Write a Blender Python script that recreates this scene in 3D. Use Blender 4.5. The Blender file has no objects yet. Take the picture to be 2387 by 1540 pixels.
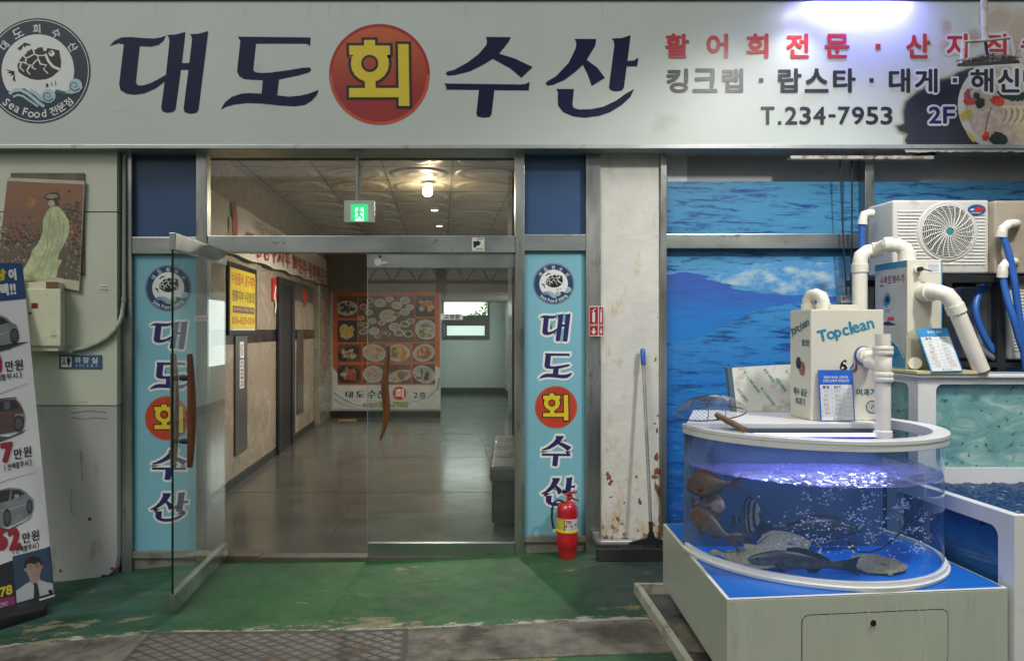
import bpy, bmesh, math, random
from mathutils import Vector, Matrix
from mathutils.geometry import tessellate_polygon
random.seed(7)
R = math.radians
sc = bpy.context.scene
COL = sc.collection
# ---------------------------------------------------------------- camera
F, CX, CY, CAMY, CAMZ = 1750.0, 1028.0, 768.0, -5.645, 1.7      # photo measured on a 2387 x 1540 grid
cam = bpy.data.objects.new('camera', bpy.data.cameras.new('camera'))
COL.objects.link(cam)
cam.location = (0, CAMY, CAMZ)
cam.rotation_euler = (R(90), 0, 0)
cam.data.sensor_width = 36
cam.data.lens = 36 * F / 2387
cam.data.shift_x = (1193.5 - CX) / 2387
cam.data.shift_y = -(770 - CY) / 2387
cam.data.clip_start = 0.05
cam.data.clip_end = 400
sc.camera = cam
# ---------------------------------------------------------------- world, sun, exposure
SUN_EL, SUN_DIR = R(46), Vector((0.42, 0.60, -0.76)).normalized()
world = bpy.data.worlds.new('World')
sc.world = world
world.use_nodes = True
wn = world.node_tree
bg = wn.nodes['Background']
sky = wn.nodes.new('ShaderNodeTexSky')
sky.sky_type = 'NISHITA'
sky.sun_disc = False
sky.sun_elevation = math.asin(-SUN_DIR.z)
sky.sun_rotation = math.atan2(-SUN_DIR.x, -SUN_DIR.y)
sky.dust_density = 4.0
hs = wn.nodes.new('ShaderNodeHueSaturation')
hs.inputs['Saturation'].default_value = 0.55
wn.links.new(sky.outputs[0], hs.inputs['Color'])
wn.links.new(hs.outputs[0], bg.inputs['Color'])
bg.inputs['Strength'].default_value = 0.066
sun = bpy.data.objects.new('sun', bpy.data.lights.new('sun', 'SUN'))
COL.objects.link(sun)
sun.data.energy = 0.55
sun.data.angle = R(14)
sun.data.color = (0.95, 1.0, 0.90)
sun.location = (-3, -8, 9)
sun.rotation_euler = SUN_DIR.to_track_quat('-Z', 'Y').to_euler()
sc.view_settings.view_transform = 'Standard'
sc.view_settings.look = 'None'
sc.view_settings.exposure = 0.2
sc.view_settings.gamma = 1.0
sc.cycles.max_bounces = 10
sc.cycles.transparent_max_bounces = 24
sc.cycles.caustics_reflective = False
sc.cycles.caustics_refractive = False
sc.cycles.sample_clamp_indirect = 4.0
# ---------------------------------------------------------------- helpers
def lin(c): c /= 255.0; return c / 12.92 if c <= 0.04045 else ((c + 0.055) / 1.055) ** 2.4
def S(r, g, b, k=1.0): return tuple(min(1.0, lin(v) * k) for v in (r, g, b))
def P(px, py, y): Y = y - CAMY; return Vector(((px - CX) * Y / F, y, CAMZ - (py - CY) * Y / F))
def X(px, y=0.0): return (px - CX) * (y - CAMY) / F
def Z(py, y=0.0): return CAMZ - (py - CY) * (y - CAMY) / F
def G(px, py, z): Y = (CAMZ - z) * F / (py - CY); return Vector(((px - CX) * Y / F, CAMY + Y, z))
GZ = [(-30, -0.6), (-5, -0.42), (-2.84, -0.155), (-2.3, -0.095), (-1.6, -0.03), (-0.5, -0.02), (0, 0.0), (1.1, 0.045), (2.5, 0.055), (30, 0.06)]
def gz(x):
    for (a, za), (b, zb) in zip(GZ, GZ[1:]):
        if a <= x <= b: return za + (zb - za) * (x - a) / (b - a)
    return 0.0
MATS = {}
def mat(name, col, rough=0.5, metal=0.0, var=0.12, vs=6.0, bump=0.0, bs=80.0, dirt=None, dirt_amt=0.0, ds=3.0, stretch=None, emit=None, es=0.0, coat=0.0, spec=0.5, alpha=1.0):
    if name in MATS: return MATS[name]
    m = bpy.data.materials.new(name); m.use_nodes = True; MATS[name] = m
    nt = m.node_tree; N = nt.nodes; L = nt.links
    b = N['Principled BSDF']
    b.inputs['Roughness'].default_value = rough; b.inputs['Metallic'].default_value = metal
    b.inputs['Coat Weight'].default_value = coat; b.inputs['Specular IOR Level'].default_value = spec
    b.inputs['Alpha'].default_value = alpha
    tc = N.new('ShaderNodeTexCoord'); mp = N.new('ShaderNodeMapping'); L.new(tc.outputs['Object'], mp.inputs['Vector'])
    if stretch: mp.inputs['Scale'].default_value = stretch
    nz = N.new('ShaderNodeTexNoise'); nz.inputs['Scale'].default_value = vs; nz.inputs['Detail'].default_value = 6
    L.new(mp.outputs[0], nz.inputs['Vector'])
    mr = N.new('ShaderNodeMapRange'); mr.inputs[1].default_value = 0.3; mr.inputs[2].default_value = 0.7
    mr.inputs[3].default_value = 1 - var; mr.inputs[4].default_value = 1 + var
    L.new(nz.outputs['Fac'], mr.inputs[0])
    mx = N.new('ShaderNodeVectorMath'); mx.operation = 'SCALE'; mx.inputs[0].default_value = col[:3]; L.new(mr.outputs[0], mx.inputs['Scale'])
    last = mx.outputs[0]
    if dirt is not None:
        n2 = N.new('ShaderNodeTexNoise'); n2.inputs['Scale'].default_value = ds; n2.inputs['Detail'].default_value = 9; n2.inputs['Roughness'].default_value = 0.68
        L.new(mp.outputs[0], n2.inputs['Vector'])
        m2 = N.new('ShaderNodeMapRange'); m2.inputs[1].default_value = 0.62 - dirt_amt * 0.3; m2.inputs[2].default_value = 0.72 - dirt_amt * 0.2
        L.new(n2.outputs['Fac'], m2.inputs[0])
        mi = N.new('ShaderNodeMix'); mi.data_type = 'RGBA'; L.new(m2.outputs[0], mi.inputs['Factor']); L.new(last, mi.inputs['A']); mi.inputs['B'].default_value = (*dirt[:3], 1)
        last = mi.outputs['Result']
    L.new(last, b.inputs['Base Color'])
    r2 = N.new('ShaderNodeMapRange'); r2.inputs[3].default_value = max(0.02, rough - 0.08); r2.inputs[4].default_value = min(1, rough + 0.1)
    L.new(nz.outputs['Fac'], r2.inputs[0]); L.new(r2.outputs[0], b.inputs['Roughness'])
    if bump > 0:
        n3 = N.new('ShaderNodeTexNoise'); n3.inputs['Scale'].default_value = bs; n3.inputs['Detail'].default_value = 4; L.new(mp.outputs[0], n3.inputs['Vector'])
        bp = N.new('ShaderNodeBump'); bp.inputs['Strength'].default_value = bump; bp.inputs['Distance'].default_value = 0.01
        L.new(n3.outputs['Fac'], bp.inputs['Height']); L.new(bp.outputs[0], b.inputs['Normal'])
    if emit: b.inputs['Emission Color'].default_value = (*emit[:3], 1); b.inputs['Emission Strength'].default_value = es
    return m
def glass(name, tint=(0.9, 0.96, 0.94), ior=1.5, rough=0.0, gl=(1, 1, 1), bump=0.0, bs=20.0, body=None, bodyf=0.0):
    if name in MATS: return MATS[name]
    m = bpy.data.materials.new(name); m.use_nodes = True; MATS[name] = m
    nt = m.node_tree; N = nt.nodes; L = nt.links; N.remove(N['Principled BSDF']); out = N['Material Output']
    t = N.new('ShaderNodeBsdfTransparent'); t.inputs[0].default_value = (*tint, 1)
    g = N.new('ShaderNodeBsdfGlossy'); g.inputs['Color'].default_value = (*gl, 1); g.inputs['Roughness'].default_value = rough
    fr = N.new('ShaderNodeLayerWeight'); fr.inputs['Blend'].default_value = 0.5; f0 = ((ior - 1) / (ior + 1)) ** 2
    pw = N.new('ShaderNodeMath'); pw.operation = 'POWER'; L.new(fr.outputs['Facing'], pw.inputs[0]); pw.inputs[1].default_value = 5
    ma = N.new('ShaderNodeMath'); ma.operation = 'MULTIPLY_ADD'; L.new(pw.outputs[0], ma.inputs[0]); ma.inputs[1].default_value = 1 - f0; ma.inputs[2].default_value = f0
    src = t.outputs[0]
    if body:
        d = N.new('ShaderNodeBsdfDiffuse'); d.inputs[0].default_value = (*body, 1)
        m0 = N.new('ShaderNodeMixShader'); m0.inputs[0].default_value = bodyf; L.new(src, m0.inputs[1]); L.new(d.outputs[0], m0.inputs[2]); src = m0.outputs[0]
    mx = N.new('ShaderNodeMixShader'); L.new(ma.outputs[0], mx.inputs[0]); L.new(src, mx.inputs[1]); L.new(g.outputs[0], mx.inputs[2]); L.new(mx.outputs[0], out.inputs[0])
    if bump:
        tc = N.new('ShaderNodeTexCoord'); n3 = N.new('ShaderNodeTexNoise'); n3.inputs['Scale'].default_value = bs; n3.inputs['Detail'].default_value = 3
        L.new(tc.outputs['Object'], n3.inputs['Vector']); bp = N.new('ShaderNodeBump'); bp.inputs['Strength'].default_value = bump; bp.inputs['Distance'].default_value = 0.02
        L.new(n3.outputs['Fac'], bp.inputs['Height']); L.new(bp.outputs[0], g.inputs['Normal']); L.new(bp.outputs[0], fr.inputs['Normal'])
    return m
WORLD = {}
def tag(o, label=None, cat=None, group=None, kind=None):
    if label: o['label'] = label
    if cat: o['category'] = cat
    if group: o['group'] = group
    if kind: o['kind'] = kind
    return o
def empty(name, loc, label, cat, group=None):
    o = bpy.data.objects.new(name, None); COL.objects.link(o); o.location = loc; o.empty_display_size = 0.1
    WORLD[o.name] = Vector(loc)
    return tag(o, label, cat, group)
class MB:
    """Collects faces in world coordinates, then links them as one mesh object."""
    def __init__(self): self.v = []; self.f = []; self.m = []; self.ms = []
    def mi(self, m):
        if m not in self.ms: self.ms.append(m)
        return self.ms.index(m)
    def add(self, vs, fs, m):
        o = len(self.v); self.v += [Vector(p) for p in vs]; k = self.mi(m)
        for f in fs: self.f.append([o + i for i in f]); self.m.append(k)
    def quad(self, a, b, c, d, m): self.add([a, b, c, d], [(0, 1, 2, 3)], m)
    def box(self, x0, x1, y0, y1, z0, z1, m, M=None):
        vs = [Vector((x, y, z)) for x in (x0, x1) for y in (y0, y1) for z in (z0, z1)]
        if M: vs = [M @ p for p in vs]
        self.add(vs, [(0, 1, 3, 2), (4, 6, 7, 5), (0, 4, 5, 1), (2, 3, 7, 6), (0, 2, 6, 4), (1, 5, 7, 3)], m)
    def hexa(self, p, m):        # p: bottom 4 (ccw), top 4
        self.add(p, [(3, 2, 1, 0), (4, 5, 6, 7), (0, 1, 5, 4), (1, 2, 6, 5), (2, 3, 7, 6), (3, 0, 4, 7)], m)
    def tube(self, pts, r, m, seg=12, cap=True):
        pts = [Vector(p) for p in pts]; n = len(pts); rr = r if isinstance(r, (list, tuple)) else [r] * n
        up = None; rings = []
        for i, p in enumerate(pts):
            d = (pts[min(i + 1, n - 1)] - pts[max(i - 1, 0)]).normalized()
            if up is None:
                up = Vector((0, 0, 1)) if abs(d.z) < 0.9 else Vector((0, 1, 0))
            s = d.cross(up).normalized(); up = s.cross(d).normalized()
            rings.append([p + (s * math.cos(a) + up * math.sin(a)) * rr[i] for a in [2 * math.pi * k / seg for k in range(seg)]])
        vs = [p for q in rings for p in q]; fs = []
        for i in range(n - 1):
            for k in range(seg): k2 = (k + 1) % seg; fs.append((i * seg + k, i * seg + k2, (i + 1) * seg + k2, (i + 1) * seg + k))
        if cap: fs.append(tuple(range(seg))[::-1]); fs.append(tuple((n - 1) * seg + k for k in range(seg)))
        self.add(vs, fs, m)
    def lathe(self, prof, m, M=None, seg=32, a0=0.0, a1=2 * math.pi):      # prof: [(r, z)]
        full = abs(a1 - a0 - 2 * math.pi) < 1e-6; k_ = seg if full else seg + 1
        vs = []
        for r, z in prof:
            for k in range(k_):
                a = a0 + (a1 - a0) * k / seg; vs.append(Vector((r * math.cos(a), r * math.sin(a), z)))
        if M: vs = [M @ p for p in vs]
        fs = []
        for i in range(len(prof) - 1):
            for k in range(seg if full else seg):
                k2 = (k + 1) % k_; fs.append((i * k_ + k, i * k_ + k2, (i + 1) * k_ + k2, (i + 1) * k_ + k))
        self.add(vs, fs, m)
    def prism(self, pts, a, m):      # planar polygon (3-D points) pushed along vector a
        n = len(pts); pts = [Vector(p) for p in pts]; a = Vector(a)
        tr = tessellate_polygon([pts]); vs = pts + [p + a for p in pts]
        fs = [tuple(t) for t in tr] + [tuple(n + i for i in t)[::-1] for t in tr] + [(i, (i + 1) % n, n + (i + 1) % n, n + i) for i in range(n)]
        self.add(vs, fs, m)
    def build(self, name, parent=None, bevel=0.0, smooth=None, segs=2, label=None, cat=None, group=None, kind=None, recalc=True, origin=None):
        if parent is not None: o0 = WORLD[parent.name]
        elif origin is not None: o0 = Vector(origin)
        else:
            xs = [p.x for p in self.v]; ys = [p.y for p in self.v]; zs = [p.z for p in self.v]
            o0 = Vector(((min(xs) + max(xs)) / 2, (min(ys) + max(ys)) / 2, min(zs)))
        me = bpy.data.meshes.new(name); me.from_pydata([p - o0 for p in self.v], [], self.f)
        for m in self.ms: me.materials.append(m)
        me.polygons.foreach_set('material_index', self.m)
        if recalc or bevel:
            b = bmesh.new(); b.from_mesh(me)
            bmesh.ops.remove_doubles(b, verts=b.verts, dist=1e-5)
            if recalc: bmesh.ops.recalc_face_normals(b, faces=b.faces)
            if bevel:
                es = [e for e in b.edges if len(e.link_faces) == 2 and e.calc_face_angle(0) > 0.5]
                bmesh.ops.bevel(b, geom=es, offset=bevel, segments=segs, profile=0.6, affect='EDGES', clamp_overlap=True)
            b.to_mesh(me); b.free()
        if smooth is not None:
            me.polygons.foreach_set('use_smooth', [True] * len(me.polygons)); me.set_sharp_from_angle(angle=R(smooth))
        me.update()
        o = bpy.data.objects.new(name, me); COL.objects.link(o)
        if parent is not None: o.parent = parent
        else: o.location = o0
        WORLD[o.name] = o0
        return tag(o, label, cat, group, kind)
TXT = {}
def text_mesh(s):
    k = s
    if k not in TXT:
        c = bpy.data.curves.new('txt', 'FONT'); c.body = s; c.resolution_u = 3
        o = bpy.data.objects.new('txt', c); COL.objects.link(o); bpy.context.view_layer.update()
        me = bpy.data.meshes.new_from_object(o.evaluated_get(bpy.context.evaluated_depsgraph_get()))
        vs = [(p.co.x, p.co.y) for p in me.vertices]; fs = [tuple(p.vertices) for p in me.polygons]
        bpy.data.objects.remove(o); bpy.data.curves.remove(c); bpy.data.meshes.remove(me)
        x0 = min(v[0] for v in vs); x1 = max(v[0] for v in vs); y0 = min(v[1] for v in vs); y1 = max(v[1] for v in vs)
        TXT[k] = ([((x - x0) / max(x1 - x0, 1e-6), (y - y0) / max(y1 - y0, 1e-6)) for x, y in vs], fs, (x1 - x0) / max(y1 - y0, 1e-6))
    return TXT[k]
class Plane:
    def __init__(self, O, ua, vb):
        self.O = Vector(O); self.u = Vector(ua).normalized(); self.v = Vector(vb).normalized()
        self.n = self.u.cross(self.v).normalized(); C = Vector((0, CAMY, CAMZ))
        if self.n.dot(C - self.O) < 0: self.n = -self.n
    def inv(self, px, py):
        C = Vector((0, CAMY, CAMZ)); d = Vector(((px - CX) / F, 1, -(py - CY) / F))
        p = C + d * ((self.O - C).dot(self.n) / d.dot(self.n)) - self.O
        # u, v need not be orthogonal
        uu, uv, vv = self.u.dot(self.u), self.u.dot(self.v), self.v.dot(self.v); pu, pv = p.dot(self.u), p.dot(self.v); D = uu * vv - uv * uv
        return ((pu * vv - pv * uv) / D, (pv * uu - pu * uv) / D)
    def at(self, a, b, h=0.0): return self.O + self.u * a + self.v * b + self.n * h
def front(y): return Plane((0, y, CAMZ), (1, 0, 0), (0, 0, -1))
class Decal:
    """Flat printed shapes lying on a plane, given in photo-grid units (px=True) or plane metres."""
    def __init__(self, plane, px=True): self.pl = plane; self.px = px; self.mb = MB(); self.k = 0
    def c(self, a, b): return self.pl.inv(a, b) if self.px else (a, b)
    def tri(self, pts, tris, m, h):
        vs = [self.pl.at(a, b, h) for a, b in pts]; fs = []
        for t in tris:
            n = (vs[t[1]] - vs[t[0]]).cross(vs[t[2]] - vs[t[0]])
            fs.append(tuple(t) if n.dot(self.pl.n) > 0 else tuple(t)[::-1])
        self.mb.add(vs, fs, m)
    def poly(self, pts, m, h=0.002):
        q = [self.c(a, b) for a, b in pts]
        self.tri(q, tessellate_polygon([[Vector((a, b, 0)) for a, b in q]]), m, h)
    def rect(self, x0, y0, x1, y1, m, h=0.002): self.poly([(x0, y0), (x1, y0), (x1, y1), (x0, y1)], m, h)
    def rrect(self, x0, y0, x1, y1, r, m, h=0.002):
        p = []
        for cx, cy, a in ((x1 - r, y0 + r, -90), (x1 - r, y1 - r, 0), (x0 + r, y1 - r, 90), (x0 + r, y0 + r, 180)):
            p += [(cx + r * math.cos(R(a + k * 18)), cy + r * math.sin(R(a + k * 18))) for k in range(6)]
        self.poly(p, m, h)
    def disc(self, cx, cy, rx, m, h=0.002, ry=None, n=40, rot=0.0, wob=0.0):
        ry = ry or rx; p = []
        for k in range(n):
            a = 2 * math.pi * k / n; w = 1 + (random.uniform(-wob, wob) if wob else 0)
            x, y = rx * w * math.cos(a), ry * w * math.sin(a); p.append((cx + x * math.cos(rot) - y * math.sin(rot), cy + x * math.sin(rot) + y * math.cos(rot)))
        self.poly(p, m, h)
    def ring(self, cx, cy, r0, r1, m, h=0.002, n=64):
        q = []
        for r in (r0, r1): q += [self.c(cx + r * math.cos(2 * math.pi * k / n), cy + r * math.sin(2 * math.pi * k / n)) for k in range(n)]
        self.tri(q, [(k, (k + 1) % n, n + (k + 1) % n, n + k) for k in range(n)], m, h)
    def stroke(self, pts, w, m, h=0.002, w1=None):
        n = len(pts); L_, R_ = [], []
        for i, (x, y) in enumerate(pts):
            x0, y0 = pts[max(i - 1, 0)]; x1, y1 = pts[min(i + 1, n - 1)]; d = math.hypot(x1 - x0, y1 - y0) or 1
            ww = w if w1 is None else w + (w1 - w) * i / (n - 1)
            nx, ny = -(y1 - y0) / d * ww / 2, (x1 - x0) / d * ww / 2
            L_.append((x + nx, y + ny)); R_.append((x - nx, y - ny))
        q = [self.c(*p) for p in L_ + R_]
        self.tri(q, [(i, i + 1, n + i + 1, n + i) for i in range(n - 1)], m, h)
    def text(self, s, x0, y0, x1, y1, m, h=0.002, bold=0.0):
        vs, fs, _ = text_mesh(s); xm, ym = (x0 + x1) / 2, (y0 + y1) / 2
        if self.px: a0 = self.c(x0, ym)[0]; a1 = self.c(x1, ym)[0]; b0 = self.c(xm, y0)[1]; b1 = self.c(xm, y1)[1]
        else: a0, a1, b0, b1 = x0, x1, y0, y1
        r = bold * abs(b1 - b0); n = 0 if bold < 0.015 else (6 if bold < 0.06 else 12)
        sa, sb = (1 if a1 > a0 else -1) * min(r, abs(a1 - a0) * .2), (1 if b1 > b0 else -1) * r
        if n: a0 += sa; a1 -= sa; b0 += sb; b1 -= sb
        for k in range(max(n, 1)):
            da, db = (sa * math.cos(2 * math.pi * k / n), sb * math.sin(2 * math.pi * k / n)) if n else (0, 0)
            self.tri([(a0 + (a1 - a0) * u + da, b1 + (b0 - b1) * v + db) for u, v in vs], fs, m, h + 4e-5 * k)
    def char(self, s, cx, cy, hgt, rot, m, h=0.002, bold=0.0, asp=None):
        vs, fs, ar = text_mesh(s); ar = asp or ar
        for k in range(1 if bold < .015 else 4):
          ox, oy = ((0, 0) if bold < .015 else ((-1, 0), (1, 0), (0, -1), (0, 1))[k]); q = []
          for u, v in vs:
            x, y = (u - 0.5) * hgt * ar + ox * bold * hgt, (0.5 - v) * hgt + oy * bold * hgt
            q.append(self.c(cx + x * math.cos(rot) - y * math.sin(rot), cy + x * math.sin(rot) + y * math.cos(rot)))
          self.tri(q, fs, m, h + 4e-5 * k)
    def build(self, name, parent=None, **kw): return self.mb.build(name, parent, recalc=False, **kw)
def grow(pts, d):
    n = len(pts); ar = sum(pts[i][0] * pts[(i + 1) % n][1] - pts[(i + 1) % n][0] * pts[i][1] for i in range(n)); sg = 1 if ar > 0 else -1; out = []
    for i in range(n):
        (x0, y0), (x, y), (x1, y1) = pts[i - 1], pts[i], pts[(i + 1) % n]
        l0 = math.hypot(x - x0, y - y0) or 1; l1 = math.hypot(x1 - x, y1 - y) or 1
        n0 = ((y - y0) / l0 * sg, -(x - x0) / l0 * sg); n1 = ((y1 - y) / l1 * sg, -(x1 - x) / l1 * sg)
        bx, by = n0[0] + n1[0], n0[1] + n1[1]; k = max(0.55, (bx * bx + by * by) / 2)
        bl = bx * bx + by * by
        if n0[0] * n1[0] + n0[1] * n1[1] < -0.2:      # sharp tip: two points
            out.append((x + n0[0] * d, y + n0[1] * d)); out.append((x + n1[0] * d, y + n1[1] * d))
        else: out.append((x + bx / k * d, y + by / k * d) if False else (x + bx * d / max(bl / 2, 0.8), y + by * d / max(bl / 2, 0.8)))
    return out
# ---------------------------------------------------------------- common materials
m_steel = mat('brushed_steel', (0.46, 0.47, 0.44), 0.32, 0.95, 0.5, 3.5, 0.05, 60, (0.20, 0.17, 0.13), 0.12, 9, (1.5, 1, 0.35))
m_steel_h = mat('brushed_steel_rail', (0.42, 0.45, 0.43), 0.32, 0.95, 0.45, 2.5, 0.05, 60, (0.24, 0.20, 0.15), 0.05, 9, (0.5, 1, 1))
m_dsteel = mat('dark_steel', (0.10, 0.105, 0.11), 0.4, 0.6, 0.2, 5)
m_white = mat('white_plastic', (0.76, 0.75, 0.72), 0.35, 0, 0.04, 4)
m_pvc = mat('cream_pipe', (0.74, 0.72, 0.63), 0.32, 0, 0.06, 9)
m_navy = mat('navy_ink', (0.008, 0.011, 0.05), 0.5, 0, 0.05, spec=0.25)
m_navy2 = mat('panel_navy_ink', (0.022, 0.022, 0.125), 0.4, 0, 0.05)
m_black = mat('black_ink', (0.012, 0.012, 0.013), 0.4, 0, 0.05)
m_wht = mat('white_ink', (0.78, 0.80, 0.78), 0.4, 0, 0.03)
m_yel = mat('yellow_ink', (0.75, 0.58, 0.03), 0.4, 0, 0.03)
m_red = mat('red_ink', (0.50, 0.028, 0.02), 0.4, 0, 0.05)
m_org = mat('orange_ink', (0.62, 0.09, 0.02), 0.4, 0, 0.05)
m_char = mat('charcoal_ink', (0.028, 0.030, 0.036), 0.3, 0, 0.1)
m_rubber = mat('black_rubber', (0.018, 0.018, 0.02), 0.6, 0, 0.2)
# ---------------------------------------------------------------- traced letters (zoomed units, y down)
def zl(pts, ox=0.0): return [(ox + x * 0.3335, y * 0.3335) for x, y in pts]
DAE = [zl([(768,322),(800,287),(850,263),(920,261),(1000,268),(1080,271),(1130,262),(1160,252),(1143,287),(1110,315),(1060,328),(977,325),(950,575),(962,598),(1005,598),(1065,578),(1160,525),(1185,290),(1180,262),(1166,247),(1230,243),(1297,225),(1272,443),(1323,443),(1342,285),(1340,258),(1328,241),(1390,238),(1456,219),(1388,768),(1373,790),(1330,797),(1292,786),(1283,765),(1317,490),(1265,490),(1228,765),(1212,783),(1170,791),(1136,780),(1127,755),(1151,573),(1090,618),(1010,654),(940,664),(880,655),(843,632),(833,590),(866,313),(830,305)])]
DO = [zl([(1663,258),(2172,264),(2167,328),(2155,314),(2138,307),(1790,307),(1770,490),(1785,507),(1830,512),(1900,508),(2020,492),(2120,475),(2165,473),(2176,490),(2160,508),(2080,530),(1950,557),(1938,668),(2020,677),(2100,670),(2160,655),(2200,640),(2228,630),(2215,665),(2180,705),(2130,735),(2060,745),(1950,738),(1830,725),(1720,722),(1630,733),(1580,748),(1543,768),(1570,720),(1620,678),(1690,655),(1750,652),(1828,656),(1838,562),(1780,560),(1710,555),(1672,535),(1657,500),(1680,290)])]
SU = [zl([(1010,260),(1187,262),(1165,300),(1103,377),(1210,410),(1338,470),(1258,546),(1180,480),(1058,413),(1000,450),(900,500),(800,525),(745,531),(730,518),(738,503),(790,490),(880,440),(960,380),(1015,315),(1018,285)], 795.5),
      zl([(720,585),(1255,592),(1290,588),(1316,573),(1310,634),(1070,632),(1050,800),(1035,820),(990,824),(950,815),(944,795),(962,630),(735,628),(732,605)], 795.5)]
SAN = [zl([(1630,274),(1782,275),(1775,320),(1715,420),(1790,475),(1843,546),(1750,603),(1720,520),(1688,456),(1640,500),(1560,560),(1480,595),(1440,600),(1428,585),(1440,570),(1500,535),(1590,440),(1640,335),(1642,300)], 795.5),
       zl([(1888,272),(1960,268),(2022,248),(2000,428),(2045,425),(2077,403),(2067,466),(1995,466),(1975,615),(1960,635),(1915,641),(1880,632),(1870,612),(1908,320),(1905,290)], 795.5),
       zl([(1502,623),(1626,624),(1615,735),(1625,755),(1660,766),(1740,765),(1830,748),(1920,705),(1990,655),(2046,624),(2020,680),(1960,735),(1880,785),(1800,812),(1700,824),(1620,815),(1550,785),(1515,740),(1512,680),(1515,650)], 795.5)]
HOE = [zl([(160,283),(237,283),(237,322),(340,322),(342,385),(318,388),(331,420),(333,455),(325,495),(302,532),(270,558),(240,572),(240,618),(402,618),(397,312),(470,312),(477,743),(402,743),(402,682),(55,682),(55,618),(167,618),(165,572),(130,556),(98,530),(75,492),(68,450),(72,412),(84,388),(57,385),(55,322),(160,322)], 795.5)]
def bbox(pp): xs = [x for p in pp for x, _ in p]; ys = [y for p in pp for _, y in p]; return min(xs), min(ys), max(xs), max(ys)
def fit(pp, x0, y0, x1, y1):
    a, b, c, d = bbox(pp); return [[(x0 + (x - a) / (c - a) * (x1 - x0), y0 + (y - b) / (d - b) * (y1 - y0)) for x, y in p] for p in pp]
def hoe(dc, pp, o, h, ik):
    for p in pp: dc.poly(grow(p, o), m_black, h); dc.poly(p, m_yel, h + 0.0012)
    a, b, c, d = bbox(pp); s = (c - a) / 141.0
    hx, hy = a + (200 - 55) * 0.3335 * s, b + (447 - 283) * 0.3335 * (d - b) / 153.4
    dc.disc(hx, hy, 20 * s, m_black, h + 0.0024); dc.disc(hx, hy, 14.5 * s, ik, h + 0.0036)
def emblem(dc, cx, cy, r, ik, h):
    k = r / 700.0; T = lambda pts: [(cx + (x - 505) * k, cy + (y - 762) * k) for x, y in pts]
    t = lambda x, y: (cx + (x - 505) * k, cy + (y - 762) * k)
    dc.disc(cx, cy, r, ik, h, n=72); dc.ring(cx, cy, r * 0.955, r * 0.968, m_wht, h + 0.001)
    dc.disc(cx, cy, r * 0.69, m_wht, h + 0.001, n=64)
    dc.poly(T([(95,1010),(130,1040),(200,1000),(330,1000),(450,1075),(560,1150),(720,1040),(900,1060),(985,900),(1000,960),(900,1130),(740,1230),(560,1255),(380,1245),(220,1170),(130,1080)]), ik, h + 0.002)
    pale = mat('emblem_pale_wave', (0.45, 0.62, 0.66), 0.4)
    dc.stroke(T([(125,1070),(190,1025),(280,1020),(370,1065),(450,1130),(520,1190),(590,1240)]), 42 * k, pale, h + 0.003)
    dc.stroke(T([(175,1110),(240,1085),(310,1100),(400,1165),(510,1240)]), 26 * k, pale, h + 0.003)
    dc.stroke(T([(400,1020),(470,1060),(560,1140),(640,1165),(720,1130)]), 50 * k, pale, h + 0.003)
    dc.disc(*t(650, 1098), 92 * k, pale, h + 0.0036); dc.stroke(T([(880,1040),(960,1050),(1040,1030),(1085,975)]), 44 * k, pale, h + 0.003); dc.disc(*t(1005, 962), 92 * k, pale, h + 0.0036)
    dc.stroke(T([(740,1030),(800,1040),(880,1062)]), 36 * k, mat('emblem_mid_blue', (0.03, 0.14, 0.24), 0.4), h + 0.003)
    for sx, sy in ((640, 1100), (995, 965)):
        sp = []
        for i in range(22):
            a = 0.4 + i * 0.42; rr = 76 - i * 3.1; sp.append((sx + rr * math.cos(a), sy + rr * 0.95 * math.sin(a)))
        dc.stroke(T(sp), 15 * k, ik, h + 0.0046, 5 * k)
    dk = m_black
    dc.poly(T([(470,490),(510,455),(570,450),(575,480),(590,505),(620,495),(630,460),(790,490),(815,640),(810,730),(780,770),(700,840),(620,875),(500,887),(400,870),(320,830),(250,780),(232,700),(245,650),(275,605),(310,560),(350,540),(360,510),(440,465)]), dk, h + 0.002)
    for st in ([(440,465),(462,545),(520,565),(600,560)], [(310,560),(352,600),(430,560),(462,545)], [(352,600),(342,650),(380,690),(430,690),(472,640),(512,605),(500,560)], [(245,652),(310,650),(380,690)], [(290,650),(268,720),(322,775)],
               [(402,695),(360,760),(402,815)], [(440,680),(430,720),(482,748)], [(512,610),(540,675),(625,690),(580,740),(642,802)]):
        dc.stroke(T(st), 24 * k, m_wht, h + 0.0032, 14 * k)
    dc.stroke(T([(605,540),(650,640),(710,710),(800,748)]), 34 * k, m_wht, h + 0.0032)
    dc.disc(*t(690, 535), 40 * k, m_wht, h + 0.0032); dc.disc(*t(678, 522), 14 * k, dk, h + 0.0042)
    dc.poly(T([(228,470),(330,388),(415,415),(400,432),(352,425),(335,458),(312,430),(292,470),(275,497)]), dk, h + 0.002)
    dc.poly(T([(60,745),(195,770),(207,917),(170,885),(185,815),(130,840),(158,800),(95,797),(130,775)]), dk, h + 0.002)
    dc.poly(T([(615,932),(636,930),(652,975),(612,988)]), dk, h + 0.002); dc.poly(T([(683,920),(692,918),(704,962),(690,966)]), dk, h + 0.002); dc.poly(T([(733,895),(740,893),(753,958),(740,962)]), dk, h + 0.002)
    for ch, x, y in zip('대도회수산', (60, 238, 488, 750, 970), (430, 262, 205, 265, 445)):
        dc.char(ch, *t(x, y), 118 * k, math.atan2(x - 505, 762 - y), m_wht, h + 0.001, 0.02)
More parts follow.
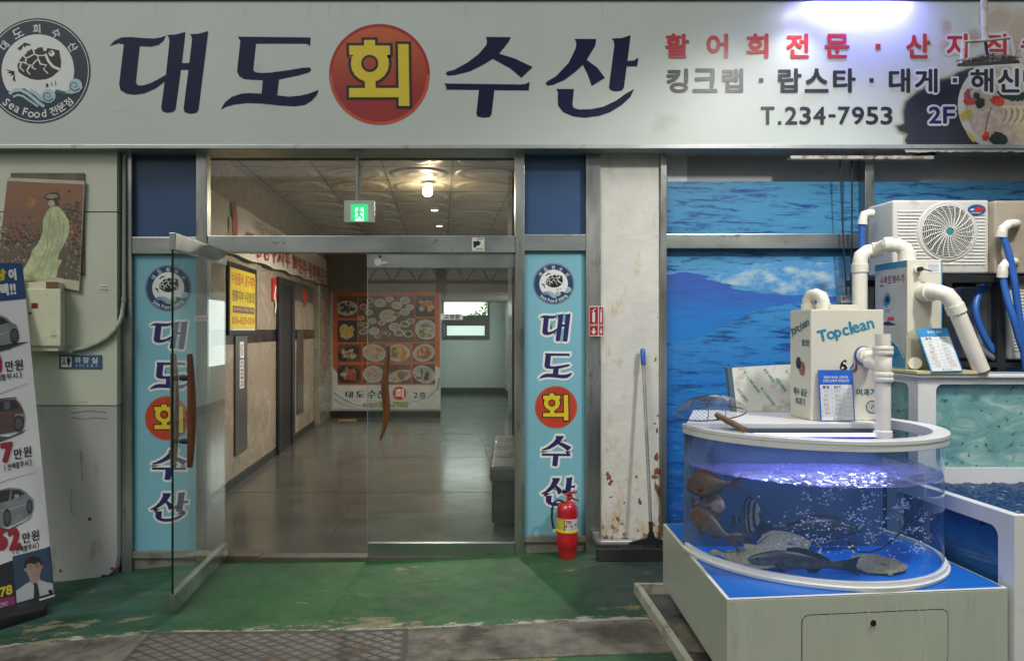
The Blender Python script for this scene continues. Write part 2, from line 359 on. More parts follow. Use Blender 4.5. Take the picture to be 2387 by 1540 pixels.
    for ch, x, y, z in zip('SeaFood전문점', (85, 152, 225, 335, 412, 492, 585, 715, 815, 912), (1180, 1235, 1278, 1308, 1345, 1350, 1328, 1298, 1245, 1180), (105, 78, 78, 100, 75, 75, 100, 112, 112, 112)):
        dc.char(ch, *t(x, y), z * k, math.atan2(505 - x, y - 762), m_wht, h + 0.001, 0.02)
# ================================================================ ground
def ground_mat():
    m = bpy.data.materials.new('painted_ground'); m.use_nodes = True; nt = m.node_tree; N = nt.nodes; L = nt.links; b = N['Principled BSDF']
    tc = N.new('ShaderNodeTexCoord')
    def noise(s, d, r, sc_=(1, 1, 1), off=(0, 0, 0)):
        mp = N.new('ShaderNodeMapping'); mp.inputs['Scale'].default_value = sc_; mp.inputs['Location'].default_value = off; L.new(tc.outputs['Object'], mp.inputs['Vector'])
        n = N.new('ShaderNodeTexNoise'); n.inputs['Scale'].default_value = s; n.inputs['Detail'].default_value = d; n.inputs['Roughness'].default_value = r; L.new(mp.outputs[0], n.inputs['Vector']); return n.outputs['Fac']
    def ramp(x, a, c): r = N.new('ShaderNodeMapRange'); r.inputs[1].default_value = a; r.inputs[2].default_value = c; L.new(x, r.inputs[0]); return r.outputs[0]
    def mixc(f, A, B):
        k = N.new('ShaderNodeMix'); k.data_type = 'RGBA'; L.new(f, k.inputs['Factor'])
        for s, v in (('A', A), ('B', B)):
            if isinstance(v, tuple): k.inputs[s].default_value = (*v, 1)
            else: L.new(v, k.inputs[s])
        return k.outputs['Result']
    sep = N.new('ShaderNodeSeparateXYZ'); L.new(tc.outputs['Object'], sep.inputs[0])
    def madd(x, y, k):
        q = N.new('ShaderNodeMath'); q.operation = 'MULTIPLY_ADD'; L.new(y, q.inputs[0]); q.inputs[1].default_value = k; L.new(x, q.inputs[2]); return q.outputs[0]
    c = mixc(ramp(noise(1.4, 8, 0.62), 0.35, 0.65), (0.013, 0.072, 0.018), (0.027, 0.120, 0.033))
    xl = madd(sep.outputs['X'], noise(1.2, 6, 0.6), 1.6)
    c = mixc(ramp(xl, -0.25, -1.5), c, mixc(ramp(noise(3, 8, 0.7, (0.5, 1, 1)), 0.45, 0.62), (0.016, 0.065, 0.040), (0.050, 0.105, 0.085)))
    c = mixc(ramp(xl, 1.35, 2.2), c, mixc(ramp(noise(4, 8, 0.7, (0.6, 1, 1)), 0.4, 0.65), (0.030, 0.060, 0.044), (0.065, 0.085, 0.068)))
    w = noise(2.3, 12, 0.74, (0.55, 1.2, 1), (4, 1, 0))
    yb = madd(w, ramp(sep.outputs['Y'], -0.95, -1.35), 0.10)
    w2 = noise(1.6, 12, 0.76, (0.5, 1.4, 1), (7, 5, 1)); q_ = N.new('ShaderNodeMath'); q_.operation = 'MULTIPLY'; L.new(ramp(w2, 0.545, 0.60), q_.inputs[0]); q_.inputs[1].default_value = 0.55
    c = mixc(q_.outputs[0], c, mixc(ramp(noise(9, 8, 0.7, (0.4, 1.2, 1)), 0.4, 0.62), (0.045, 0.085, 0.034), (0.115, 0.115, 0.062)))
    q2 = N.new('ShaderNodeMath'); q2.operation = 'MULTIPLY'; L.new(ramp(noise(2.1, 10, 0.7, (0.6, 1, 1), (3, 9, 2)), 0.55, 0.68), q2.inputs[0]); q2.inputs[1].default_value = 0.6
    c = mixc(q2.outputs[0], c, (0.012, 0.045, 0.022))
    c = mixc(ramp(yb, 0.625, 0.642), c, mixc(ramp(noise(14, 6, 0.7), 0.4, 0.6), (0.15, 0.155, 0.07), (0.25, 0.21, 0.13)))
    c = mixc(ramp(noise(5, 14, 0.8, (0.4, 1.3, 1), (9, 3, 0)), 0.63, 0.645), c, (0.30, 0.29, 0.23))
    c = mixc(ramp(noise(26, 8, 0.8, (0.5, 1, 1), (2, 7, 0)), 0.685, 0.70), c, (0.38, 0.37, 0.31))
    c = mixc(ramp(noise(9, 10, 0.75, (0.7, 1, 1), (1, 8, 3)), 0.56, 0.75), c, (0.016, 0.028, 0.018))
    yb2 = madd(sep.outputs['Y'], noise(7, 8, 0.75, (0.8, 2.2, 1), (5, 2, 0)), 0.55)
    q3 = N.new('ShaderNodeMath'); q3.operation = 'MULTIPLY'; L.new(ramp(yb2, -1.04, -1.075), q3.inputs[0]); L.new(ramp(sep.outputs['Y'], -1.55, -1.5), q3.inputs[1])
    c = mixc(q3.outputs[0], c, (0.42, 0.40, 0.32))
    b.inputs['Specular IOR Level'].default_value = 0.3
    L.new(c, b.inputs['Base Color'])
    rr = N.new('ShaderNodeMapRange'); rr.inputs[3].default_value = 0.38; rr.inputs[4].default_value = 0.8; L.new(noise(6, 6, 0.6), rr.inputs[0]); L.new(rr.outputs[0], b.inputs['Roughness'])
    bp = N.new('ShaderNodeBump'); bp.inputs['Strength'].default_value = 0.5; bp.inputs['Distance'].default_value = 0.012; L.new(noise(16, 10, 0.75), bp.inputs['Height']); L.new(bp.outputs[0], b.inputs['Normal'])
    return m
def slope_sheet(name, x0, x1, y0, y1, dz, m, kind='structure', thick=0.0, **kw):
    xs = sorted(set([x0, x1] + [x0 + (x1 - x0) * i / 24 for i in range(25)] + [a for a, _ in GZ if x0 < a < x1])); mb = MB(); n = len(xs)
    vs = [Vector((x, y, gz(x) + dz)) for x in xs for y in (y0, y1)]
    mb.add(vs, [(2 * i, 2 * i + 2, 2 * i + 3, 2 * i + 1) for i in range(n - 1)], m)
    if thick:
        vs = [Vector((x, y0, gz(x) + z)) for x in xs for z in (dz - thick, dz)]; mb.add(vs, [(2 * i, 2 * i + 2, 2 * i + 3, 2 * i + 1) for i in range(n - 1)], m)
        vs = [Vector((x, y1, gz(x) + z)) for x in xs for z in (dz - thick, dz)]; mb.add(vs, [(2 * i, 2 * i + 2, 2 * i + 3, 2 * i + 1) for i in range(n - 1)], m)
    return mb.build(name, kind=kind, origin=(0, 0, 0), **kw)
m_ground = ground_mat()
slope_sheet('ground', -28, 28, -30, 0.02, 0, m_ground)
m_conc = mat('rough_concrete', (0.165, 0.15, 0.12), 0.85, 0, 0.45, 9, 0.9, 45, (0.06, 0.052, 0.038), 0.5, 2.6)
slope_sheet('concrete_strip', -28, 28, -1.80, -1.365, 0.006, m_conc, thick=0.03)
# diamond pattern drain cover
gx0, gx1, gy0, gy1 = -1.66, -0.185, -1.795, -1.375
m_plate = mat('checker_plate', (0.165, 0.16, 0.135), 0.55, 0.2, 0.3, 6, 0.4, 90, (0.10, 0.06, 0.03), 0.3, 3)
mb = MB(); xs_ = [gx0, -1.6, -0.5, gx1]
for xa, xb in zip(xs_, xs_[1:]): mb.quad((xa, gy0, gz(xa) + 0.012), (xb, gy0, gz(xb) + 0.012), (xb, gy1, gz(xb) + 0.012), (xa, gy1, gz(xa) + 0.012), mat('plate_grooves', (0.075, 0.070, 0.058), 0.7, 0.1, 0.3))
dx, dy = 0.105, 0.080
for j in range(int((gy1 - gy0) / (dy / 2)) - 1):
    for i in range(int((gx1 - gx0) / dx)):
        x = gx0 + dx * (i + 0.5 + 0.5 * (j % 2)); y = gy0 + dy / 2 * (j + 1)
        if x + dx / 2 > gx1: continue
        z = gz(x) + 0.0125; a, b_ = dx * 0.41, dy * 0.36
        mb.add([(x - a, y, z), (x, y - b_, z), (x + a, y, z), (x, y + b_, z), (x - a * .7, y, z + .0025), (x, y - b_ * .7, z + .0025), (x + a * .7, y, z + .0025), (x, y + b_ * .7, z + .0025)],
               [(4, 5, 6, 7), (0, 1, 5, 4), (1, 2, 6, 5), (2, 3, 7, 6), (3, 0, 4, 7)], m_plate)
mb.build('drain_cover', label='worn metal drain cover with a raised diamond pattern in the concrete strip', cat='drain cover')
# ================================================================ corridor shell
LWX, RWX, CEZ, PWY, BWY = -2.245, 1.72, 3.47, 8.935, 14.555
m_floor = mat('corridor_floor_slabs', (0.088, 0.090, 0.078), 0.17, 0, 0.2, 2.5, 0.05, 12, (0.085, 0.084, 0.078), 0.3, 1.2, spec=0.6)
mb = MB(); mb.quad((LWX, 0.02, 0), (RWX, 0.02, 0), (RWX, BWY, 0), (LWX, BWY, 0), m_floor)
for i in range(1, 7): mb.box(LWX, RWX, i * 2.2, i * 2.2 + 0.006, 0.0005, 0.002, mat('floor_joint', (0.06, 0.055, 0.047), 0.3))
for x in (-0.9, 0.62): mb.box(x, x + 0.006, 0.02, BWY, 0.0005, 0.002, MATS['floor_joint'])
mb.build('floor', kind='structure')
mb = MB(); mb.box(-1.66, 0.6, -0.05, 0.06, -0.06, 0.004, mat('worn_threshold', (0.10, 0.085, 0.065), 0.6, 0.2, 0.3)); mb.build('threshold', kind='structure')
# ceiling with raised round mouldings
m_ceil = mat('ceiling_tiles', (0.45, 0.42, 0.35), 0.4, 0, 0.15, 3, 0.1, 20)
mb = MB(); mb.box(LWX - 0.2, RWX + 0.2, 0.10, PWY + 0.2, CEZ, CEZ + 0.12, m_ceil)
for i in range(6):
    for j in range(12):
        cx, cy = LWX + 0.12 + 0.75 * (i + 0.5), 0.25 + 0.75 * (j + 0.5)
        if cx > RWX: continue
        mb.lathe([(0.34, -0.0005), (0.325, -0.014), (0.28, -0.020), (0.25, -0.010), (0.20, -0.008), (0.17, -0.016), (0.12, -0.018), (0.09, -0.006), (0.0, -0.004)], m_ceil, Matrix.Translation((cx, cy, CEZ)), 28)
for i in range(7):
    x = LWX + 0.12 + 0.75 * i
    if x < RWX: mb.box(x - 0.004, x + 0.004, 0.2, PWY, CEZ - 0.004, CEZ - 0.0005, m_black)
for j in range(12): mb.box(LWX, RWX, 0.25 + 0.75 * j - 0.004, 0.25 + 0.75 * j + 0.004, CEZ - 0.003, CEZ - 0.0005, m_black)
mb.build('ceiling', kind='structure', smooth=35, recalc=False)
# left wall: brown marble tile, dark band, dark skirting
def marble():
    m = bpy.data.materials.new('brown_marble_tile'); m.use_nodes = True; nt = m.node_tree; N = nt.nodes; L = nt.links; b = N['Principled BSDF']; b.inputs['Roughness'].default_value = 0.22
    tc = N.new('ShaderNodeTexCoord'); n = N.new('ShaderNodeTexNoise'); n.inputs['Scale'].default_value = 1.7; n.inputs['Detail'].default_value = 10; n.inputs['Roughness'].default_value = 0.7; n.inputs['Distortion'].default_value = 2.2
    L.new(tc.outputs['Object'], n.inputs['Vector']); r = N.new('ShaderNodeValToRGB'); e = r.color_ramp.elements; e[0].position = 0.3; e[0].color = (0.22, 0.18, 0.13, 1); e[1].position = 0.68; e[1].color = (0.46, 0.385, 0.30, 1)
    k = e.new(0.47); k.color = (0.38, 0.31, 0.235, 1); k = e.new(0.52); k.color = (0.31, 0.245, 0.18, 1); k = e.new(0.55); k.color = (0.41, 0.34, 0.26, 1)
    L.new(n.outputs['Fac'], r.inputs[0]); L.new(r.outputs[0], b.inputs['Base Color']); return m
m_marble = marble()
LW = Plane((LWX, 0, CAMZ), (0, 1, 0), (0, 0, -1))
def lw(px, py): a, b = LW.inv(px, py); return a, CAMZ - b
mb = MB(); mb.box(LWX - 0.15, LWX, 0.05, PWY + 0.1, 0, CEZ, m_marble)
mb.box(LWX, LWX + 0.006, 0.05, 7.6, 1.545, 1.70, mat('dark_marble_band', (0.022, 0.02, 0.018), 0.2, 0, 0.3))
mb.box(LWX, LWX + 0.012, 0.05, 7.6, 0, 0.10, mat('dark_skirting', (0.02, 0.02, 0.02), 0.3, 0, 0.2))
for z in (2.12, 1.15, 0.62): mb.box(LWX, LWX + 0.001, 0.05, 7.6, z, z + 0.004, mat('tile_joint', (0.16, 0.12, 0.08), 0.7))
mb.build('corridor_wall', label='brown marble tiled corridor wall with a black band at eye level', cat='wall', recalc=False)
mb = MB(); mb.box(LWX, LWX + 0.10, 7.62, PWY - 0.02, 0, 2.50, mat('grey_stone_pier', (0.30, 0.28, 0.22), 0.25, 0.3, 0.1, 3))
mb.build('corridor_pier', label='grey polished pier at the far end of the marble wall', cat='pier', bevel=0.01)
# right wall, end walls
m_rw = mat('pale_blue_paint', (0.74, 0.80, 0.78), 0.5, 0, 0.05, 2)
m_soff = mat('brown_soffit', (0.15, 0.125, 0.095), 0.6, 0, 0.15, 4)
mb = MB()
for a in ((.06, 10.4, 0, CEZ), (13.6, BWY + .1, 0, CEZ), (10.4, 13.6, 0, .9), (10.4, 13.6, 2.35, CEZ)): mb.box(RWX, RWX + 0.15, a[0], a[1], a[2], a[3], m_rw)
mb.box(RWX - 0.012, RWX - 0.0005, PWY, BWY, 0, 0.12, m_black)
mb.build('side_wall', label='pale blue side wall running beside the bench to the far window', cat='wall', recalc=False)
mb = MB(); mb.box(0.78, RWX - 0.02, 2.6, 3.1, 0, CEZ - 0.02, mat('dark_pier_panel', (0.055, 0.052, 0.048), 0.18, 0, 0.2))
mb.build('dark_pier', label='dark polished pier beside the bench on the right of the corridor', cat='pier', bevel=0.006)
xr = (1027 - CX) * 14.58 / F
mb = MB(); mb.box(LWX, xr, PWY, PWY + 0.12, 0, 2.425, mat('end_wall_paint', (0.35, 0.33, 0.29), 0.5)); mb.box(LWX, xr, PWY - 0.012, PWY, 0, 0.125, m_black)
mb.build('end_wall', label='end wall of the corridor carrying the food poster', cat='wall', recalc=False)
mb = MB(); mb.box(LWX, RWX, PWY - 0.02, PWY + 0.14, 2.426, CEZ, m_soff); mb.box(xr, RWX, PWY + 0.14, BWY, 2.43, 2.55, m_soff)
mb.build('soffit', label='brown dropped soffit above the food poster and far window', cat='soffit', recalc=False)
sw_ = empty('window', (RWX, 12, .9), 'added side window with glowing frosted panes, brightening the far corridor', 'window'); mb = MB()  # added, unseen window; its panes glow to brighten the back of the corridor
for a in ((10.4, 10.46), (11.97, 12.03), (13.54, 13.6)): mb.box(RWX + .03, RWX + .1, a[0], a[1], .9, 2.35, m_steel)
mb.build('frame', sw_); mb = MB()
for a in ((10.46, 11.97), (12.03, 13.54)): mb.quad((RWX + .06, a[0], .9), (RWX + .06, a[1], .9), (RWX + .06, a[1], 2.35), (RWX + .06, a[0], 2.35), mat('added_glow_pane', (0.7, 0.8, 0.75), 0.5, emit=(0.85, 0.97, 0.92), es=1.7))
mb.build('pane', sw_)
# far wall with the window opening
yb = BWY; wx0, wx1, wz0, wz1 = X(1031, yb), X(1141, yb), Z(792, yb), Z(681, yb)
mb = MB()
for a in ((LWX, wx0, 0, 2.6), (wx1, RWX + .1, 0, 2.6), (wx0, wx1, 0, wz0), (wx0, wx1, wz1, 2.6)): mb.box(a[0], a[1], yb, yb + 0.15, a[2], a[3], m_rw)
mb.box(xr, RWX, yb - 0.012, yb - 0.0005, 0, 0.14, m_black); mb.box(xr - 0.1, xr, PWY + 0.12, yb, 0, 2.45, m_rw)
mb.build('far_wall', label='pale blue far wall around the small window', cat='wall', recalc=False)
win = empty('window', ((wx0 + wx1) / 2, yb, wz0), 'small grey framed window in the far blue wall with a tree outside', 'window')
m_wf = mat('window_frame_grey', (0.10, 0.105, 0.10), 0.4, 0.3); zm = Z(734, yb); zk = Z(746, yb)
mb = MB()
for a in ((wx0, wx0 + .05, wz0, wz1), (wx1 - .06, wx1, wz0, wz1), (wx0 + .05, wx1 - .06, wz0, wz0 + .07), (wx0 + .05, wx1 - .06, wz1 - .03, wz1), (wx0 + .05, wx1 - .06, zk - .10, zk + .13)): mb.box(a[0], a[1], yb - .03, yb + .1, a[2], a[3], m_wf)
mb.build('frame', win)
mb = MB()
for a in ((wx0 + .051, wx0 + .12, wz0 + .071, zk - .101), (wx1 - .13, wx1 - .061, wz0 + .071, zk - .101)): mb.box(a[0], a[1], yb - .045, yb + .06, a[2], a[3], m_wf)
mb.box(wx0 + .12, wx1 - .13, yb - .045, yb + .06, wz0 + .071, wz0 + .12, m_wf); mb.box(wx0 + .12, wx1 - .13, yb - .045, yb + .06, zk - .15, zk - .101, m_wf); mb.build('sash', win, bevel=0.004)
mb = MB(); mb.quad((wx0 + .05, yb + .03, zk + .13), (wx1 - .06, yb + .03, zk + .13), (wx1 - .06, yb + .03, wz1 - .03), (wx0 + .05, yb + .03, wz1 - .03), glass('clear_glass', (0.98, 0.99, 0.98))); mb.build('pane', win)
mb = MB(); mb.quad((wx0 + .12, yb + .03, wz0 + .12), (wx1 - .13, yb + .03, wz0 + .12), (wx1 - .13, yb + .03, zk - .15), (wx0 + .12, yb + .03, zk - .15), mat('frosted_daylit_pane', (0.7, 0.8, 0.75), 0.5, emit=(0.72, 0.88, 0.80), es=0.85)); mb.build('pane', win)
# outside the far window: pale plaster house wall, ground and tree
mb = MB(); mb.quad((-20, 15, -0.05), (20, 15, -0.05), (20, 60, -0.05), (-20, 60, -0.05), mat('yard_dirt', (0.25, 0.25, 0.2), 0.9)); mb.build('yard', kind='structure')
mb = MB(); m_skyb = mat('pale_sky', (0, 0, 0), 1, emit=(0.93, 1.0, 0.95), es=4.5)
for i in range(16): a, b_ = math.pi * i / 16, math.pi * (i + 1) / 16; mb.quad((80 * math.cos(a), 20 + 50 * math.sin(a), -2), (80 * math.cos(b_), 20 + 50 * math.sin(b_), -2), (80 * math.cos(b_), 20 + 50 * math.sin(b_), 60), (80 * math.cos(a), 20 + 50 * math.sin(a), 60), m_skyb)
mb.build('sky', kind='structure')
tr = empty('tree', (1.75, 24, 0), 'bushy green tree outside the far window', 'tree')
mb = MB(); mb.tube([(1.75, 24, 0), (1.8, 24, 1.2), (1.7, 24, 2.4)], [0.16, 0.12, 0.08], mat('bark', (0.12, 0.09, 0.06), 0.9)); mb.build('trunk', tr, smooth=60)
m_leaf = mat('leaf_green', (0.14, 0.42, 0.07), 0.5, 0, 0.5, 3); m_leaf2 = mat('leaf_light', (0.34, 0.62, 0.20), 0.5, 0, 0.4, 3)
mb = MB()
for cx, cz, r, n in ((2.15, 2.65, 0.62, 800), (1.45, 2.05, 0.42, 420), (2.6, 2.2, 0.7, 700), (1.85, 1.8, 0.5, 450), (1.0, 1.85, 0.3, 160)):
    for _ in range(n):
        d = Vector((random.gauss(0, 1), random.gauss(0, 1), random.gauss(0, 1))).normalized() * r * random.uniform(0.5, 1.02); c = Vector((cx, 24, cz)) + d
        u = Vector((random.gauss(0, 1), random.gauss(0, 1), random.gauss(0, 1))).normalized() * 0.07; v = u.cross(Vector((random.gauss(0, 1), random.gauss(0, 1), random.gauss(0, 1)))).normalized() * 0.035
        mb.quad(c - u, c + v, c + u, c - v, m_leaf if random.random() < .55 else m_leaf2)
mb.build('crown', tr, recalc=False)
# ================================================================ building front
m_up = mat('dark_upper_wall', (0.030, 0.033, 0.042), 0.7, 0, 0.2, 2)
mb = MB(); mb.box(-9, 12, 0.11, 0.4, 3.06, 7.0, m_up); mb.box(-9, 12, -0.02, 0.10, 4.10, 4.6, m_up)
mb.build('upper_wall', label='dark upper wall behind and above the long shop sign', cat='wall', recalc=False)
WY = -0.12
m_lwall = mat('grey_green_paint', (0.57, 0.605, 0.485), 0.5, 0, 0.06, 2.2, 0.08, 30, (0.42, 0.45, 0.34), 0.08, 2.6)
m_lwall2 = mat('worn_grey_paint', (0.40, 0.41, 0.385), 0.6, 0, 0.10, 2, 0.12, 40, (0.26, 0.25, 0.215), 0.12, 5, (1, 1, 0.4))
wl = empty('painted_wall', (-3.2, WY, -0.2), 'grey painted panel wall left of the entrance, chipped along its foot', 'wall')
xe, zj1, zj2 = -2.385, Z(494, WY), Z(945, WY)
mb = MB(); mb.box(-9, xe, WY, 0.1, zj2 + .004, zj1 - .004, m_lwall); mb.box(-9, xe, WY, 0.1, zj1 + .004, 3.2, m_lwall); mb.box(-9, xe - .004, WY + .006, 0.09, zj2 - .01, zj1 + .01, m_black)
xj = X(24, WY); mb.build('upper_panel', wl)
mb = MB(); pts = [(-9, -0.6), (-2.95, -0.16), (-2.58, -0.135), (-2.52, -0.125), (-2.49, -0.10), (-2.455, -0.105), (-2.425, -0.085), (-2.40, -0.06), (-2.392, 0.0), (xe, 0.03), (xe, zj2 - .004), (-9, zj2 - .004)]
mb.prism([(x, WY, z) for x, z in pts], (0, 0.2, 0), m_lwall2); mb.box(-9, xe - .02, WY + .03, .08, -0.6, 0.3, mat('crumbled_concrete', (0.14, 0.13, 0.11), 0.95, 0, 0.4, 9, 1.0, 30)); mb.build('lower_panel', wl)
dc = Decal(front(WY)); st = mat('wall_scuffs', (0.20, 0.19, 0.16), 0.7, 0, 0.3); sr = mat('red_scuffs', (0.16, 0.045, 0.04), 0.7)
for pts, w in (([(195, 962), (245, 957), (292, 961)], 2.4), ([(195, 972), (230, 977), (262, 973), (294, 976)], 2.2), ([(196, 1140), (193, 1175), (199, 1200)], 1.6), ([(222, 1050), (223, 1080)], 6), ([(224, 1085), (226, 1120)], 3), ([(210, 938), (240, 936)], 1)):
    dc.stroke([(x * .85, y) for x, y in pts], w, st if w < 3 else mat('faint_stain', (0.29, 0.285, 0.24), 0.6), 0.0012)
for x, y, r in ((209, 1208, 5), (141, 1330, 4), (262, 1325, 5)): dc.disc(x, y, r, sr, 0.0012, wob=0.4, n=14)
dc.build('scuff_marks', wl)
# steel shopfront frame ---------------------------------------------------
sf = empty('shopfront_frame', (X(850), 0, -0.05), 'brushed steel shopfront frame with blue upper panels and glass transom', 'shopfront')
def bar(name, x0, x1, z0, z1, y0=-0.05, y1=0.05, m=m_steel, bev=0.004): mb = MB(); mb.box(x0, x1, y0, y1, z0, z1, m); return mb.build(name, sf, bevel=bev)
for a, b_, zb in ((290, 313, -0.13), (462, 487, -0.03), (1200, 1221, -0.02), (1363, 1397, 0.0)): bar('post', X(a), X(b_), zb, 3.06)
yb1, yb0 = Z(551), Z(590)
bar('beam', X(313) + .001, X(462) - .001, Z(593), Z(554), -0.045, 0.045, m_steel_h); bar('beam', X(487) + .001, X(1200) - .001, yb0, yb1, -0.04, 0.04, m_steel_h); bar('beam', X(1221) + .001, X(1363) - .001, Z(586), Z(548), -0.045, 0.045, m_steel_h)
bar('header', X(313) + .001, X(1363) - .001, 3.02, 3.06, -0.04, 0.04)
bar('wall_return', xe + .001, X(290) - .001, -0.13, 3.06, -0.02, 0.05, mat('shaded_return_grey', (0.06, 0.07, 0.068), 0.5, 0.2, 0.15))  # side face of the left wall; its shade is put into the dark colour
m_deep = mat('deep_blue_panel', (0.050, 0.100, 0.215), 0.25, 0, 0.08, 1.5)
for a, b_, c, d in ((313, 462, 300, 554), (1221, 1363, 300, 548)): mb = MB(); mb.box(X(a) + .001, X(b_) - .001, 0.0, 0.03, Z(d), 3.019, m_deep); mb.build('blue_panel', sf)
m_sill = mat('sill_metal', (0.30, 0.29, 0.25), 0.5, 0.5, 0.15, 4, dirt=(0.12, 0.10, 0.07), dirt_amt=0.3)
for a, b_, c, d, e in ((313, 462, 1281, 1297, -0.12), (1221, 1363, 1245, 1260, 0.0)):
    mb = MB(); mb.box(X(a) + .001, X(b_) - .001, -0.04, 0.04, Z(d), Z(c), m_sill); mb.box(X(a) + .001, X(b_) - .001, -0.02, 0.04, e, Z(d) - .003, m_sill); mb.build('sill', sf, bevel=0.003)
m_gl = glass('door_glass', (0.94, 0.965, 0.955), 1.52, body=(.55, .62, .58), bodyf=.025)
mb = MB(); mb.box(X(487) + .001, X(1200) - .001, -0.004, 0.004, yb1 + .001, 3.019, glass('transom_glass', (0.96, 0.96, 0.94), 1.5, body=(.6, .58, .5), bodyf=.035)); mb.build('transom_glass', sf)
def rust_paint():
    m = bpy.data.materials.new('flaking_white_paint'); m.use_nodes = True; nt = m.node_tree; N = nt.nodes; L = nt.links; b = N['Principled BSDF']; b.inputs['Roughness'].default_value = 0.6
    tc = N.new('ShaderNodeTexCoord'); s = N.new('ShaderNodeSeparateXYZ'); L.new(tc.outputs['Object'], s.inputs[0])
    def noise(sc_, d, r, v=(1, 1, 1)):
        mp = N.new('ShaderNodeMapping'); mp.inputs['Scale'].default_value = v; L.new(tc.outputs['Object'], mp.inputs['Vector']); n = N.new('ShaderNodeTexNoise'); n.inputs['Scale'].default_value = sc_; n.inputs['Detail'].default_value = d; n.inputs['Roughness'].default_value = r; L.new(mp.outputs[0], n.inputs['Vector']); return n.outputs['Fac']
    def rng(x, a, c, lo=0.0, hi=1.0): r = N.new('ShaderNodeMapRange'); r.inputs[1].default_value = a; r.inputs[2].default_value = c; r.inputs[3].default_value = lo; r.inputs[4].default_value = hi; L.new(x, r.inputs[0]); return r.outputs[0]
    def op(o, x, y):
        q = N.new('ShaderNodeMath'); q.operation = o
        for i, v in enumerate((x, y)):
            if isinstance(v, (int, float)): q.inputs[i].default_value = v
            else: L.new(v, q.inputs[i])
        return q.outputs[0]
    def mix(f, A, B):
        k = N.new('ShaderNodeMix'); k.data_type = 'RGBA'; L.new(f, k.inputs['Factor'])
        for n_, v in (('A', A), ('B', B)):
            if isinstance(v, tuple): k.inputs[n_].default_value = (*v, 1)
            else: L.new(v, k.inputs[n_])
        return k.outputs['Result']
    low = rng(s.outputs['Z'], 1.0, 0.02); foot = rng(s.outputs['Z'], .38, .0); edge = rng(s.outputs['X'], .10, .215)
    bias = op('ADD', op('MULTIPLY', low, .07), op('ADD', op('MULTIPLY', foot, .10), op('MULTIPLY', op('MULTIPLY', edge, low), .09)))
    c = mix(rng(noise(4, 6, .6), .35, .65), (0.58, 0.575, 0.53), (0.66, 0.65, 0.60))
    c = mix(rng(op('ADD', noise(9, 10, .72, (1, 1, .45)), bias), .56, .74), c, (0.50, 0.38, 0.20))
    c = mix(rng(op('ADD', noise(16, 10, .72, (1, 1, .7)), op('MULTIPLY', bias, 1.1)), .672, .705), c, mix(rng(noise(40, 5, .7), .4, .6), (0.20, 0.07, 0.03), (0.33, 0.15, 0.06)))
    c = mix(rng(noise(60, 4, .6), .70, .76), c, (0.33, 0.30, 0.25)); L.new(c, b.inputs['Base Color'])
    bp = N.new('ShaderNodeBump'); bp.inputs['Strength'].default_value = .5; bp.inputs['Distance'].default_value = .01; L.new(op('ADD', noise(13, 8, .7), op('MULTIPLY', noise(5, 3, .5), 1.5)), bp.inputs['Height']); L.new(bp.outputs[0], b.inputs['Normal']); return m
# white rusty pillar
pl = MB(); pl.box(X(1397) + .001, X(1535) - .001, -0.03, 0.3, 0.0, 3.2, rust_paint())
pil = empty('pillar', (X(1466), 0, 0), 'white painted pillar with flaking rusty paint beside the blue sea mural', 'pillar'); pl.build('shaft', pil)
dc = Decal(front(-0.03)); ru = mat('rust_patch', (0.20, 0.075, 0.035), 0.85, 0, 0.4, 20, 0.4, 60); ru2 = mat('rust_stain', (0.44, 0.30, 0.15), 0.8, 0, 0.3, 12); ru3 = mat('rust_tint', (0.53, 0.45, 0.30), 0.7, 0, 0.2, 12)
rs = random.Random(3)
def blot(x, y, rx, ry, m, h):
    for q in range(3): dc.disc(x + rs.uniform(-.5, .5) * rx, y + rs.uniform(-.6, .6) * ry, rx * rs.uniform(.35, .75), m, h + q * .0001, ry=ry * rs.uniform(.3, .65), n=17, wob=0.4, rot=rs.uniform(-.4, .4))
for x, y, rx, ry in ((1418, 1112, 5, 14), (1424, 1124, 6, 7), (1530, 1000, 4, 8), (1531, 1060, 5, 11), (1530, 1104, 10, 15), (1532, 1130, 7, 22), (1490, 1168, 6, 8), (1483, 1112, 4, 4), (1455, 1172, 3, 3), (1424, 1158, 6, 2), (1527, 838, 4, 6), (1526, 985, 3, 4), (1453, 1257, 16, 5), (1500, 1258, 14, 5), (1414, 1252, 6, 7), (1533, 968, 3, 4)): blot(x, y, rx, ry, ru, 0.0018)
for _ in range(0):
    x, y = rs.uniform(1402, 1530), 1262 - abs(rs.gauss(0, 42)); blot(x, y, rs.uniform(2, 8), rs.uniform(3, 10), ru2 if rs.random() < .4 else ru3, 0.0010 + rs.random() * .0004)
for _ in range(0): blot(rs.gauss(1462, 9), rs.uniform(880, 1150), rs.uniform(1, 4), rs.uniform(2, 7), ru3 if rs.random() < .7 else ru2, 0.0010 + rs.random() * .0004)
dc.build('rust', pil)
